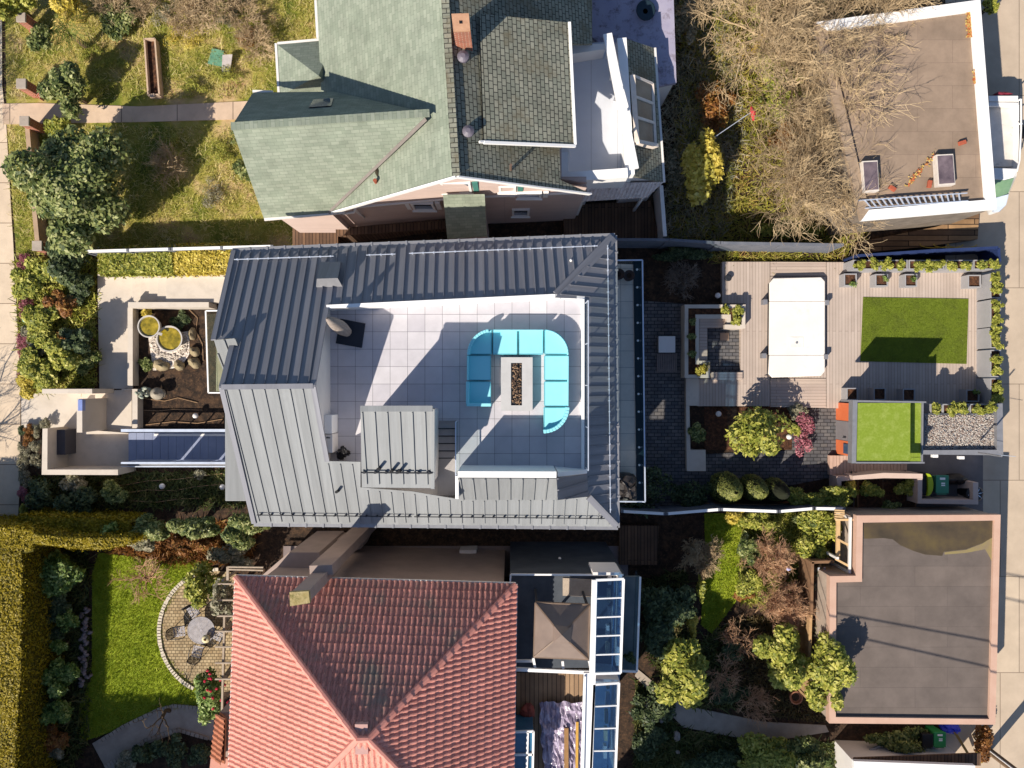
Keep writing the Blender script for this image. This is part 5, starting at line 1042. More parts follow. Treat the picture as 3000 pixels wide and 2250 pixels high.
mb = MB(); mb.pbox(D4, 972, 700, 1032, 752, .1, .05); tag(mb.build('stone_slab', M('tan_slab', [(150, 124, 104), (170, 144, 122)], 3, .8, .2)), 'tan stepping slab in the sunken paved court', 'slab')
mb = MB(); mb.prism(PP(D4, [(735, 1015), (822, 1015), (822, 1205), (735, 1205)], .34), 0); mb.prism(PP(D4, [(735, 1206), (758, 1206), (765, 1512), (738, 1512)], .36), 0); mb.prism(PP(D4, [(738, 1512), (870, 1512), (872, 1660), (740, 1660)], .34), 0); mb.build('low_wall', CONC) if False else tag(mb.build('low_wall', CONC), 'low pale concrete wall along the paver patio and planted bed', 'wall')
mb = MB(); mb.beam(P(D4(900, 1000), .2), P(D4(1118, 1000), .2), .35, .4); tag(mb.build('step', DECKH), 'timber step below the sunken paved court', 'step')
mb = MB(); q = rect(D4, 544, 722, 660, 836, .5); mb.prism(q, .42); t = thing('side_table', 'square white topped patio table beside the slatted mat', 'table', P(D4(602, 780), .04)); mb.build('table_top', WHITEG, t, bevel=.01); mb = MB(); c = sum(q, Vector())/4; mb.box(c.x-.35, c.x+.35, c.y-.35, c.y+.35, .04, .42); mb.build('base', METAL, t)
mb = MB()
for k in range(11): mb.pbox(D4, 534+k*12.8, 842, 543+k*12.8, 974, .12, .05)
mb.pbox(D4, 534, 850, 672, 862, .07, .045); mb.pbox(D4, 534, 950, 672, 962, .07, .045); tag(mb.build('slatted_mat', M('grey_slat', [(120, 108, 104), (140, 128, 124)], 5, .8)), 'grey slatted timber mat on the paver patio below the white table', 'mat')
def globe(x, y, K, lb, z=.45, r=.13):
    p = P(K(x, y), z); t = thing('garden_light', lb, 'light', (p.x, p.y, 0), 'white globe garden lights')
    mb = MB(); mb.ball(p, r, 16); mb.build('globe', M('white_globe_%d' % (x+y), [(226, 222, 222)], 2, .4) if False else WHITEG, t, smooth=True); mb = MB(); mb.tube([(p.x, p.y, 0), (p.x, p.y, z-r*.8)], .03, 8); mb.build('pole', DARK, t)
for x, y, K, lb in ((955, 440, D4, 'white globe light beside the deck at the bare bush bed'), (960, 1262, D4, 'white globe light in the shaded bed below the deck'), (1070, 1425, D4, 'white globe light left of the yellow green garden tree'), (1450, 1420, D4, 'white globe light right of the yellow green garden tree'), (985, 1503, D1, 'white globe light in the dark bed south of the bridge'), (1352, 1508, D1, 'white globe light against the grey bay wall'), (1188, 1075, D1, 'white globe light in the dark court north of the bridge')): globe(x, y, K, lb)
mb = MB(); p = P(D4(1020, 322), ZD); mb.lathe(p, [(.12, 0), (.15, .22), (.13, .23), (.02, .2)], 16); tag(mb.build('deck_pot', DARK, smooth=True), 'small dark round pot on the shaded end of the deck', 'pot')
# ------------------------------------------------------------------ turf roofed shed and pebble roofed store
SH = thing('garden_studio', 'orange clad garden shed with an artificial turf roof', 'shed', P(D5(600, 1130), 0))
x0, x1, y0, y1 = P((2448, 0), 0).x, P(D5(832, 0), 2.4).x, P((0, D5(0, 1310)[1]), 2.9).y, P((0, D5(0, 955)[1]), 2.9).y
mb = MB(); mb.box(x0+.03, x1-.1, y0+.1, y1-.1, 0, 2.0); mb.build('wall', METAL, SH)
mb = MB(); ORNG = M('orange_cladding', [(206, 104, 62), (216, 116, 72)], 2, .6, .05, 30); ya, yb_ = P((0, D5(0, 1057)[1]), .0).y, P((0, D5(0, 1176)[1]), 0).y
mb.box(x0, x0+.03, ya, y1-.05, .02, 2.6); mb.box(x0, x0+.03, y0+.08, yb_, .02, 2.6); mb.build('cladding', ORNG, SH)
mb = MB(); mb.box(x0-.01, x0+.03, yb_+.02, ya-.02, .02, 2.3); d = mb.build('door', M('grey_door', [(128, 122, 124)], 2, .6), SH); mb = MB(); mb.beam((x0-.05, yb_+.15, .9), (x0-.05, yb_+.15, 1.2), .03, .03); mb.build('handle', DARK, d)
mb = MB(); yw = P((0, D5(0, 1226)[1]), .5).y; mb.box(x0-.03, x0, yw-.22, yw+.22, .9, 1.9); mb.build('window', WIN, SH)
mb = MB(); mb.prism(PP(D5, [(438, 955), (762, 955), (760, 1311), (434, 1311)], 3.35), 3.1); mb.build('turf_roof', TURFL, SH); mb = MB(); mb.prism(PP(D5, [(764, 955), (832, 955), (828, 1311), (762, 1311)], 2.6), 2.1); mb.build('turf_roof', TURFL, SH)
mb = MB(); mb.prism(PP(D5, [(412, 945), (440, 945), (432, 1322), (405, 1322)], 3.4), 3.0); mb.prism(PP(D5, [(412, 938), (858, 946), (858, 955), (412, 950)], 3.42), 2.2); mb.prism(PP(D5, [(432, 1313), (848, 1314), (848, 1323), (432, 1323)], 3.4), 3.0); mb.prism(PP(D5, [(833, 955), (842, 955), (838, 1314), (829, 1314)], 2.7), 2.0); mb.build('fascia', METAL, SH)
mb = MB(); mb._slab([P(D5(766, 1286), 2.62), P(D5(828, 1286), 2.62), P(D5(828, 1308), 2.62), P(D5(766, 1308), 2.62)], .01, 0, None); mb.build('turf_patch', TURFL, SH)
GR = thing('pebble_roofed_store', 'low store with a white pebble roof and grey parapet by the alley', 'store', P(D5(1070, 1130), 0))
mb = MB(); mb.prism(PP(D5, [(846, 1020), (1292, 1020), (1290, 1240), (842, 1240)], 1.8), 0); mb.build('wall', METAL, GR)
mb = MB(); mb.prism(PP(D5, [(1288, 960), (1322, 958), (1326, 1272), (1288, 1240)], 2.05), 0); mb.prism(PP(D5, [(838, 1242), (1290, 1240), (1324, 1273), (838, 1268)], 2.04), 0); mb.build('parapet', METAL, GR)
mb = MB(); g = random.Random(31); PEB = [M('pebble_white', [(190, 182, 172)], 9, .8), M('pebble_pink', [(158, 138, 126)], 9, .8), M('pebble_dark', [(96, 82, 74)], 9, .8)]
q = rect(D5, 852, 1028, 1284, 1236, 1.83)
for k in range(4200):
    p = (g.uniform(q[0].x, q[1].x), g.uniform(q[2].y, q[0].y), 1.82+g.uniform(0, .02)); r_ = g.uniform(.02, .038); a = g.uniform(0, 3); n = len(mb.v)
    for j in range(5): mb.v.append((p[0]+r_*math.cos(a+j*1.257), p[1]+r_*.75*math.sin(a+j*1.257), p[2]))
    mb.v.append((p[0], p[1], p[2]+r_*.7)); c_ = g.choice((0, 0, 0, 1, 1, 2))
    for j in range(5): mb.f.append((n+j, n+(j+1) % 5, n+5)); mb.m.append(c_)
mb.build('roof_pebbles', PEB, GR)['kind'] = 'stuff'
t = thing('mast', 'thin pale mast with a cross wire at the corner of the pebble roof', 'mast', P(D5(1175, 1255), 2.4)); mb = MB(); p = P(D5(1175, 1258), 2.4); mb.tube([p, p+Z*1.6], .035, 6); mb.build('pole', METAL, t); mb = MB(); mb.tube([p+Z*.3, P(D5(1400, 1280), 2.6)], .012, 4); mb.build('cable', STEELW, t)
for x, y, lb in ((915, 1278, 'left white box light under the pebble roof edge'), (1075, 1288, 'right white box light under the pebble roof edge')): mb = MB(); mb.pbox(D5, x-16, y-9, x+16, y+9, 1.8, 1.6); tag(mb.build('wall_light', WHITE, bevel=.01), lb, 'light')
# stepped boards and the bin yard south of the shed
mb = MB(); g = random.Random(9)
for k in range(23): mb.pbox(D5, 272+k*20.5, 1325 if k > 6 else 1275, 290.5+k*20.5, 1392-k*1.2, .3-.008*k, .02)
tag(mb.build('board_ramp', M('pinkish_boards', [(178, 146, 130), (196, 164, 146)], 3, .8, .2, 30, stretch=(6, .7, 1))), 'pinkish timber boardwalk running below the turf roofed shed', 'boardwalk')
for i, x in enumerate((410, 520, 625, 735)): mb = MB(); mb.beam(P(D5(x-8, 1380), .6), P(D5(x-4, 1368), .1), .05, .05); p = P(D5(x, 1376), 0); mb.lathe((p.x, p.y, 0), [(.05, 0), (.04, .5), (.01, .52)], 8); tag(mb.build('path_light', DARK), 'dark stake light on the boardwalk edge, %s from the left' % ORD[i], 'light', 'stake lights along the boardwalk')
BW = M('pinkish_concrete', [(192, 168, 156), (206, 182, 168)], 1.4, .85, .15, 40)
Y_ = thing('bin_enclosure', 'pinkish concrete walls around the wheelie bins', 'wall', P(D5(990, 1480), 0)); mb = MB(); zw = 1.25
mb.prism(PP(D5, [(412, 1398), (600, 1380), (836, 1386), (836, 1415), (600, 1412), (412, 1422)], zw), 0); mb.prism(PP(D5, [(806, 1416), (834, 1416), (832, 1540), (806, 1540)], zw), 0); mb.prism(PP(D5, [(806, 1541), (1174, 1543), (1174, 1572), (806, 1566)], zw), 0); mb.prism(PP(D5, [(1142, 1438), (1174, 1438), (1174, 1542), (1142, 1542)], zw), 0); mb.build('wall', BW, Y_)
mb = MB(); mb.prism(PP(D5, [(315, 1402), (410, 1400), (410, 1424), (342, 1430), (342, 1482), (318, 1482)], .9), 0); tag(mb.build('low_wall', BW), 'short low pinkish wall at the west end of the bin yard beds', 'wall')
def bin_(label, K, cx, cy, wpx, hpx, body, lid, zt=1.05, rot=0, marks=0):
    c = P(K(cx, cy), zt); s = abs(K(1, 0)[0]-K(0, 0)[0])*(H-zt)/F; w_, h_ = wpx*s/2, hpx*s/2; t = thing('wheelie_bin', label, 'bin', (c.x, c.y, .05))
    mb = MB(); a = [Vector((c.x+sx*w_*.92, c.y+sy*h_*.92, zt-.08)) for sx, sy in ((-1, -1), (1, -1), (1, 1), (-1, 1))]; b = [Vector((c.x+(p.x-c.x)*.8, c.y+(p.y-c.y)*.8, .12)) for p in a]; mb.prism(a, .1, 0, None, b); mb.build('body', body, t, bevel=.03)
    mb = MB(); mb.prism([Vector((c.x+sx*w_, c.y+sy*h_, zt)) for sx, sy in ((-1, -1), (1, -1), (1, 1), (-1, 1))], zt-.08); mb.beam((c.x-w_*.8, c.y-h_*1.08, zt-.06), (c.x+w_*.8, c.y-h_*1.08, zt-.06), .05, .05); l_ = mb.build('lid', lid, t, bevel=.03)
    if marks:
        mb = MB()
        for k, (fx, fy, fw, fh) in enumerate(((0, .62, .42, .12), (.1, .12, .3, .07), (.1, -.1, .3, .07))): mb.box(c.x+(fx-fw)*w_, c.x+(fx+fw)*w_, c.y+(fy-fh)*h_, c.y+(fy+fh)*h_, zt, zt+.004)
        mb.build('lettering', WHITE, l_)
    for sx in (-1, 1): mb = MB(); mb.tube([(c.x+sx*w_*.7, c.y-h_*.8, .14), (c.x+sx*w_*.85, c.y-h_*.8, .14)], .1, 12); mb.build('wheel', BLACK, t)
    return t
GRNB = M('green_bin_plastic', [(58, 122, 96), (66, 134, 106)], 2, .5, .03); LIME = M('lime_plastic', [(150, 168, 20), (160, 178, 28)], 2, .5, .03)
bin_('green wheelie bin with white lettering inside the pinkish bin yard', D5, 957, 1450, 78, 112, GRNB, GRNB, marks=1)
t = thing('wheelie_bin', 'dark bin with a curved lime lid at the left of the bin yard', 'bin', P(D5(875, 1455), .05)); mb = MB(); c = P(D5(862, 1455), 1.0); mb.prism([Vector((c.x-.22, c.y-.42, 1.0)), Vector((c.x+.22, c.y-.5, 1.0)), Vector((c.x+.22, c.y+.5, 1.0)), Vector((c.x-.22, c.y+.42, 1.0))], .05); mb.build('body', BLACK, t, bevel=.03)
mb = MB(); pts = [P(D5(868+34*math.cos(R(a)), 1452+68*math.sin(R(a))), 1.12) for a in range(-85, 86, 10)]; pin = [P(D5(862+8*math.cos(R(a)), 1452+68*math.sin(R(a))), 1.12) for a in range(85, -86, -10)]; mb._slab(pts+pin, .12, 0, None); mb.build('lid', LIME, t, bevel=.02)
t = thing('rubbish_bin', 'round dark bin with a spoked lid in the corner of the bin yard', 'bin', P(D5(1085, 1490), .05)); c = P(D5(1085, 1490), .05); mb = MB(); mb.lathe(c, [(.3, 0), (.36, .8), (.37, .85)], 24); mb.build('body', BLACK, t, smooth=False); mb = MB(); mb.lathe(c+Z*.85, [(.38, 0), (.38, .03), (.3, .1), (.05, .13)], 24); l_ = mb.build('lid', DARK, t); mb = MB()
for k in range(8): a = R(45*k+10); mb.beam(c+Z*.95+Vector((.1*math.cos(a), .1*math.sin(a), .03)), c+Z*.93+Vector((.33*math.cos(a), .33*math.sin(a), -.01)), .03, .03)
mb.build('spoke', STEELW, l_)
mb = MB(); g = random.Random(77); c = P(D5(1030, 1418), .4); mb.rock(c, .5, .3, .35, 8); tag(mb.build('rubbish_bag', M('black_bag', [(26, 22, 22), (48, 40, 38)], 5, .4, .8, 8), smooth=True), 'black rubbish bag slumped behind the green bin', 'bag')
planter('planting_box', 'dark timber planting box left of the bin yard, left compartment', D5, 446, 1420, 592, 1605, .35, 0, 'planting boxes by the bin yard', BRNF); planter('planting_box', 'dark timber planting box left of the bin yard, right compartment', D5, 600, 1420, 792, 1605, .35, 0, 'planting boxes by the bin yard', BRNF)
# ------------------------------------------------------------------ garage to the south-east
SG = thing('membrane_garage', 'flat garage with grey membrane roof and pink edging by the alley', 'garage', P(E5(800, 760), 0))
zg = 2.7; oq = PP(E5, [(436, 125), (1310, 120), (1278, 1396), (268, 1388), (272, 494), (430, 491)], zg); iq = PP(E5, [(472, 168), (1272, 155), (1240, 1362), (308, 1350), (312, 532), (468, 528)], zg)
PKE = M('pink_edging', [(188, 152, 132), (198, 164, 144)], 1.5, .8, .08, 40); mb = MB(); n = len(mb.v)
for i in range(6):
    j = (i+1) % 6; mb.prism([oq[i], oq[j], iq[j], iq[i]], zg-.35)
mb.build('parapet', PKE, SG)
mb = MB(); mb.prism([p-Z*.13 for p in iq], 2.2); mb.build('roof', BR('grey_membrane', (108, 97, 90), (101, 91, 85), (92, 82, 77), 3.7, .86, .009, .37, rough=.75, bump=.2, var=.17, vsc=1.1), SG)
mb = MB(); c = sum(oq, Vector())/6; mb.prism([Vector((c.x+(p.x-c.x)*.985, c.y+(p.y-c.y)*.985, zg-.34)) for p in oq], 0); mb.build('wall', M('pale_garage_wall', [(156, 138, 124), (180, 164, 148)], 2, .9, .2), SG)
pu = PP(E5, [(476, 172), (1268, 158), (1262, 258), (1200, 292), (1100, 330), (965, 345), (955, 370), (850, 362), (780, 340), (700, 305), (655, 270), (600, 262), (480, 266)], zg-.122); mb = MB(); mb.face(pu[::-1]); mb.build('puddle', M('wet_membrane', [(62, 54, 42), (80, 68, 50), (96, 82, 52)], .8, .35, .03, spec=.6), SG)
mb = MB(); mo = PP(E5, [(1264, 252), (1262, 420), (1245, 380), (1215, 330), (1100, 352), (970, 362), (968, 348), (1100, 333), (1200, 295)], zg-.124); mb.face(mo[::-1]); mb.build('algae', M('yellow_algae', [(140, 126, 74), (128, 112, 90)], 1.6, .8, .05), SG)
for pr in ([(-3, 12, 0)],): pass
for i, (a, b) in enumerate((((310, 740), (1290, 920)), ((400, 880), (1290, 1080)))):
    dz = 9-zg; sh = Vector((SUN_D.x, SUN_D.y, 0))/(-SUN_D.z)*dz; p, q = P(E5(*a), zg), P(E5(*b), zg); d = q-p; p = p-d*.8-sh+Z*dz; q = q+d*1.5-sh+Z*dz
    mb = MB(); mb.tube([p, q], .03, 6); tag(mb.build('power_cable', BLACK), 'black overhead power cable just beyond the bottom edge, %s one' % ['upper', 'lower'][i], 'cable')
PO = thing('utility_pole', 'brown wooden utility pole leaning out at the bottom right corner', 'pole', P((2893, 2196), 0)); p = P((2893, 2196), 0); mb = MB(); mb.tube([p, p+Z*5, p+Z*9], [.16, .15, .13], 12); mb.build('shaft', M('pole_wood', [(96, 76, 58), (122, 98, 74)], 4, .9, .3, 20), PO); mb = MB(); mb.tube([p+Vector((-.13, .12, .1)), p+Vector((-.13, .12, 8))], .035, 6); mb.build('conduit', WHITE, PO)
# bottom edge things
bin_('green wheelie bin with white lettering by the overgrown corner, bottom right', E5, 942, 1488, 74, 92, M('bright_green_bin', [(40, 130, 72), (48, 142, 82)], 2, .5, .03), M('bright_green_lid', [(40, 130, 72), (48, 142, 82)], 2, .5, .03), marks=1)
bin_('black wheelie bin beside the bright green one, bottom right', E5, 868, 1495, 66, 84, BLACK, BLACK)
mb = MB(); c = P(E5(1000, 1412), .5); mb.rock(c, .5, .22, .4, 6); tag(mb.build('blue_tarp', M('blue_tarp', [(24, 44, 176), (38, 60, 200)], 4, .5, .5, 10)), 'bright blue tarp bundle against the pink garage wall', 'tarp')
for i, (a, b, m_, lb) in enumerate((((1030, 1440), (1135, 1610), (150, 116, 56), 'yellow brown plank leaning right of the bright green bin'), ((515, 1550), (660, 1495), (150, 150, 150), 'grey pole lying over the dark hedge by the garage'))): mb = MB(); mb.beam(P(E5(*a), .9), P(E5(*b), .5), .1, .07); tag(mb.build('plank' if i == 0 else 'pole', M('stick_%s' % 'ab'[i], [m_], 4, .8, .3)), lb, 'plank' if i == 0 else 'pole')
SR = thing('lean_to_shed', 'low shed with board roof and white edge at the very bottom', 'shed', P(E5(800, 1640), 0)); mb = MB(); mb._slab(PP(E5, [(420, 1600), (1190, 1570), (1190, 1645), (415, 1640)], 1.9), .1, 0, None); mb.build('roof', OLDDECK, SR); mb = MB(); mb.prism(PP(E5, [(418, 1618), (525, 1622), (1155, 1645), (1155, 1800), (418, 1800)], 2.4), 2.2); mb.build('white_roof', WHITE, SR); mb = MB(); mb.prism(PP(E5, [(425, 1630), (1140, 1655), (1140, 1790), (425, 1790)], 2.2), 0); mb.build('wall', WHITEG, SR)
# slatted arbour and fences west of the garage
AR = thing('arbour', 'pale slatted arbour leaning beside the pink edged garage', 'arbour', P(E5(350, 280), 0)); mb = MB(); mb.beam(P(E5(396, 135), 2.4), P(E5(390, 475), 2.4), .1, .12); mb.build('beam', WHITEG, AR)
AT = M('honey_timber', [(190, 156, 110), (206, 172, 126)], 4, .8, .2); mb = MB(); mb.beam(P(E5(322, 150), 2.0), P(E5(320, 390), 2.0), .16, .1); mb.build('beam', AT, AR)
for a, b in (((315, 268), (395, 310)), ((305, 388), (392, 435)), ((305, 150), (430, 150))): mb = MB(); mb.beam(P(E5(*a), 2.1), P(E5(*b), 2.35), .09, .1); mb.build('rafter', AT, AR)
for k in range(5): mb = MB(); mb.beam(P(E5(300, 92+k*13), 2.1), P(E5(360, 96+k*13), 2.15), .06, .08); mb.build('slat', AT, AR)
for x, y in ((396, 140), (390, 470), (320, 385)): p = P(E5(x, y), 2.3); mb = MB(); mb.beam(p, Vector((p.x, p.y, 0)), .1, .1); mb.build('post', WHITEG, AR)
fence('timber_fence', 'brown board fence left of the pink edged garage, running north south', [(165, 408), (160, 720)], 1.7, BRNF, E5); fence('timber_fence', 'weathered board fence between the two round laurel bushes', [(155, 730), (140, 1240)], 1.5, M('tan_fence', [(166, 132, 92), (190, 154, 112)], 3, .9, .4, 20), E5)
fence('timber_fence', 'short dark board fence closing the corner above the ladder rack', [(165, 408), (290, 405)], 1.7, BRNF, E5)
t = thing('ladder', 'bluish ladder leaning on the wall west of the pink edged garage', 'ladder', P(E5(225, 560), 0)); ra = [P(E5(205, 440), 1.4), P(E5(195, 700), .2)]; rb = [P(E5(240, 440), 1.5), P(E5(230, 700), .3)]
for q in (ra, rb): mb = MB(); mb.beam(q[0], q[1], .07, .04); mb.build('rail', STEELW, t)
for k in range(9): mb = MB(); mb.beam(ra[0].lerp(ra[1], (k+.5)/9), rb[0].lerp(rb[1], (k+.5)/9), .04, .03); mb.build('rung', STEELW, t)
fence('boundary_fence', 'long white capped fence between the modern house garden and southern garden', [(-480, 175), (0, 203), (590, 155), (1220, 178), (1600, 145), (1930, 150)], 1.9, GREYF, F1, capm=WHITE)
mb = MB(); mb.prism(PP(E4, [(360, 40), (480, 50), (830, 58), (990, 48), (990, 62), (830, 70), (500, 66), (360, 60)], .5), 0); tag(mb.build('low_wall', BRNF), 'low brown sleeper wall under the three clipped cones', 'wall')
fence('boundary_fence', 'dark navy panelled fence along the north of the long planters', [(430, 62), (900, 30), (1290, 12)], 1.5, M('navy_panel', [(30, 44, 84), (40, 56, 98)], 2, .6), D5); fence('boundary_fence', 'dark navy panelled fence end facing the alley', [(1295, 20), (1300, 90)], 1.5, M('navy_panel_end', [(30, 44, 84), (40, 56, 98)], 2, .6), D5)
mb = MB(); mb.prism(PP(C4, [(690, 1570), (1200, 1470), (1480, 1380), (1470, 1550), (1120, 1600), (700, 1640)], .3), 0); tag(mb.build('timber_pile', BR('old_planks', (150, 118, 84), (96, 74, 56), (40, 30, 24), 3, .25, .02, .4, rough=.9, bump=.5, var=.3)), 'heap of old planks in the shade below the tan roofed garage', 'timber pile')
mb = MB()
for k in range(3): mb.tube([P(C4(1190+95*math.cos(a)+k*90, 1585+22*math.sin(a)), .4+k*.05) for a in [R(b) for b in range(0, 200, 15)]], .02, 5)
tag(mb.build('garden_hose', M('yellow_hose', [(190, 160, 60)], 3, .5)), 'yellow hose coiled on the planks below the tan garage', 'hose')
mb = MB(); c = P(C3(1560, 745), 1.6); mb.tube([c+Vector((-.06, .35, 0)), c+Vector((0, .1, .05)), c+Vector((.03, -.25, 0))], [.05, .14, .03], 8); tag(mb.build('red_flag', M('red_cloth', [(190, 48, 58), (206, 66, 72)], 3, .8, .3)), 'red cloth hanging from a line among the bare branches', 'cloth')
mb = MB(); mb.tube([P(C3(1560, 720), 1.7), P(C3(1230, 945), 1.5)], .018, 5); tag(mb.build('washing_line', STEELW), 'pale line stretched from the red cloth to the golden shrub', 'line')
# ------------------------------------------------------------------ entrance court of the modern house
EC = thing('entrance_court', 'pale concrete entrance court with walls and steps before the modern house', 'court', P(D1(500, 1150), 0))
def cbox(K, r_, zt, zb=0, nm='wall', m=CONC, ms=None): mb = MB(); mb.pbox(K, *r_, zt, zb); return mb.build(nm, m, EC, bevel=.008)
mb = MB(); mb._slab(PP(D1, [(128, 940), (800, 915), (800, 1165), (780, 1390), (270, 1400), (270, 1150), (130, 1150)], .05), .05, 0, None); mb.build('court_floor', CONC, EC)
mb = MB(); mb._slab(PP(D1, [(592, 215), (805, 215), (805, 910), (604, 910)], .07), .07, 0, None); mb.build('walk', CONC, EC)
W1 = 1.65
mb = MB(); mb.prism(PP(F4, [(470, 285), (525, 285), (522, 738), (1302, 738), (1304, 798), (460, 795)], W1), 0); mb.build('wall', CONC, EC)
cbox(D1, (466, 972, 500, 1176), 2.1); cbox(D1, (255, 911, 560, 940), 1.9); cbox(D1, (738, 911, 803, 918), .3); mb = MB(); mb.pbox(D1, 474, 976, 500, 1044, 2.15, 1.9); mb.build('mail_slot', M('blue_steel', [(120, 136, 190)], 3, .4), EC)
mb = MB(); mb.prism(PP(F4, [(940, 325), (1080, 308), (1420, 335), (1420, 343), (945, 347)], .35), 0); mb.build('kerb', CONC, EC)
mb = MB(); mb.prism(PP(D1, [(775, 418), (806, 418), (806, 892), (775, 890)], .62), 0); mb.prism(PP(D1, [(803, 912), (835, 912), (835, 1150), (803, 1150)], .6), 0); mb.prism(PP(D1, [(778, 384), (1268, 384), (1268, 416), (778, 418)], .95), 0); mb.build('wall', CONC, EC)
for k in range(5): cbox(D1, (800+k*52, 232, 802+(k+1)*52 if k < 4 else 1400, 384), .14*(k+1)+.05, 0, 'stair')
cbox(D1, (800, 205, 1400, 231), .9, 0); cbox(D1, (592, 205, 798, 215), .5)
# cabinet and bridge
CB = thing('metal_cabinet', 'dark grey metal cabinet with a white bar inside the entrance wall corner', 'cabinet', P(F4(620, 430), .05)); mb = MB(); mb.pbox(F4, 560, 298, 718, 575, .95, .05); mb.build('body', M('charcoal_steel', [(62, 60, 66), (72, 70, 76)], 2, .5), CB, bevel=.01); mb = MB(); mb.beam(P(F4(556, 310), 1.0), P(F4(548, 592), 1.0), .06, .06); mb.build('handle', STEELW, CB); mb = MB(); mb.ball(P(F4(578, 570), 1.0), .06, 10); mb.build('lamp', WHITE, CB)
BG = thing('footbridge', 'slate coloured plank footbridge with pale steel rails to the front door', 'bridge', P(D1(1060, 1280), 0))
for k in range(13): mb = MB(); mb.prism(PP(D1, [(781+k*48.5, 1178), (828+k*48.5, 1178), (828+k*48.5, 1362), (781+k*48.5, 1362)], .32), .22); mb.build('plank', M('slate_plank', [(124, 132, 156), (136, 144, 168)], 2, .7, .1) if k == 0 else bpy.data.materials['slate_plank'], BG)
for y0, y1, h_ in ((1155, 1172, 1.0), (1355, 1366, 1.75), (1380, 1386, .5)):
    mb = MB(); x0_, x1_ = 738, 1400; mb.beam(P(D1(x0_, (y0+y1)/2), h_), P(D1(x1_, (y0+y1)/2), h_), (y1-y0)*.4822*.0152, .1); mb.build('rail', STEELW, BG)
mb = MB()
for k in range(7):
    for y in (1163, 1360): p = P(D1(800+k*92, y), 1.0); mb.beam(p, Vector((p.x, p.y, .2)), .05, .05)
mb.build('baluster', METAL, BG); mb = MB(); mb.prism(PP(D1, [(935, 1184), (1400, 1184), (1400, 1198), (935, 1198)], .36), .33); mb.build('edge_strip', WHITEG, BG)
for x0_, x1_ in ((740, 1010), (1032, 1252), (1274, 1400)):
    mb = MB(); a, b = P(D1(x0_, 1361), 1.74), P(D1(x1_, 1361), 1.74); mb.beam(Vector((a.x, a.y, 1.0)), Vector((b.x, b.y, 1.0)), .03, 1.46); mb.build('side_panel', STEELW, BG)
mb = MB()
for y in (1168, 1368): mb.beam(P(D1(780, y), .16), P(D1(1400, y), .16), .12, .16)
mb.build('girder', METAL, BG)
# fountain bowls, boulders, sculptures
WT = M('mossy_water', [(84, 78, 16), (140, 122, 30), (176, 152, 50)], 4, .08, .15, 14, spec=.8); BWL = M('grey_bowl', [(176, 170, 164), (190, 184, 178)], 4, .7, .1)
for x, y, r_, h_, lb in ((905, 532, 68, .75, 'smaller grey water bowl, upper left of the pair in the court'), (1030, 607, 80, .5, 'larger grey water bowl with yellow green water on pebbles')):
    c = P(D1(x, y), h_); rr_ = r_*.4822*(H-h_)/F; t = thing('water_bowl', lb, 'fountain', (c.x, c.y, .06)); z0 = Vector((c.x, c.y, .06))
    mb = MB(); mb.lathe(z0, [(rr_*.5, 0), (rr_*.8, h_*.4), (rr_, h_-.06), (rr_, h_-.02), (rr_*.9, h_-.02), (rr_*.86, h_-.12)], 40); mb.build('bowl', BWL, t, smooth=False); mb = MB(); mb.lathe(z0+Z*(h_-.1), [(rr_*.88, 0), (.001, .004)], 32); mb.build('water', WT, t)
mb = MB(); mb.beam(P(D1(955, 572), .76), P(D1(985, 580), .7), .12, .04); mb.build('spout', BWL, t)
g = random.Random(14)
for x, y, rx, ry, lb in ((1165, 577, 26, 36, 'pale upright boulder at the north of the court stones'), (1180, 685, 30, 36, 'grey pale boulder right of the larger water bowl'), (1178, 752, 40, 34, 'pale rounded boulder at the lower right of the stones'), (975, 768, 52, 36, 'large tan boulder lower left of the pebbles'), (1085, 768, 36, 30, 'brown shaded boulder between the two tan ones')):
    s = .4822*.0154; p = P(D1(x, y), .2); mb = MB(); mb.rock((p.x, p.y, .1), rx*s, ry*s, .28, x); tag(mb.build('boulder', STONE, smooth=True), lb, 'boulder', 'boulders round the water bowls')
mb = MB()
for k in range(150):
    a = g.uniform(0, 6.28); d = g.uniform(80, 112); x, y = 1030+d*math.cos(a), 625+d*math.sin(a)
    if y < 600 and x > 950: continue
    p = P(D1(x, y), .1); mb.rock(p, g.uniform(.04, .07), g.uniform(.04, .06), .04, k)
struct(mb.build('pebbles', M('pale_cobble', [(176, 164, 150), (214, 204, 192)], 6, .8, .2)), 'stuff')
for i, (x, y, r_, lb) in enumerate(((872, 930, 40, 'branching verdigris grey sculpture at the court edge'), (955, 940, 46, 'rounded grey stone lantern sculpture beside the verdigris one'))):
    s = .4822*.0152; c = P(D1(x, y), .5); t = thing('sculpture', lb, 'sculpture', (c.x, c.y, 0)); mb = MB(); SC = M('verdigris_stone_%s' % 'ab'[i], [(104, 116, 104), (150, 156, 140), (186, 182, 166)] if i == 0 else [(120, 112, 100), (168, 158, 142)], 5, .8, .5, 14)
    mb.lathe((c.x, c.y, 0), [(.22, 0), (.2, .12), (.12, .16), (.1, .4)], 12); mb.build('base', SC, t); mb = MB()
    if i == 0:
        for k in range(9): a = k*.7; q = c+Vector((.26*math.cos(a)*g.uniform(.4, 1), .26*math.sin(a)*g.uniform(.4, 1), g.uniform(-.1, .25))); mb.tube([(c.x, c.y, .38), c.lerp(q, .5)+Z*.1, q], [.05, .04, .02], 6); mb.rock(q, .09, .08, .06, k)
    else: mb.lathe((c.x, c.y, .4), [(.12, 0), (.34, .08), (.3, .14), (.16, .26), (.08, .32), (.05, .42), (.01, .45)], 16, sx=1, sy=.85)
    mb.build('figure', SC, t, smooth=True)
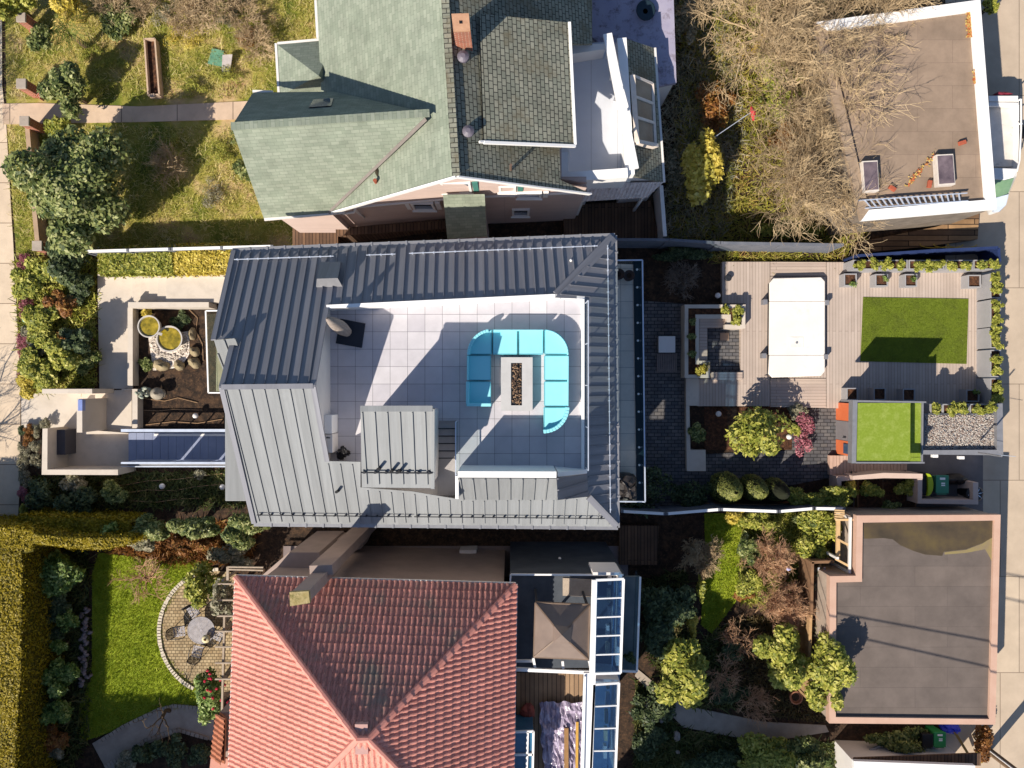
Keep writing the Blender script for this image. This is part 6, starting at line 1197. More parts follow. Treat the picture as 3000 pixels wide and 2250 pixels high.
HS_ = M('tan_hose', [(150, 120, 90)], 3, .7)
for i, (pts, lb) in enumerate((([(870, 1040), (960, 1045), (1050, 1035), (1230, 1040)], 'drip hose, upper one in the dark court bed'), ([(880, 970), (1000, 985), (1080, 965), (1200, 995)], 'drip hose nearest the sculptures'), ([(880, 1130), (1050, 1110), (1200, 1120), (1350, 1095)], 'drip hose nearest the bridge'), ([(620, 1500), (760, 1495), (900, 1470), (1080, 1460), (1350, 1425)], 'drip hose just south of the bridge'), ([(780, 1540), (900, 1525), (1060, 1530), (1180, 1505), (1360, 1490)], 'drip hose past the globe light by the bay'), ([(790, 1590), (950, 1600), (1080, 1580), (1210, 1575)], 'drip hose nearest the southern hedge'), ([(1150, 430), (1200, 480), (1190, 560), (1230, 640), (1235, 740)], 'copper hose curling past the boulders'))):
    mb = MB(); mb.tube(PP(D1, pts, .1), .018, 5); tag(mb.build('irrigation_hose', HS_), lb, 'hose', 'irrigation hoses in the beds')
# planter hedges by the fence
for i, (x0, x1, mt, lb) in enumerate(((608, 1050, L_YEL, 'left clipped yellow green hedge in concrete planter, below the fence'), (1072, 1412, L_GOLD, 'right clipped golden hedge in concrete planter, touching the modern house'))):
    planter('hedge_planter', '%s low concrete planter of the clipped hedge, below the white fence' % ['left', 'right'][i], D1, x0, 62 if i == 0 else 48, x1, 208 if i == 0 else 200, .8, 0, 'hedge planters', CONC, .1)
def hedge(name, label, poly, zt, zb, mat, n, size=.07, core=None, bulge=.1, group=None, cat='hedge', base=None):
    c = sum(poly, Vector())/len(poly); t = thing(name, label, cat, (c.x, c.y, zb), group)
    mb = MB(); mb.prism([c+(p-c)*.97-Z*.05 for p in [Vector((q.x, q.y, zt)) for q in poly]], zb); mb.build('branches', core or M('hedge_core', [(64, 60, 12), (84, 78, 16)], 6, .95, .8, 20), t)
    xy = np.array([(p.x, p.y) for p in poly]); lo, hi = xy.min(0), xy.max(0); q = rng.uniform(lo, hi, (n*4, 2)); ins = np.zeros(len(q), bool); j = len(xy)-1
    for i in range(len(xy)):
        dy = xy[j, 1]-xy[i, 1]; dy = dy if abs(dy) > 1e-9 else 1e-9; ins ^= ((xy[i, 1] > q[:, 1]) != (xy[j, 1] > q[:, 1])) & (q[:, 0] < (xy[j, 0]-xy[i, 0])*(q[:, 1]-xy[i, 1])/dy+xy[i, 0]); j = i
    q = q[ins][:n]; wv = np.sin(q[:, 0]*2.3+np.sin(q[:, 1]*3))*np.sin(q[:, 1]*2.1+q[:, 0]); top = np.stack([q[:, 0], q[:, 1], zt+wv*bulge+rng.normal(0, .04, len(q))], 1); nt_ = rng.normal(0, .5, (len(q), 3)); nt_[:, 2] += 1.3
    P_, N_ = [top], [nt_]; per = sum((poly[i]-poly[(i+1) % len(poly)]).length for i in range(len(poly)))
    for i in range(len(poly)):
        a, b = np.array(poly[i]), np.array(poly[(i+1) % len(poly)]); m_ = int(n*.9*np.linalg.norm(b-a)/per); f = rng.uniform(size=(m_, 1)); s = a+(b-a)*f; s[:, 2] = rng.uniform(zb, zt, m_); nn = np.cross(b-a, [0, 0, 1.]); nn /= np.linalg.norm(nn)+1e-9
        if np.dot(nn[:2], ((a+b)/2-np.array(c))[:2]) < 0: nn = -nn
        s[:, :2] += nn[:2]*rng.normal(.02, .06, (m_, 1)); P_.append(s); k = rng.normal(0, .5, (m_, 3))+nn*.8; N_.append(k)
    o = np.concatenate(P_); N_ = np.concatenate(N_); N_ /= np.linalg.norm(N_, axis=1)[:, None]; leafmesh('foliage', o, N_, size, mat, t, aspect=.45); return t
hedge('clipped_hedge', 'clipped yellow green hedge, left of two below the white fence', PP(D1, [(604, 62), (1046, 62), (1046, 205), (604, 208)], 1.25), 1.25, .75, L_YEL, 5200, .08, bulge=.08, group='clipped hedges in concrete planters'); hedge('clipped_hedge', 'clipped golden hedge, right of two and touching the modern house', PP(D1, [(1064, 46), (1412, 42), (1412, 195), (1066, 205)], 1.3), 1.3, .75, L_GOLD, 4600, .08, bulge=.1, group='clipped hedges in concrete planters')
# brick pillars and low wall along the pavement
for i, (x, y, s, lb) in enumerate(((133, 110, 30, 'brick pillar with stone cap at the top left, northmost of four'), (135, 540, 32, 'brick pillar with stone cap north of the concrete path'), (155, 782, 31, 'brick pillar with stone cap south of the concrete path'), (238, 1592, 32, 'brick pillar with stone cap beside the white fence end'))):
    z_ = 1.3; t = thing('gate_pillar', lb, 'pillar', P(C1(x, y), 0), 'brick pillars along the pavement'); q = rect(C1, x-s, y-s, x+s, y+s, z_); c = sum(q, Vector())/4; mb = MB(); mb.prism([c+(p-c)*.9-Z*.1 for p in q], 0); mb.build('shaft', BRICK, t); mb = MB(); mb._slab(q, .11, 0, None); mb.build('cap', CONCD, t, bevel=.015)
mb = MB(); q = PP(C1, [(175, 815), (190, 1000), (215, 1300), (240, 1560)], .75)
for a, b in zip(q[:-1], q[1:]): mb.beam(Vector((a.x, a.y, .375)), Vector((b.x, b.y, .375)), .2, .75)
tag(mb.build('low_wall', M('tan_wall', [(156, 132, 108), (176, 150, 124)], 2, .9, .3)), 'low tan wall between brick pillars beside the big round laurel', 'wall')
for i, (a, b, lb) in enumerate((((175, 175), (245, 235), 'sloping brick wing wall behind the northmost pillar'), ((175, 575), (270, 630), 'sloping brick wing wall behind the path pillar'), ((270, 1625), (340, 1655), 'sloping brick wing wall below the fence end pillar'))):
    mb = MB(); p, q_ = P(C1(*a), .7), P(C1(*b), .3); mb.beam(Vector((p.x, p.y, .3)), Vector((q_.x, q_.y, .2)), .22, .5); tag(mb.build('wing_wall', BRICK), lb, 'wall')
t = thing('raised_bed', 'long narrow timber framed bed in the dry lawn', 'raised bed', P(C1(985, 430), 0)); q = PP(C1, [(935, 252), (1003, 250), (1032, 612), (960, 618)], .45); mb = MB()
for i in range(4): mb.beam(q[i]-Z*.2, q[(i+1) % 4]-Z*.2, .07, .42)
mb.beam(q[2]+Vector((-.2, -.05, .02)), q[3]+Vector((.1, -.05, .02)), .18, .06); mb.build('frame', M('raw_timber', [(178, 152, 128), (196, 170, 146)], 4, .85, .3), t); mb = MB(); mb.prism([p-Z*.2 for p in q], 0); mb.build('soil', MULCH, t)
mb = MB(); mb.slab(PP(C1, [(1375, 310), (1450, 330), (1440, 430), (1345, 410)], .12), .1); tag(mb.build('tarp', M('teal_tarp', [(84, 128, 104), (104, 150, 122)], 4, .8, .6, 8)), 'faded teal tarp lying on the dry lawn', 'tarp'); mb = MB(); mb.slab([P(C1(1442, 355), .5), P(C1(1506, 352), .5), P(C1(1490, 470), .15), P(C1(1436, 468), .15)], .05); tag(mb.build('board', M('grey_board', [(150, 142, 140), (172, 164, 160)], 4, .8, .3)), 'grey board leaning beside the teal tarp', 'board')
# ------------------------------------------------------------------ plants, west side
bush('laurel', 'big round dark green laurel behind the low tan wall', 'shrub', C1, 520, 1210, 345, 4.6, L_GRN, 17000, .11, lumps=16, ry=330, fill=.3, flat=.7)
bush('laurel', 'dark shaded laurel at the fence end below the big one', 'shrub', D1, 440, 110, 130, 2.2, L_DRK, 4500, .1, lumps=9)
bush('shrub', 'grey green round shrub north of the concrete path', 'shrub', C1, 450, 590, 130, 2.5, L_GRN, 4200, .1, lumps=8); bush('shrub', 'small light green shrub at the path edge, south of the pillar', 'shrub', C1, 370, 810, 70, 1.0, L_YEL, 1400, .1)
bush('shrub', 'yellow leaved shrub at the top edge near the first pillar', 'shrub', C1, 480, 60, 105, 1.6, L_GOLD, 3000, .11); bush('shrub', 'olive shrub in the top left corner', 'shrub', C1, 90, 30, 110, 2.4, L_YEL, 2600, .11); bush('shrub', 'green bramble clump between the yellow shrub and raised bed', 'shrub', C1, 780, 150, 110, .9, L_GRN, 2600, .1, fill=.1); bush('shrub', 'low green ivy clump left of the palm', 'shrub', C1, 260, 260, 80, .8, L_GRN, 1700, .1)
bush('shrub', 'low green clump against the west eave of the green roof', 'shrub', C1, 1600, 1120, 90, .7, L_GRN, 1800, .09, fill=.1)
t = thing('palm', 'small palm with yellowing fronds near the top left pillar', 'palm', P(C1(450, 220), 0)); g = random.Random(44); c = P(C1(450, 215), 1.6); mb = MB(); mb.tube([(c.x, c.y, 0), (c.x, c.y, 1.5)], [.14, .1], 8); mb.build('trunk', BARK, t); mb = MB()
for k in range(17):
    a = k*2.4; L_ = g.uniform(.8, 1.25); d = Vector((math.cos(a), math.sin(a), 0)); pts = [Vector((c.x, c.y, 1.5))+d*(L_*f)+Z*(.35*math.sin(f*2.6)-.25*f*f) for f in (0, .25, .5, .75, 1)]; mb.tube(pts, [.016, .012, .008, .006, .004], 3); s = Vector((-d.y, d.x, 0))
    for f in [i/16 for i in range(3, 17)]:
        i = min(3, int(f*4)); q = pts[i].lerp(pts[i+1], f*4-i); w_ = .3*(1.1-f*.7)
        for sg in (1, -1): e = q+s*sg*w_+d*.14-Z*.08; mb.face([q-d*.014, e, q+d*.014], g.randint(0, 1))
mb.build('frond', [M('frond_green', [(104, 110, 40)], 3, .7), M('frond_straw', [(186, 160, 86)], 3, .7)], t)
FB = [(190, 250, 120, 1.1, L_YEL, 'broad yellow green rhododendron at the top of the pavement bed'), (330, 200, 90, 1.2, L_YEL, 'yellow green rhododendron under the shaded laurel'), (270, 470, 105, 1.2, L_YEL, 'green rhododendron in the middle of the pavement bed'), (380, 400, 80, 1.0, L_RED, 'russet leaved shrub right of the middle rhododendron'), (260, 570, 90, 1.0, L_YEL, 'lower yellow green rhododendron of the middle pair'), (240, 800, 125, 1.1, L_YEL, 'broad yellow green rhododendron at the bottom of the pavement bed'), (190, 880, 80, .8, L_GOLD, 'golden tinged rhododendron next to the entrance wall'), (415, 700, 90, 2.4, L_YEL, 'green shrub at the inner side of the bottom rhododendron'), (480, 600, 85, 2.2, L_DRK, 'dark shaded shrub beside the concrete walk'), (480, 300, 80, .9, L_DRK, 'dark shaded shrub by the top of the concrete walk'), (380, 650, 60, .7, L_RED, 'small russet shrub beside the grey lavender'), (250, 660, 70, .6, L_OLIVE, 'silvery lavender mound in the pavement bed'), (185, 580, 50, .5, L_OLIVE, 'small silvery mound at the pavement edge'), (520, 740, 70, .8, L_GRN, 'green shrub in shade right beside the walk, lower')]
for x, y, r_, h_, m_, lb in FB: bush('shrub', lb, 'shrub', D1, x, y, r_, h_, m_, int(1500+r_*17), .1, lumps=7, fill=.2, flat=.7)
for x, y, r_, m_, lb, h_ in ((140, 145, 45, L_HEATH, 'pink heather clump at the top of the pavement bed', .4), (150, 410, 42, L_HEATH, 'pink heather clump above the glass ornament', .4), (145, 620, 40, L_HEATH, 'pink heather clump halfway along the pavement', .4), (140, 690, 30, L_HEATH, 'pink heather clump below the halfway one', .35), (150, 830, 32, L_HEATH, 'mauve heather clump near the entrance', .35)): bush('heather', lb, 'heather', D1, x, y, r_, h_, m_, 900, .05, 'heather clumps along the pavement', aspect=.25, ry=r_*1.3)
for x, y, r_, m_, lb in ((325, 300, 52, L_RED, 'rosy heather clump beside the entrance wall top'), (320, 400, 52, L_RED, 'rosy heather clump beside the entrance wall, lower'), (270, 530, 70, L_OLIVE, 'grey lavender clump left of the entrance wall, upper'), (270, 690, 70, L_OLIVE, 'grey lavender clump left of the entrance wall, middle'), (290, 850, 65, L_OLIVE, 'grey lavender clump at the bottom of the entrance wall'), (410, 300, 50, L_OLIVE, 'silvery mound touching the entrance wall corner'), (405, 480, 55, L_OLIVE, 'silvery mound along the entrance wall, upper'), (400, 650, 55, L_OLIVE, 'silvery mound along the entrance wall, lower'), (510, 240, 50, L_OLIVE, 'silvery mound on the court corner'), (270, 1010, 60, L_HEATH, 'pink heather clump above the golden hedge'), (280, 1170, 50, L_YEL, 'yellow green tuft against the golden hedge'), (250, 300, 40, L_DRK, 'dark grassy tuft at the pavement corner of the court')): bush('heather' if m_ in (L_HEATH, L_RED) else 'lavender', lb, 'heather' if m_ in (L_HEATH, L_RED) else 'lavender', F4, x, y, r_, .5, m_, 950, .055, aspect=.22, ry=r_*1.4)
mb = MB(); p = P(D1(165, 480), .3); mb.rock(p, .2, .24, .3, 5); tag(mb.build('glass_ornament', M('pale_aqua_glass', [(150, 206, 186), (180, 226, 206)], 4, .15, .3, 8)), 'pale aqua glass ornament among the pavement shrubs', 'ornament')
for x, y, r_, h_, m_, lb in ((250, 1520, 90, 1.3, L_DRK, 'dark grey shrub below the entrance wall, left'), (470, 1480, 70, 1.0, L_OLIVE, 'grey leaved shrub below the entrance wall, right'), (480, 1590, 110, 1.2, L_DRK, 'dark green shrub in deep shade above the hedge'), (690, 1560, 75, 1.2, L_GRN, 'round green shrub in the shade south of the bridge'), (1220, 1430, 30, .5, L_OLIVE, 'small pale shrub by the south bridge rail'), (900, 450, 30, .5, L_GOLD, 'small straw coloured grass in the court corner'), (1100, 500, 55, .35, L_DRK, 'low dark groundcover north of the larger bowl'), (880, 760, 36, .4, L_GRN, 'small green plant left of the tan boulder')): bush('shrub', lb, 'shrub', D1, x, y, r_, h_, m_, 1500 if r_ > 60 else 500, .09, lumps=7)
# ------------------------------------------------------------------ plants, south-west garden
HP = PP(E1, [(-700, 205), (100, 200), (205, 215), (205, 330), (132, 345), (130, 640), (128, 1100), (100, 1400), (85, 2100), (-700, 2100)], 3.0)
hedge('boundary_hedge', 'tall golden olive hedge filling the bottom left edge', HP, 3.0, 0, L_HEDGE, 42000, .06, bulge=.05); HP2 = PP(E1, [(212, 235), (440, 262), (620, 265), (800, 262), (790, 290), (640, 325), (460, 325), (330, 300), (212, 290)], 3.0)
hedge('boundary_hedge', 'thin wavy golden hedge running east from the tall one', HP2, 3.0, 0, L_HEDGE, 9000, .065, bulge=.12); hedge('boundary_hedge', 'shaded lower hedge tier on the north side of the thin golden one', PP(E1, [(110, 130), (400, 140), (620, 150), (790, 165), (790, 250), (600, 250), (400, 248), (120, 190)], 1.9), 1.9, 0, L_HEDGE, 9000, .07, bulge=.12)
for x, y, r_, h_, m_, lb, n_ in ((340, 445, 145, 2.0, L_CAM, 'pale green rhododendron in the corner of the golden hedges', 4600), (385, 1100, 95, 1.6, L_CAM, 'grey green shrub midway down the shaded bed', 2600), (370, 1310, 85, 1.4, L_CAM, 'pale green shrub at the lower end of the shaded bed', 2200), (430, 760, 55, 1.3, L_CAM, 'small pale shrub beside the stone edging', 1200), (370, 920, 40, 1.2, L_CAM, 'smallest pale shrub catching sun in the shaded bed', 700), (320, 640, 100, 1.2, L_DRK, 'dark shrub below the corner rhododendron', 2200), (300, 880, 100, 1.1, L_DRK, 'dark shrub in the middle of the shaded bed', 2200), (300, 1200, 90, 1.0, L_DRK, 'dark shrub behind the grey green one', 1800), (240, 1290, 70, 1.0, L_DRK, 'dark shrub against the tall hedge foot', 1500), (300, 1480, 110, .9, L_RED, 'reddish shaded shrub near the bottom left path', 2000), (340, 1560, 55, .8, L_OLIVE, 'dry pale shrub near the bottom left path', 900), (240, 1640, 70, .8, L_RED, 'straw tinted shrub at the very bottom left', 1100)): bush('shrub', lb, 'shrub', E1, x, y, r_, h_, m_, n_, .1, lumps=8, flat=.7)
for x, y, r_, h_, m_, lb, n_, ry in ((900, 190, 110, 2.6, L_GRN, 'dark feathery evergreen left of the pair by the modern house', 3600, 70), (1170, 190, 130, 2.8, L_GRN, 'dark feathery evergreen in the middle by the modern house', 4200, 80), (1480, 200, 140, 2.8, L_GRN, 'dark feathery evergreen nearest the stucco wing', 4200, 85), (690, 195, 50, 2.8, L_CAM, 'small grey shrub standing out above the thin hedge', 900, 45), (880, 290, 90, 1.0, L_OLIVE, 'pale twiggy shrub at the lawn top', 1300, 45), (1150, 300, 120, .8, L_RED, 'russet groundcover clump at the lawn top', 1600, 60), (1420, 350, 120, .9, L_OLIVE, 'dry climber mass beside the pergola top', 1800, 90), (1260, 540, 100, 2.6, L_YEL, 'yellow green climber on the pergola', 2600, 100), (1380, 620, 40, 3.0, L_OLIVE, 'straw climber on the pergola beside the red roof', 1100, 150), (1290, 1190, 85, 2.4, L_CAM, 'glossy camellia with red flowers by the pergola end', 3200, 150)): bush('shrub', lb, 'shrub', E1, x, y, r_, h_, m_, n_, .09, lumps=9, ry=ry, flat=.6)
mb = MB(); g = random.Random(19)
for k in range(16): p = P(E1(g.uniform(1225, 1400), g.uniform(1050, 1300)), 2.5); mb.rock(p, .06, .06, .05, k)
tag(mb.build('camellia_flowers', M('crimson_petal', [(176, 20, 50), (200, 40, 70)], 5, .6)), 'crimson blooms scattered over the glossy camellia', 'flowers')
def bare(name, label, K, x, y, h, starts, L, depth, mat, seed, r0=.08, up=.15, spread=.55, droop=0., kids=(3, 4), base=0, tilt=.9, cat='tree', trunk=True, bm=None, lm=.62):
    g = random.Random(seed); p = P(K(x, y), 0); p.z = base; t = thing(name, label, cat, p); top = p+Z*h*.3
    if trunk: mb = MB(); mb.tube([p, p+Z*h*.18+Vector((g.gauss(0, .08), g.gauss(0, .08), 0)), top], [r0*1.3, r0*1.1, r0], 8); mb.build('trunk', bm or BARK, t)
    mb = MB()
    for k in range(starts):
        a = 2*math.pi*(k+g.uniform(-.3, .3))/starts; d = Vector((math.cos(a)*tilt, math.sin(a)*tilt, g.uniform(.35, 1.0))); twigs(mb, top-Z*g.uniform(0, h*.08), d, L*g.uniform(.8, 1.15), r0*.55, depth, g, spread, up, 3, kids, 3, droop, lm, .85)
    mb.build('branches', mat, t); return t
bare('bare_tree', 'small bare tree with red tipped twigs over the bright lawn', E1, 930, 480, 2.6, 8, .8, 3, TWIGR, 5, .06, spread=.5, up=.05, kids=(3, 4)); 
bare('bare_tree', 'bare forked tree at the lawn foot beside the curved path', E1, 1030, 1310, 2.6, 4, .9, 2, BARK, 8, .08, up=.3, kids=(2, 3))
mb = MB(); g = random.Random(21)
for k in range(46): p = P(E1(510+g.gauss(0, 12)+12*math.sin(k), 690+k*10.4), .1); mb.rock(p, g.uniform(.08, .13), g.uniform(.07, .11), .1, k)
tag(mb.build('stone_edging', M('edging_stone', [(120, 106, 110), (160, 146, 144)], 4, .9, .3), smooth=True), 'row of rounded edging stones between shaded bed and lawn', 'edging')
mb = MB(); g = random.Random(23)
for pts in ([(600, 1500), (760, 1400), (960, 1305), (1060, 1280), (1220, 1295)], [(640, 1650), (760, 1570), (900, 1480), (1080, 1425), (1270, 1480)]):
    for a, b in zip(pts[:-1], pts[1:]):
        for k in range(7): p = P(E1(a[0]+(b[0]-a[0])*k/7, a[1]+(b[1]-a[1])*k/7), .06); q = P(E1(a[0]+(b[0]-a[0])*(k+.85)/7, a[1]+(b[1]-a[1])*(k+.85)/7), .06); mb.beam(p, q, .16+g.uniform(-.02, .02), .12)
tag(mb.build('path_kerb', CONCD), 'stone kerbs along the curved shaded path, bottom left', 'kerb')
for x, y, r_, lb in ((900, 1570, 90, 'dark rose bush below the curved path, left'), (1080, 1560, 90, 'dark rose bush below the curved path, right'), (1220, 1560, 70, 'dark clipped shrub beside the brown tiled porch'), (750, 1640, 70, 'pale dry shrub at the bottom edge by the path')): bush('shrub', lb, 'shrub', E1, x, y, r_, .8, L_DRK if 'pale' not in lb else L_OLIVE, 1300, .09, lumps=6)
# ------------------------------------------------------------------ plants, back garden and alley side
t = bush('garden_tree', 'yellow green broadleaf tree in the bed below the deck', 'tree', D4, 1235, 1400, 185, 2.6, L_YEL, 1900, .12, lumps=16, ry=175, fill=.1, flat=.8, aspect=.4)
bush('shrub', 'pink tinged shrub right of the yellow green garden tree', 'shrub', D4, 1530, 1400, 75, .8, L_HEATH, 1200, .06, ry=130); bush('shrub', 'straw coloured grass clump above the pink tinged shrub', 'shrub', D4, 1530, 1265, 70, .6, L_OLIVE, 800, .07); bush('shrub', 'bright green shrub beside the right globe light', 'shrub', D4, 1480, 1365, 42, .8, L_YEL, 600, .08); bush('shrub', 'dark leafy plant in the shaded bed below the deck', 'shrub', D4, 830, 1400, 60, .7, L_GRN, 900, .09)
bare('bare_bush', 'grey twiggy bush in the dark bed behind the balcony', D4, 680, 340, 1.5, 22, .55, 3, TWIGD, 12, .03, cat='shrub', trunk=False, up=.1); bush('shrub', 'dark green shrub mass under the grey blue fence', 'shrub', D4, 700, 150, 200, .8, L_DRK, 3000, .08, ry=50)
for i, (x, y, r_, lb) in enumerate(((2132, 1432, 44, 'clipped cone topiary, left of three'), (2212, 1432, 36, 'clipped cone topiary, middle of three'), (2276, 1436, 32, 'clipped cone topiary, right of three'))):
    h_ = (2.1, 1.9, 1.65)[i]; p = P((x, y), h_*.4); t = thing('topiary_cone', lb, 'topiary', (p.x, p.y, 0), 'clipped cones by the southern fence'); n_ = 2600; z_ = rng.uniform(0, 1, n_); a = rng.uniform(0, 6.283, n_); r0_ = r_*.0153*1.05; rad = r0_*np.sqrt(np.clip(1-z_**1.6, .02, 1))*rng.uniform(.9, 1.05, n_); o = np.stack([p.x+rad*np.cos(a), p.y+rad*np.sin(a), .05+z_*h_], 1); nn = np.stack([np.cos(a), np.sin(a), .5+z_], 1)+rng.normal(0, .35, (n_, 3)); nn /= np.linalg.norm(nn, axis=1)[:, None]; leafmesh('foliage', o, nn, .055, L_CONE, t, aspect=.35)
    mb = MB(); mb.lathe((p.x, p.y, 0), [(r0_*.9, .0), (r0_*.88, .8), (r0_*.6, 1.5), (.05, 1.9)], 14); mb.build('stem', M('topiary_core', [(28, 32, 16)], 5, .95), t)
for x, y, r_, h_, m_, lb, ry in ((120, 1540, 110, 1.5, L_YEL, 'dense yellow green shrub right of the three cones, left part', 60), (300, 1530, 110, 1.5, L_YEL, 'dense yellow green shrub beside the bin yard planting boxes', 65), (30, 1500, 60, 1.2, L_YEL, 'small yellow green shrub touching the right cone', 50), (395, 1465, 34, .9, L_GOLD, 'small golden plant at the end of the short low wall', 40), (530, 1480, 66, 1.0, L_YEL, 'olive shrub in the left planting box', 50), (735, 1465, 66, 1.0, L_YEL, 'olive shrub in the right planting box, near the bins', 50), (640, 1580, 50, .7, L_GRN, 'low green plant at the bottom of the planting boxes', 30), (475, 1480, 22, .8, L_CAM, 'pale small plant at the edge of the left planting box', 36)): bush('shrub', lb, 'shrub', D5, x, y, r_, h_, m_, int(500+r_*16), .08, lumps=7, ry=ry, flat=.7)
for x, y, r_, h_, m_, lb, ry in ((1900, 1440, 100, 1.2, L_DRK, 'dark shrub mass beneath the balcony end', 60), (2030, 1440, 70, .8, L_DRK, 'dark low plants left of the cones', 45)): bush('shrub', lb, 'shrub', S_, x, y, r_*.8, h_, m_, 1600, .08, ry=ry)
# southern back garden
bare('red_twig_shrub', 'round twiggy reddish shrub beside the dark fence', F1, 1210, 1100, 2.4, 26, .62, 4, TWIGR, 3, .04, cat='shrub', trunk=False, up=.18, spread=.42, tilt=.8); bare('red_twig_shrub', 'upper twiggy reddish shrub near the white capped fence', F1, 1080, 620, 2.2, 20, .6, 4, TWIGR, 4, .04, cat='shrub', trunk=False, up=.15, spread=.45); bare('red_twig_shrub', 'sunlit half of a twiggy tan shrub near the dark decking', F1, 345, 600, 2.2, 20, .52, 4, TWIG, 6, .04, cat='shrub', trunk=False, up=.2, spread=.42)
for x, y, r_, h_, m_, lb, ry, n_ in ((1000, 300, 190, 1.0, L_YEL, 'mixed green shrubs right under the white capped fence', 110, 2400), (900, 620, 110, 1.0, L_GRN, 'green shrub left of the upper reddish twigs', 180, 2200), (900, 960, 130, 1.1, L_YEL, 'yellow green shrub left of the round reddish shrub', 180, 2600), (1650, 420, 200, 1.5, L_YEL, 'tall yellow green shrub beside the slatted arbour', 260, 4200), (1520, 250, 120, 1.2, L_GRN, 'green shrub at the arbour top', 90, 1600), (760, 230, 120, .8, L_GOLD, 'golden grass clump under the white capped fence', 70, 1500), (840, 1080, 90, .7, L_RED, 'russet low shrub at the lawn corner', 60, 900), (370, 1000, 40, 1.2, L_YEL, 'narrow bright climber on the hedge end', 130, 700), (290, 1380, 60, 1.3, L_GOLD, 'small golden shrub with a drooping arm', 110, 900)): bush('shrub', lb, 'shrub', F1, x, y, r_, h_, m_, n_, .08, lumps=9, ry=ry, flat=.6)
for x, y, r_, h_, m_, lb, n_, ry, sz_ in ((290, 1050, 165, 2.8, L_YEL, 'sunlit rhododendron with orange tips beside the conservatory balcony', 4200, 180, .12), (925, 990, 150, 2.6, L_YEL, 'round sunlit laurel left of the weathered fence', 4600, 165, .11), (1160, 1060, 120, 3.8, L_YEL, 'round sunlit laurel between weathered fence and garage', 4200, 190, .11), (200, 640, 150, 2.4, L_DRK, 'dark evergreen beside the white conservatory balcony, upper', 3600, 130, .1), (150, 830, 130, 2.4, L_DRK, 'dark evergreen beside the white conservatory balcony, lower', 3200, 130, .1), (880, 1600, 230, 1.8, L_YEL, 'sunlit shrub mass at the bottom edge, centre right', 5200, 130, .1), (1060, 1580, 200, 1.8, L_GRN, 'green shrub mass at the bottom edge beside the garage', 3800, 110, .1), (480, 1610, 160, .9, L_DRK, 'dark clipped mound at the bottom edge below the path', 2600, 80, .08), (700, 1560, 60, .8, L_DRK, 'dark shrub left of the sunlit bottom mass', 900, 60, .09), (620, 950, 60, .7, L_DRK, 'dark low shrub in the shaded middle of the garden', 800, 60, .09), (120, 1300, 110, .8, L_DRK, 'dark shrub between conservatory and path', 1500, 130, .09), (100, 1500, 110, .7, L_DRK, 'dark shrub bottom left of the path stones', 1500, 100, .09), (600, 1200, 120, .5, L_DRK, 'dark groundcover clump above the path', 1500, 90, .08)): bush('shrub', lb, 'shrub', E4, x, y, r_, h_, m_, n_, sz_, lumps=10, ry=ry, flat=.8)
for i, (x, y, rx, ry, lb) in enumerate(((185, 1335, 20, 50, 'jagged pale rock beside the shaded path bend'), (275, 1465, 24, 32, 'pale wedge rock below the path bend'), (280, 1560, 12, 12, 'small round pale stone below the path'), (100, 1260, 20, 40, 'jagged pale rock at the conservatory corner'))): p = P(E4(x, y), .1); s = .4822*.0156; mb = MB(); mb.rock(p, rx*s, ry*s, .15, x); tag(mb.build('rock', M('pale_rock_%d' % i if False else 'pale_rock', [(150, 138, 130), (186, 174, 164)], 4, .9, .4)), lb, 'rock')
t = thing('terracotta_pot', 'round terracotta pot below the round laurels', 'pot', P(E4(980, 1210), 0)); c = P(E4(980, 1210), 0); mb = MB(); mb.lathe(c, [(.2, 0), (.29, .4), (.3, .46), (.25, .46), (.23, .34)], 22); mb.build('pot', M('terracotta', [(150, 100, 76), (176, 122, 94)], 4, .85), t); mb = MB(); mb.lathe(c+Z*.33, [(.23, 0), (.02, .04)], 16); mb.build('soil', SOIL, t)
mb = MB(); p = P(E4(968, 1140), .5); mb.rock(p, .24, .14, .12, 3); tag(mb.build('watering_can', M('teal_enamel', [(84, 128, 124), (120, 160, 150)], 3, .5)), 'pale teal object on the ground above the terracotta pot', 'ornament'); mb = MB(); p = P(F1(1330, 800), 1.2); mb.rock(p, .1, .09, .08, 3); tag(mb.build('hydrangea_bloom', M('lilac_petal', [(150, 160, 214), (186, 190, 230)], 5, .7)), 'lilac blue bloom right of the reddish twigs', 'flower')
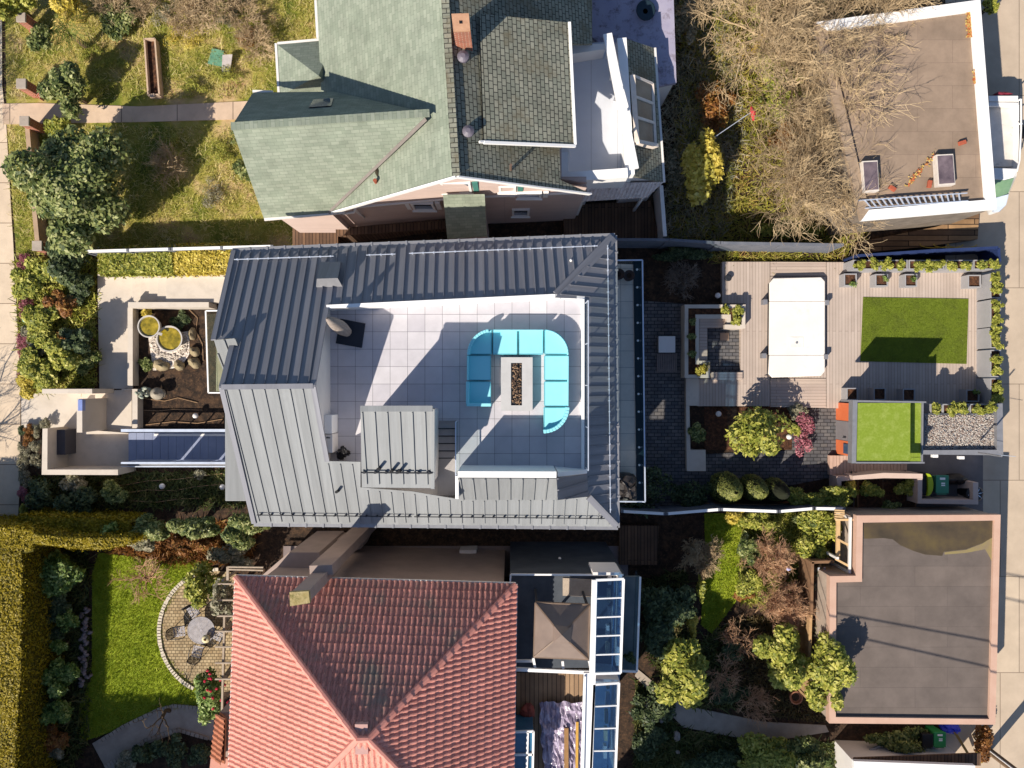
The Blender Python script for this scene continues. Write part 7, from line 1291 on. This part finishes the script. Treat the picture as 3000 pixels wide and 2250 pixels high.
# north-east bare trees and undergrowth
YD = PP(S_, [(1990, -200), (2540, -200), (2540, 770), (2100, 770), (1960, 700), (1990, 300)], .03); struct(grassmesh('undergrowth', [YD], 34000, .06, .3, .02, LEAF('undergrowth_leaf', [(92, 104, 26), (152, 150, 48), (190, 176, 96), (182, 130, 80)], .3), .01, lean=.9, mask=wn), 'stuff')
bare('bare_tree', 'big bare tan tree behind the tan garage, top left one', C3, 1560, 330, 5.5, 10, 1.75, 5, TWIG, 31, .12, spread=.6, up=.06, kids=(3, 4), bm=M('mossy_bark', [(150, 124, 40), (180, 150, 60)], 4, .9, .5, 20)); bare('bare_tree', 'bare pinkish tree spreading its twigs over the tan garage roof', C4, 590, 330, 5.5, 12, 1.75, 5, TWIG, 32, .12, spread=.6, up=.08, kids=(3, 4))
bare('bare_tree', 'low bare tree with long radiating twigs above the timber deck', C4, 330, 1200, 4.2, 20, 1.65, 4, TWIG, 33, .11, spread=.5, up=.1, kids=(3, 5), tilt=1.1); bare('bare_tree', 'bare tree leaning over the left parapet of the tan garage', C4, 480, 760, 5.0, 7, 1.5, 4, TWIG, 35, .1, spread=.55, up=.1, kids=(3, 5)); bare('bare_tree', 'bare tree at the very top edge between the lavender roof and garage', C4, 250, -60, 5.5, 8, 1.6, 5, TWIG, 34, .1, spread=.55, up=.1, kids=(3, 4))
bush('shrub', 'golden leaved shrub standing out beside the bare trees', 'shrub', C3, 1215, 1085, 105, 2.2, L_GOLD, 3200, .12, lumps=14, ry=200, fill=.1, flat=.7)
for x, y, r_, h_, m_, lb, ry, n_ in ((1750, 650, 110, .9, L_YEL, 'green undergrowth by the red cloth', 140, 1500), (1640, 120, 120, .9, L_YEL, 'yellow green undergrowth under the top bare tree', 180, 1800), (1100, 1080, 120, .9, L_OLIVE, 'olive shaded shrub left of the golden one', 110, 1500), (1130, 100, 70, 1.2, L_OLIVE, 'dry shrub beside the lavender flat roof', 150, 1200), (1330, 640, 120, 1.0, L_RED, 'russet bramble between porch and bare trees', 180, 1500), (1800, 1500, 200, .7, L_YEL, 'yellow green undergrowth below the radiating bare tree', 90, 2400), (2000, 900, 130, .6, L_RED, 'russet leaf litter clump under the bare trees', 130, 1300)): bush('shrub', lb, 'shrub', C3, x, y, r_, h_, m_, n_, .08, lumps=9, ry=ry, fill=.1)
for x, y, lb, r_ in ((1545, 45, 'small dark green ivy at the garage corner by the alley', 45), ): bush('ivy', lb, 'ivy', C4, x, y, r_, 1.2, L_YEL, 700, .08)
bush('hedge_bush', 'dark green bush against the pink garage south wall', 'shrub', E5, 660, 1490, 180, 1.2, L_GRN, 2600, .09, ry=75); bush('hedge_bush', 'dry brown bush at the alley corner by the pole', 'shrub', E5, 1195, 1500, 55, 1.2, L_RED, 1500, .08, ry=110); bush('shrub', 'yellow tuft at the foot of the brown alley bush', 'shrub', E5, 1185, 1590, 24, .6, L_GOLD, 300, .07)
bare('street_tree', 'bare street tree beyond the left edge casting thin shadows on the pavement', S_, -190, 1370, 6.5, 6, 1.9, 4, TWIGD, 51, .13, up=.3, kids=(2, 4)); bare('street_tree', 'bare street tree beyond the top left edge', S_, -240, 420, 7, 7, 2.0, 4, TWIGD, 52, .14, up=.3, kids=(3, 4))

# low ground cover that fills the beds
def cover(name, K, pts, n, mat, hm=.22, wd=.035, z=.02): struct(grassmesh(name, [PP(K, pts, z)], n, .04, hm, wd, mat, z, lean=1.1), 'stuff')
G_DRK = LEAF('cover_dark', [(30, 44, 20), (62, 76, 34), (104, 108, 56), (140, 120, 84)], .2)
cover('ground_cover', D1, [(95, 125), (590, 115), (590, 900), (140, 950)], 9000, L_YEL)
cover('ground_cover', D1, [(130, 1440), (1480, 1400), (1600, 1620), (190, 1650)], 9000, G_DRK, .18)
cover('ground_cover', E1, [(190, 340), (540, 330), (540, 1500), (430, 1659), (190, 1659)], 9000, G_DRK)
cover('ground_cover', E1, [(620, 200), (1600, 150), (1500, 420), (1050, 420), (640, 340)], 6500, L_RED, .2)
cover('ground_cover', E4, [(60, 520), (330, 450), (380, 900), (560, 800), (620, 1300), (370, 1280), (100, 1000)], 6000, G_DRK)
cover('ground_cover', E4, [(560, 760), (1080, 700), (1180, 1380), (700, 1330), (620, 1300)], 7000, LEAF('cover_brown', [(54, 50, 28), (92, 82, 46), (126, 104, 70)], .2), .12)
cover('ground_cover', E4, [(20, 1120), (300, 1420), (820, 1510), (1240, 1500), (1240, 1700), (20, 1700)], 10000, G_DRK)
cover('ground_cover', F1, [(850, 190), (1860, 180), (1850, 900), (1400, 1300), (800, 1150)], 10000, L_YEL, .25)
cover('ground_cover', C3, [(1060, 0), (1400, 0), (1500, 900), (1350, 1600), (1000, 1540), (970, 620)], 9000, L_OLIVE, .25)

hedge('boundary_hedge', 'tall dark evergreen hedge added unseen for shade, beyond the bottom left edge', PP(S_, [(-160, 2390), (430, 2400), (430, 2500), (-160, 2500)], 0), 6.2, 0, L_DRK, 3000, .12)  # unseen hedge, added to throw shade over the curved path and lawn foot
for x, y, r_, m_, lb in ((215, 560, 48, L_OLIVE, 'dry climber on the west wall of the pink edged garage, upper'), (222, 800, 50, L_OLIVE, 'dry climber on the west wall of the pink edged garage, lower')): bush('climber', lb, 'climber', E5, x, y, r_, 1.8, m_, 1300, .08, ry=r_*2.4)
g = random.Random(61)
TLC = [(560, 330, L_YEL), (700, 420, L_YEL), (1050, 90, L_OLIVE), (1250, 60, L_RED), (1480, 120, L_OLIVE), (1620, 260, L_RED), (1180, 240, L_GOLD), (640, 560, L_YEL), (1250, 560, L_YEL), (1500, 480, L_YEL), (1100, 950, L_YEL), (1350, 1250, L_OLIVE), (1420, 1000, L_YEL), (1560, 900, L_GRN)]
for i, (x, y, m_) in enumerate(TLC): bush('grass_clump', 'rough grass clump in the dry lawn, one of many', 'grass', C1, x, y, g.uniform(60, 120), .45, m_, 900, .06, 'rough grass clumps in the dry lawn', aspect=.2, ry=g.uniform(45, 90), fill=.02, kids=False)
bare('bare_shrub', 'tangled bare shrub at the top edge left of the green roof', C1, 1400, 60, 1.8, 22, .8, 4, TWIG, 71, .03, cat='shrub', trunk=False, up=.1, kids=(2, 4)); bare('bare_shrub', 'smaller tangled bare shrub at the top edge above the raised bed', C1, 1000, 30, 1.5, 16, .7, 4, TWIG, 72, .03, cat='shrub', trunk=False, up=.1, kids=(2, 4))

hedge('added_shade_screen', 'tall dark evergreen screen added unseen for shade, behind the red house', PP(S_, [(1640, 2430), (1838, 2430), (1838, 2520), (1640, 2520)], 0), 10.5, 0, L_DRK, 2500, .14); hedge('added_shade_screen', 'lower dark evergreen screen added unseen for shade, nearer the alley', PP(S_, [(1842, 2430), (2010, 2430), (2010, 2520), (1842, 2520)], 0), 7.5, 0, L_DRK, 2000, .14)  # unseen screens, added so their shadow darkens the southern back garden
sheet('boardwalk', PP(S_, [(1815, 1540), (1930, 1540), (1925, 1655), (1815, 1655)], .3), OLDDECK, t=.28)
for x, y, r_, h_, m_, lb, n_, ry in ((330, 560, 150, 1.4, L_YEL, 'green growth among the twigs of the radiating bare tree, upper', 1500, 120), (520, 1180, 130, 1.2, L_OLIVE, 'pale dry growth beside the shaded skylight', 1100, 110), (160, 420, 120, 1.2, L_YEL, 'green growth below the mossy bare trunk', 1300, 140), (420, 120, 120, 1.2, L_YEL, 'bright green growth at the top edge by the garage', 1300, 90), (240, 900, 100, .9, L_RED, 'rusty leaf heap in the middle of the bare trees', 900, 80)): bush('shrub', lb, 'shrub', C4, x, y, r_, h_, m_, n_, .08, lumps=10, ry=ry, fill=.05)

bare('bare_tree', 'bare tree between the red cloth and the tan garage', C4, 200, 640, 5.0, 9, 1.5, 4, TWIG, 36, .1, spread=.55, up=.1, kids=(3, 5))

for i, (x, y, lb) in enumerate(((1250, 170, 'tangled bare shrub just above the teal tarp'), (1600, 130, 'tangled bare shrub beside the green roof eave, upper'), (1680, 320, 'tangled bare shrub beside the green roof eave, lower'), (760, 60, 'tangled bare shrub right of the golden top shrub'), (1130, 1080, 'dry bare shrub in the middle of the lower lawn'))): bare('bare_shrub', lb, C1, x, y, .9, 18, .6, 3, TWIG, 80+i, .025, cat='shrub', trunk=False, up=.08, kids=(3, 4))
for i, (x, y, lb) in enumerate(((640, 850, 'brownish bare shrub in the shaded middle of the southern garden'), (540, 1080, 'brownish bare shrub above the shaded path'), (720, 1230, 'brownish bare shrub left of the terracotta pot'))): bare('bare_shrub', lb, E4, x, y, 1.0, 16, .6, 3, TWIGR, 90+i, .025, cat='shrub', trunk=False, up=.1, kids=(2, 4))
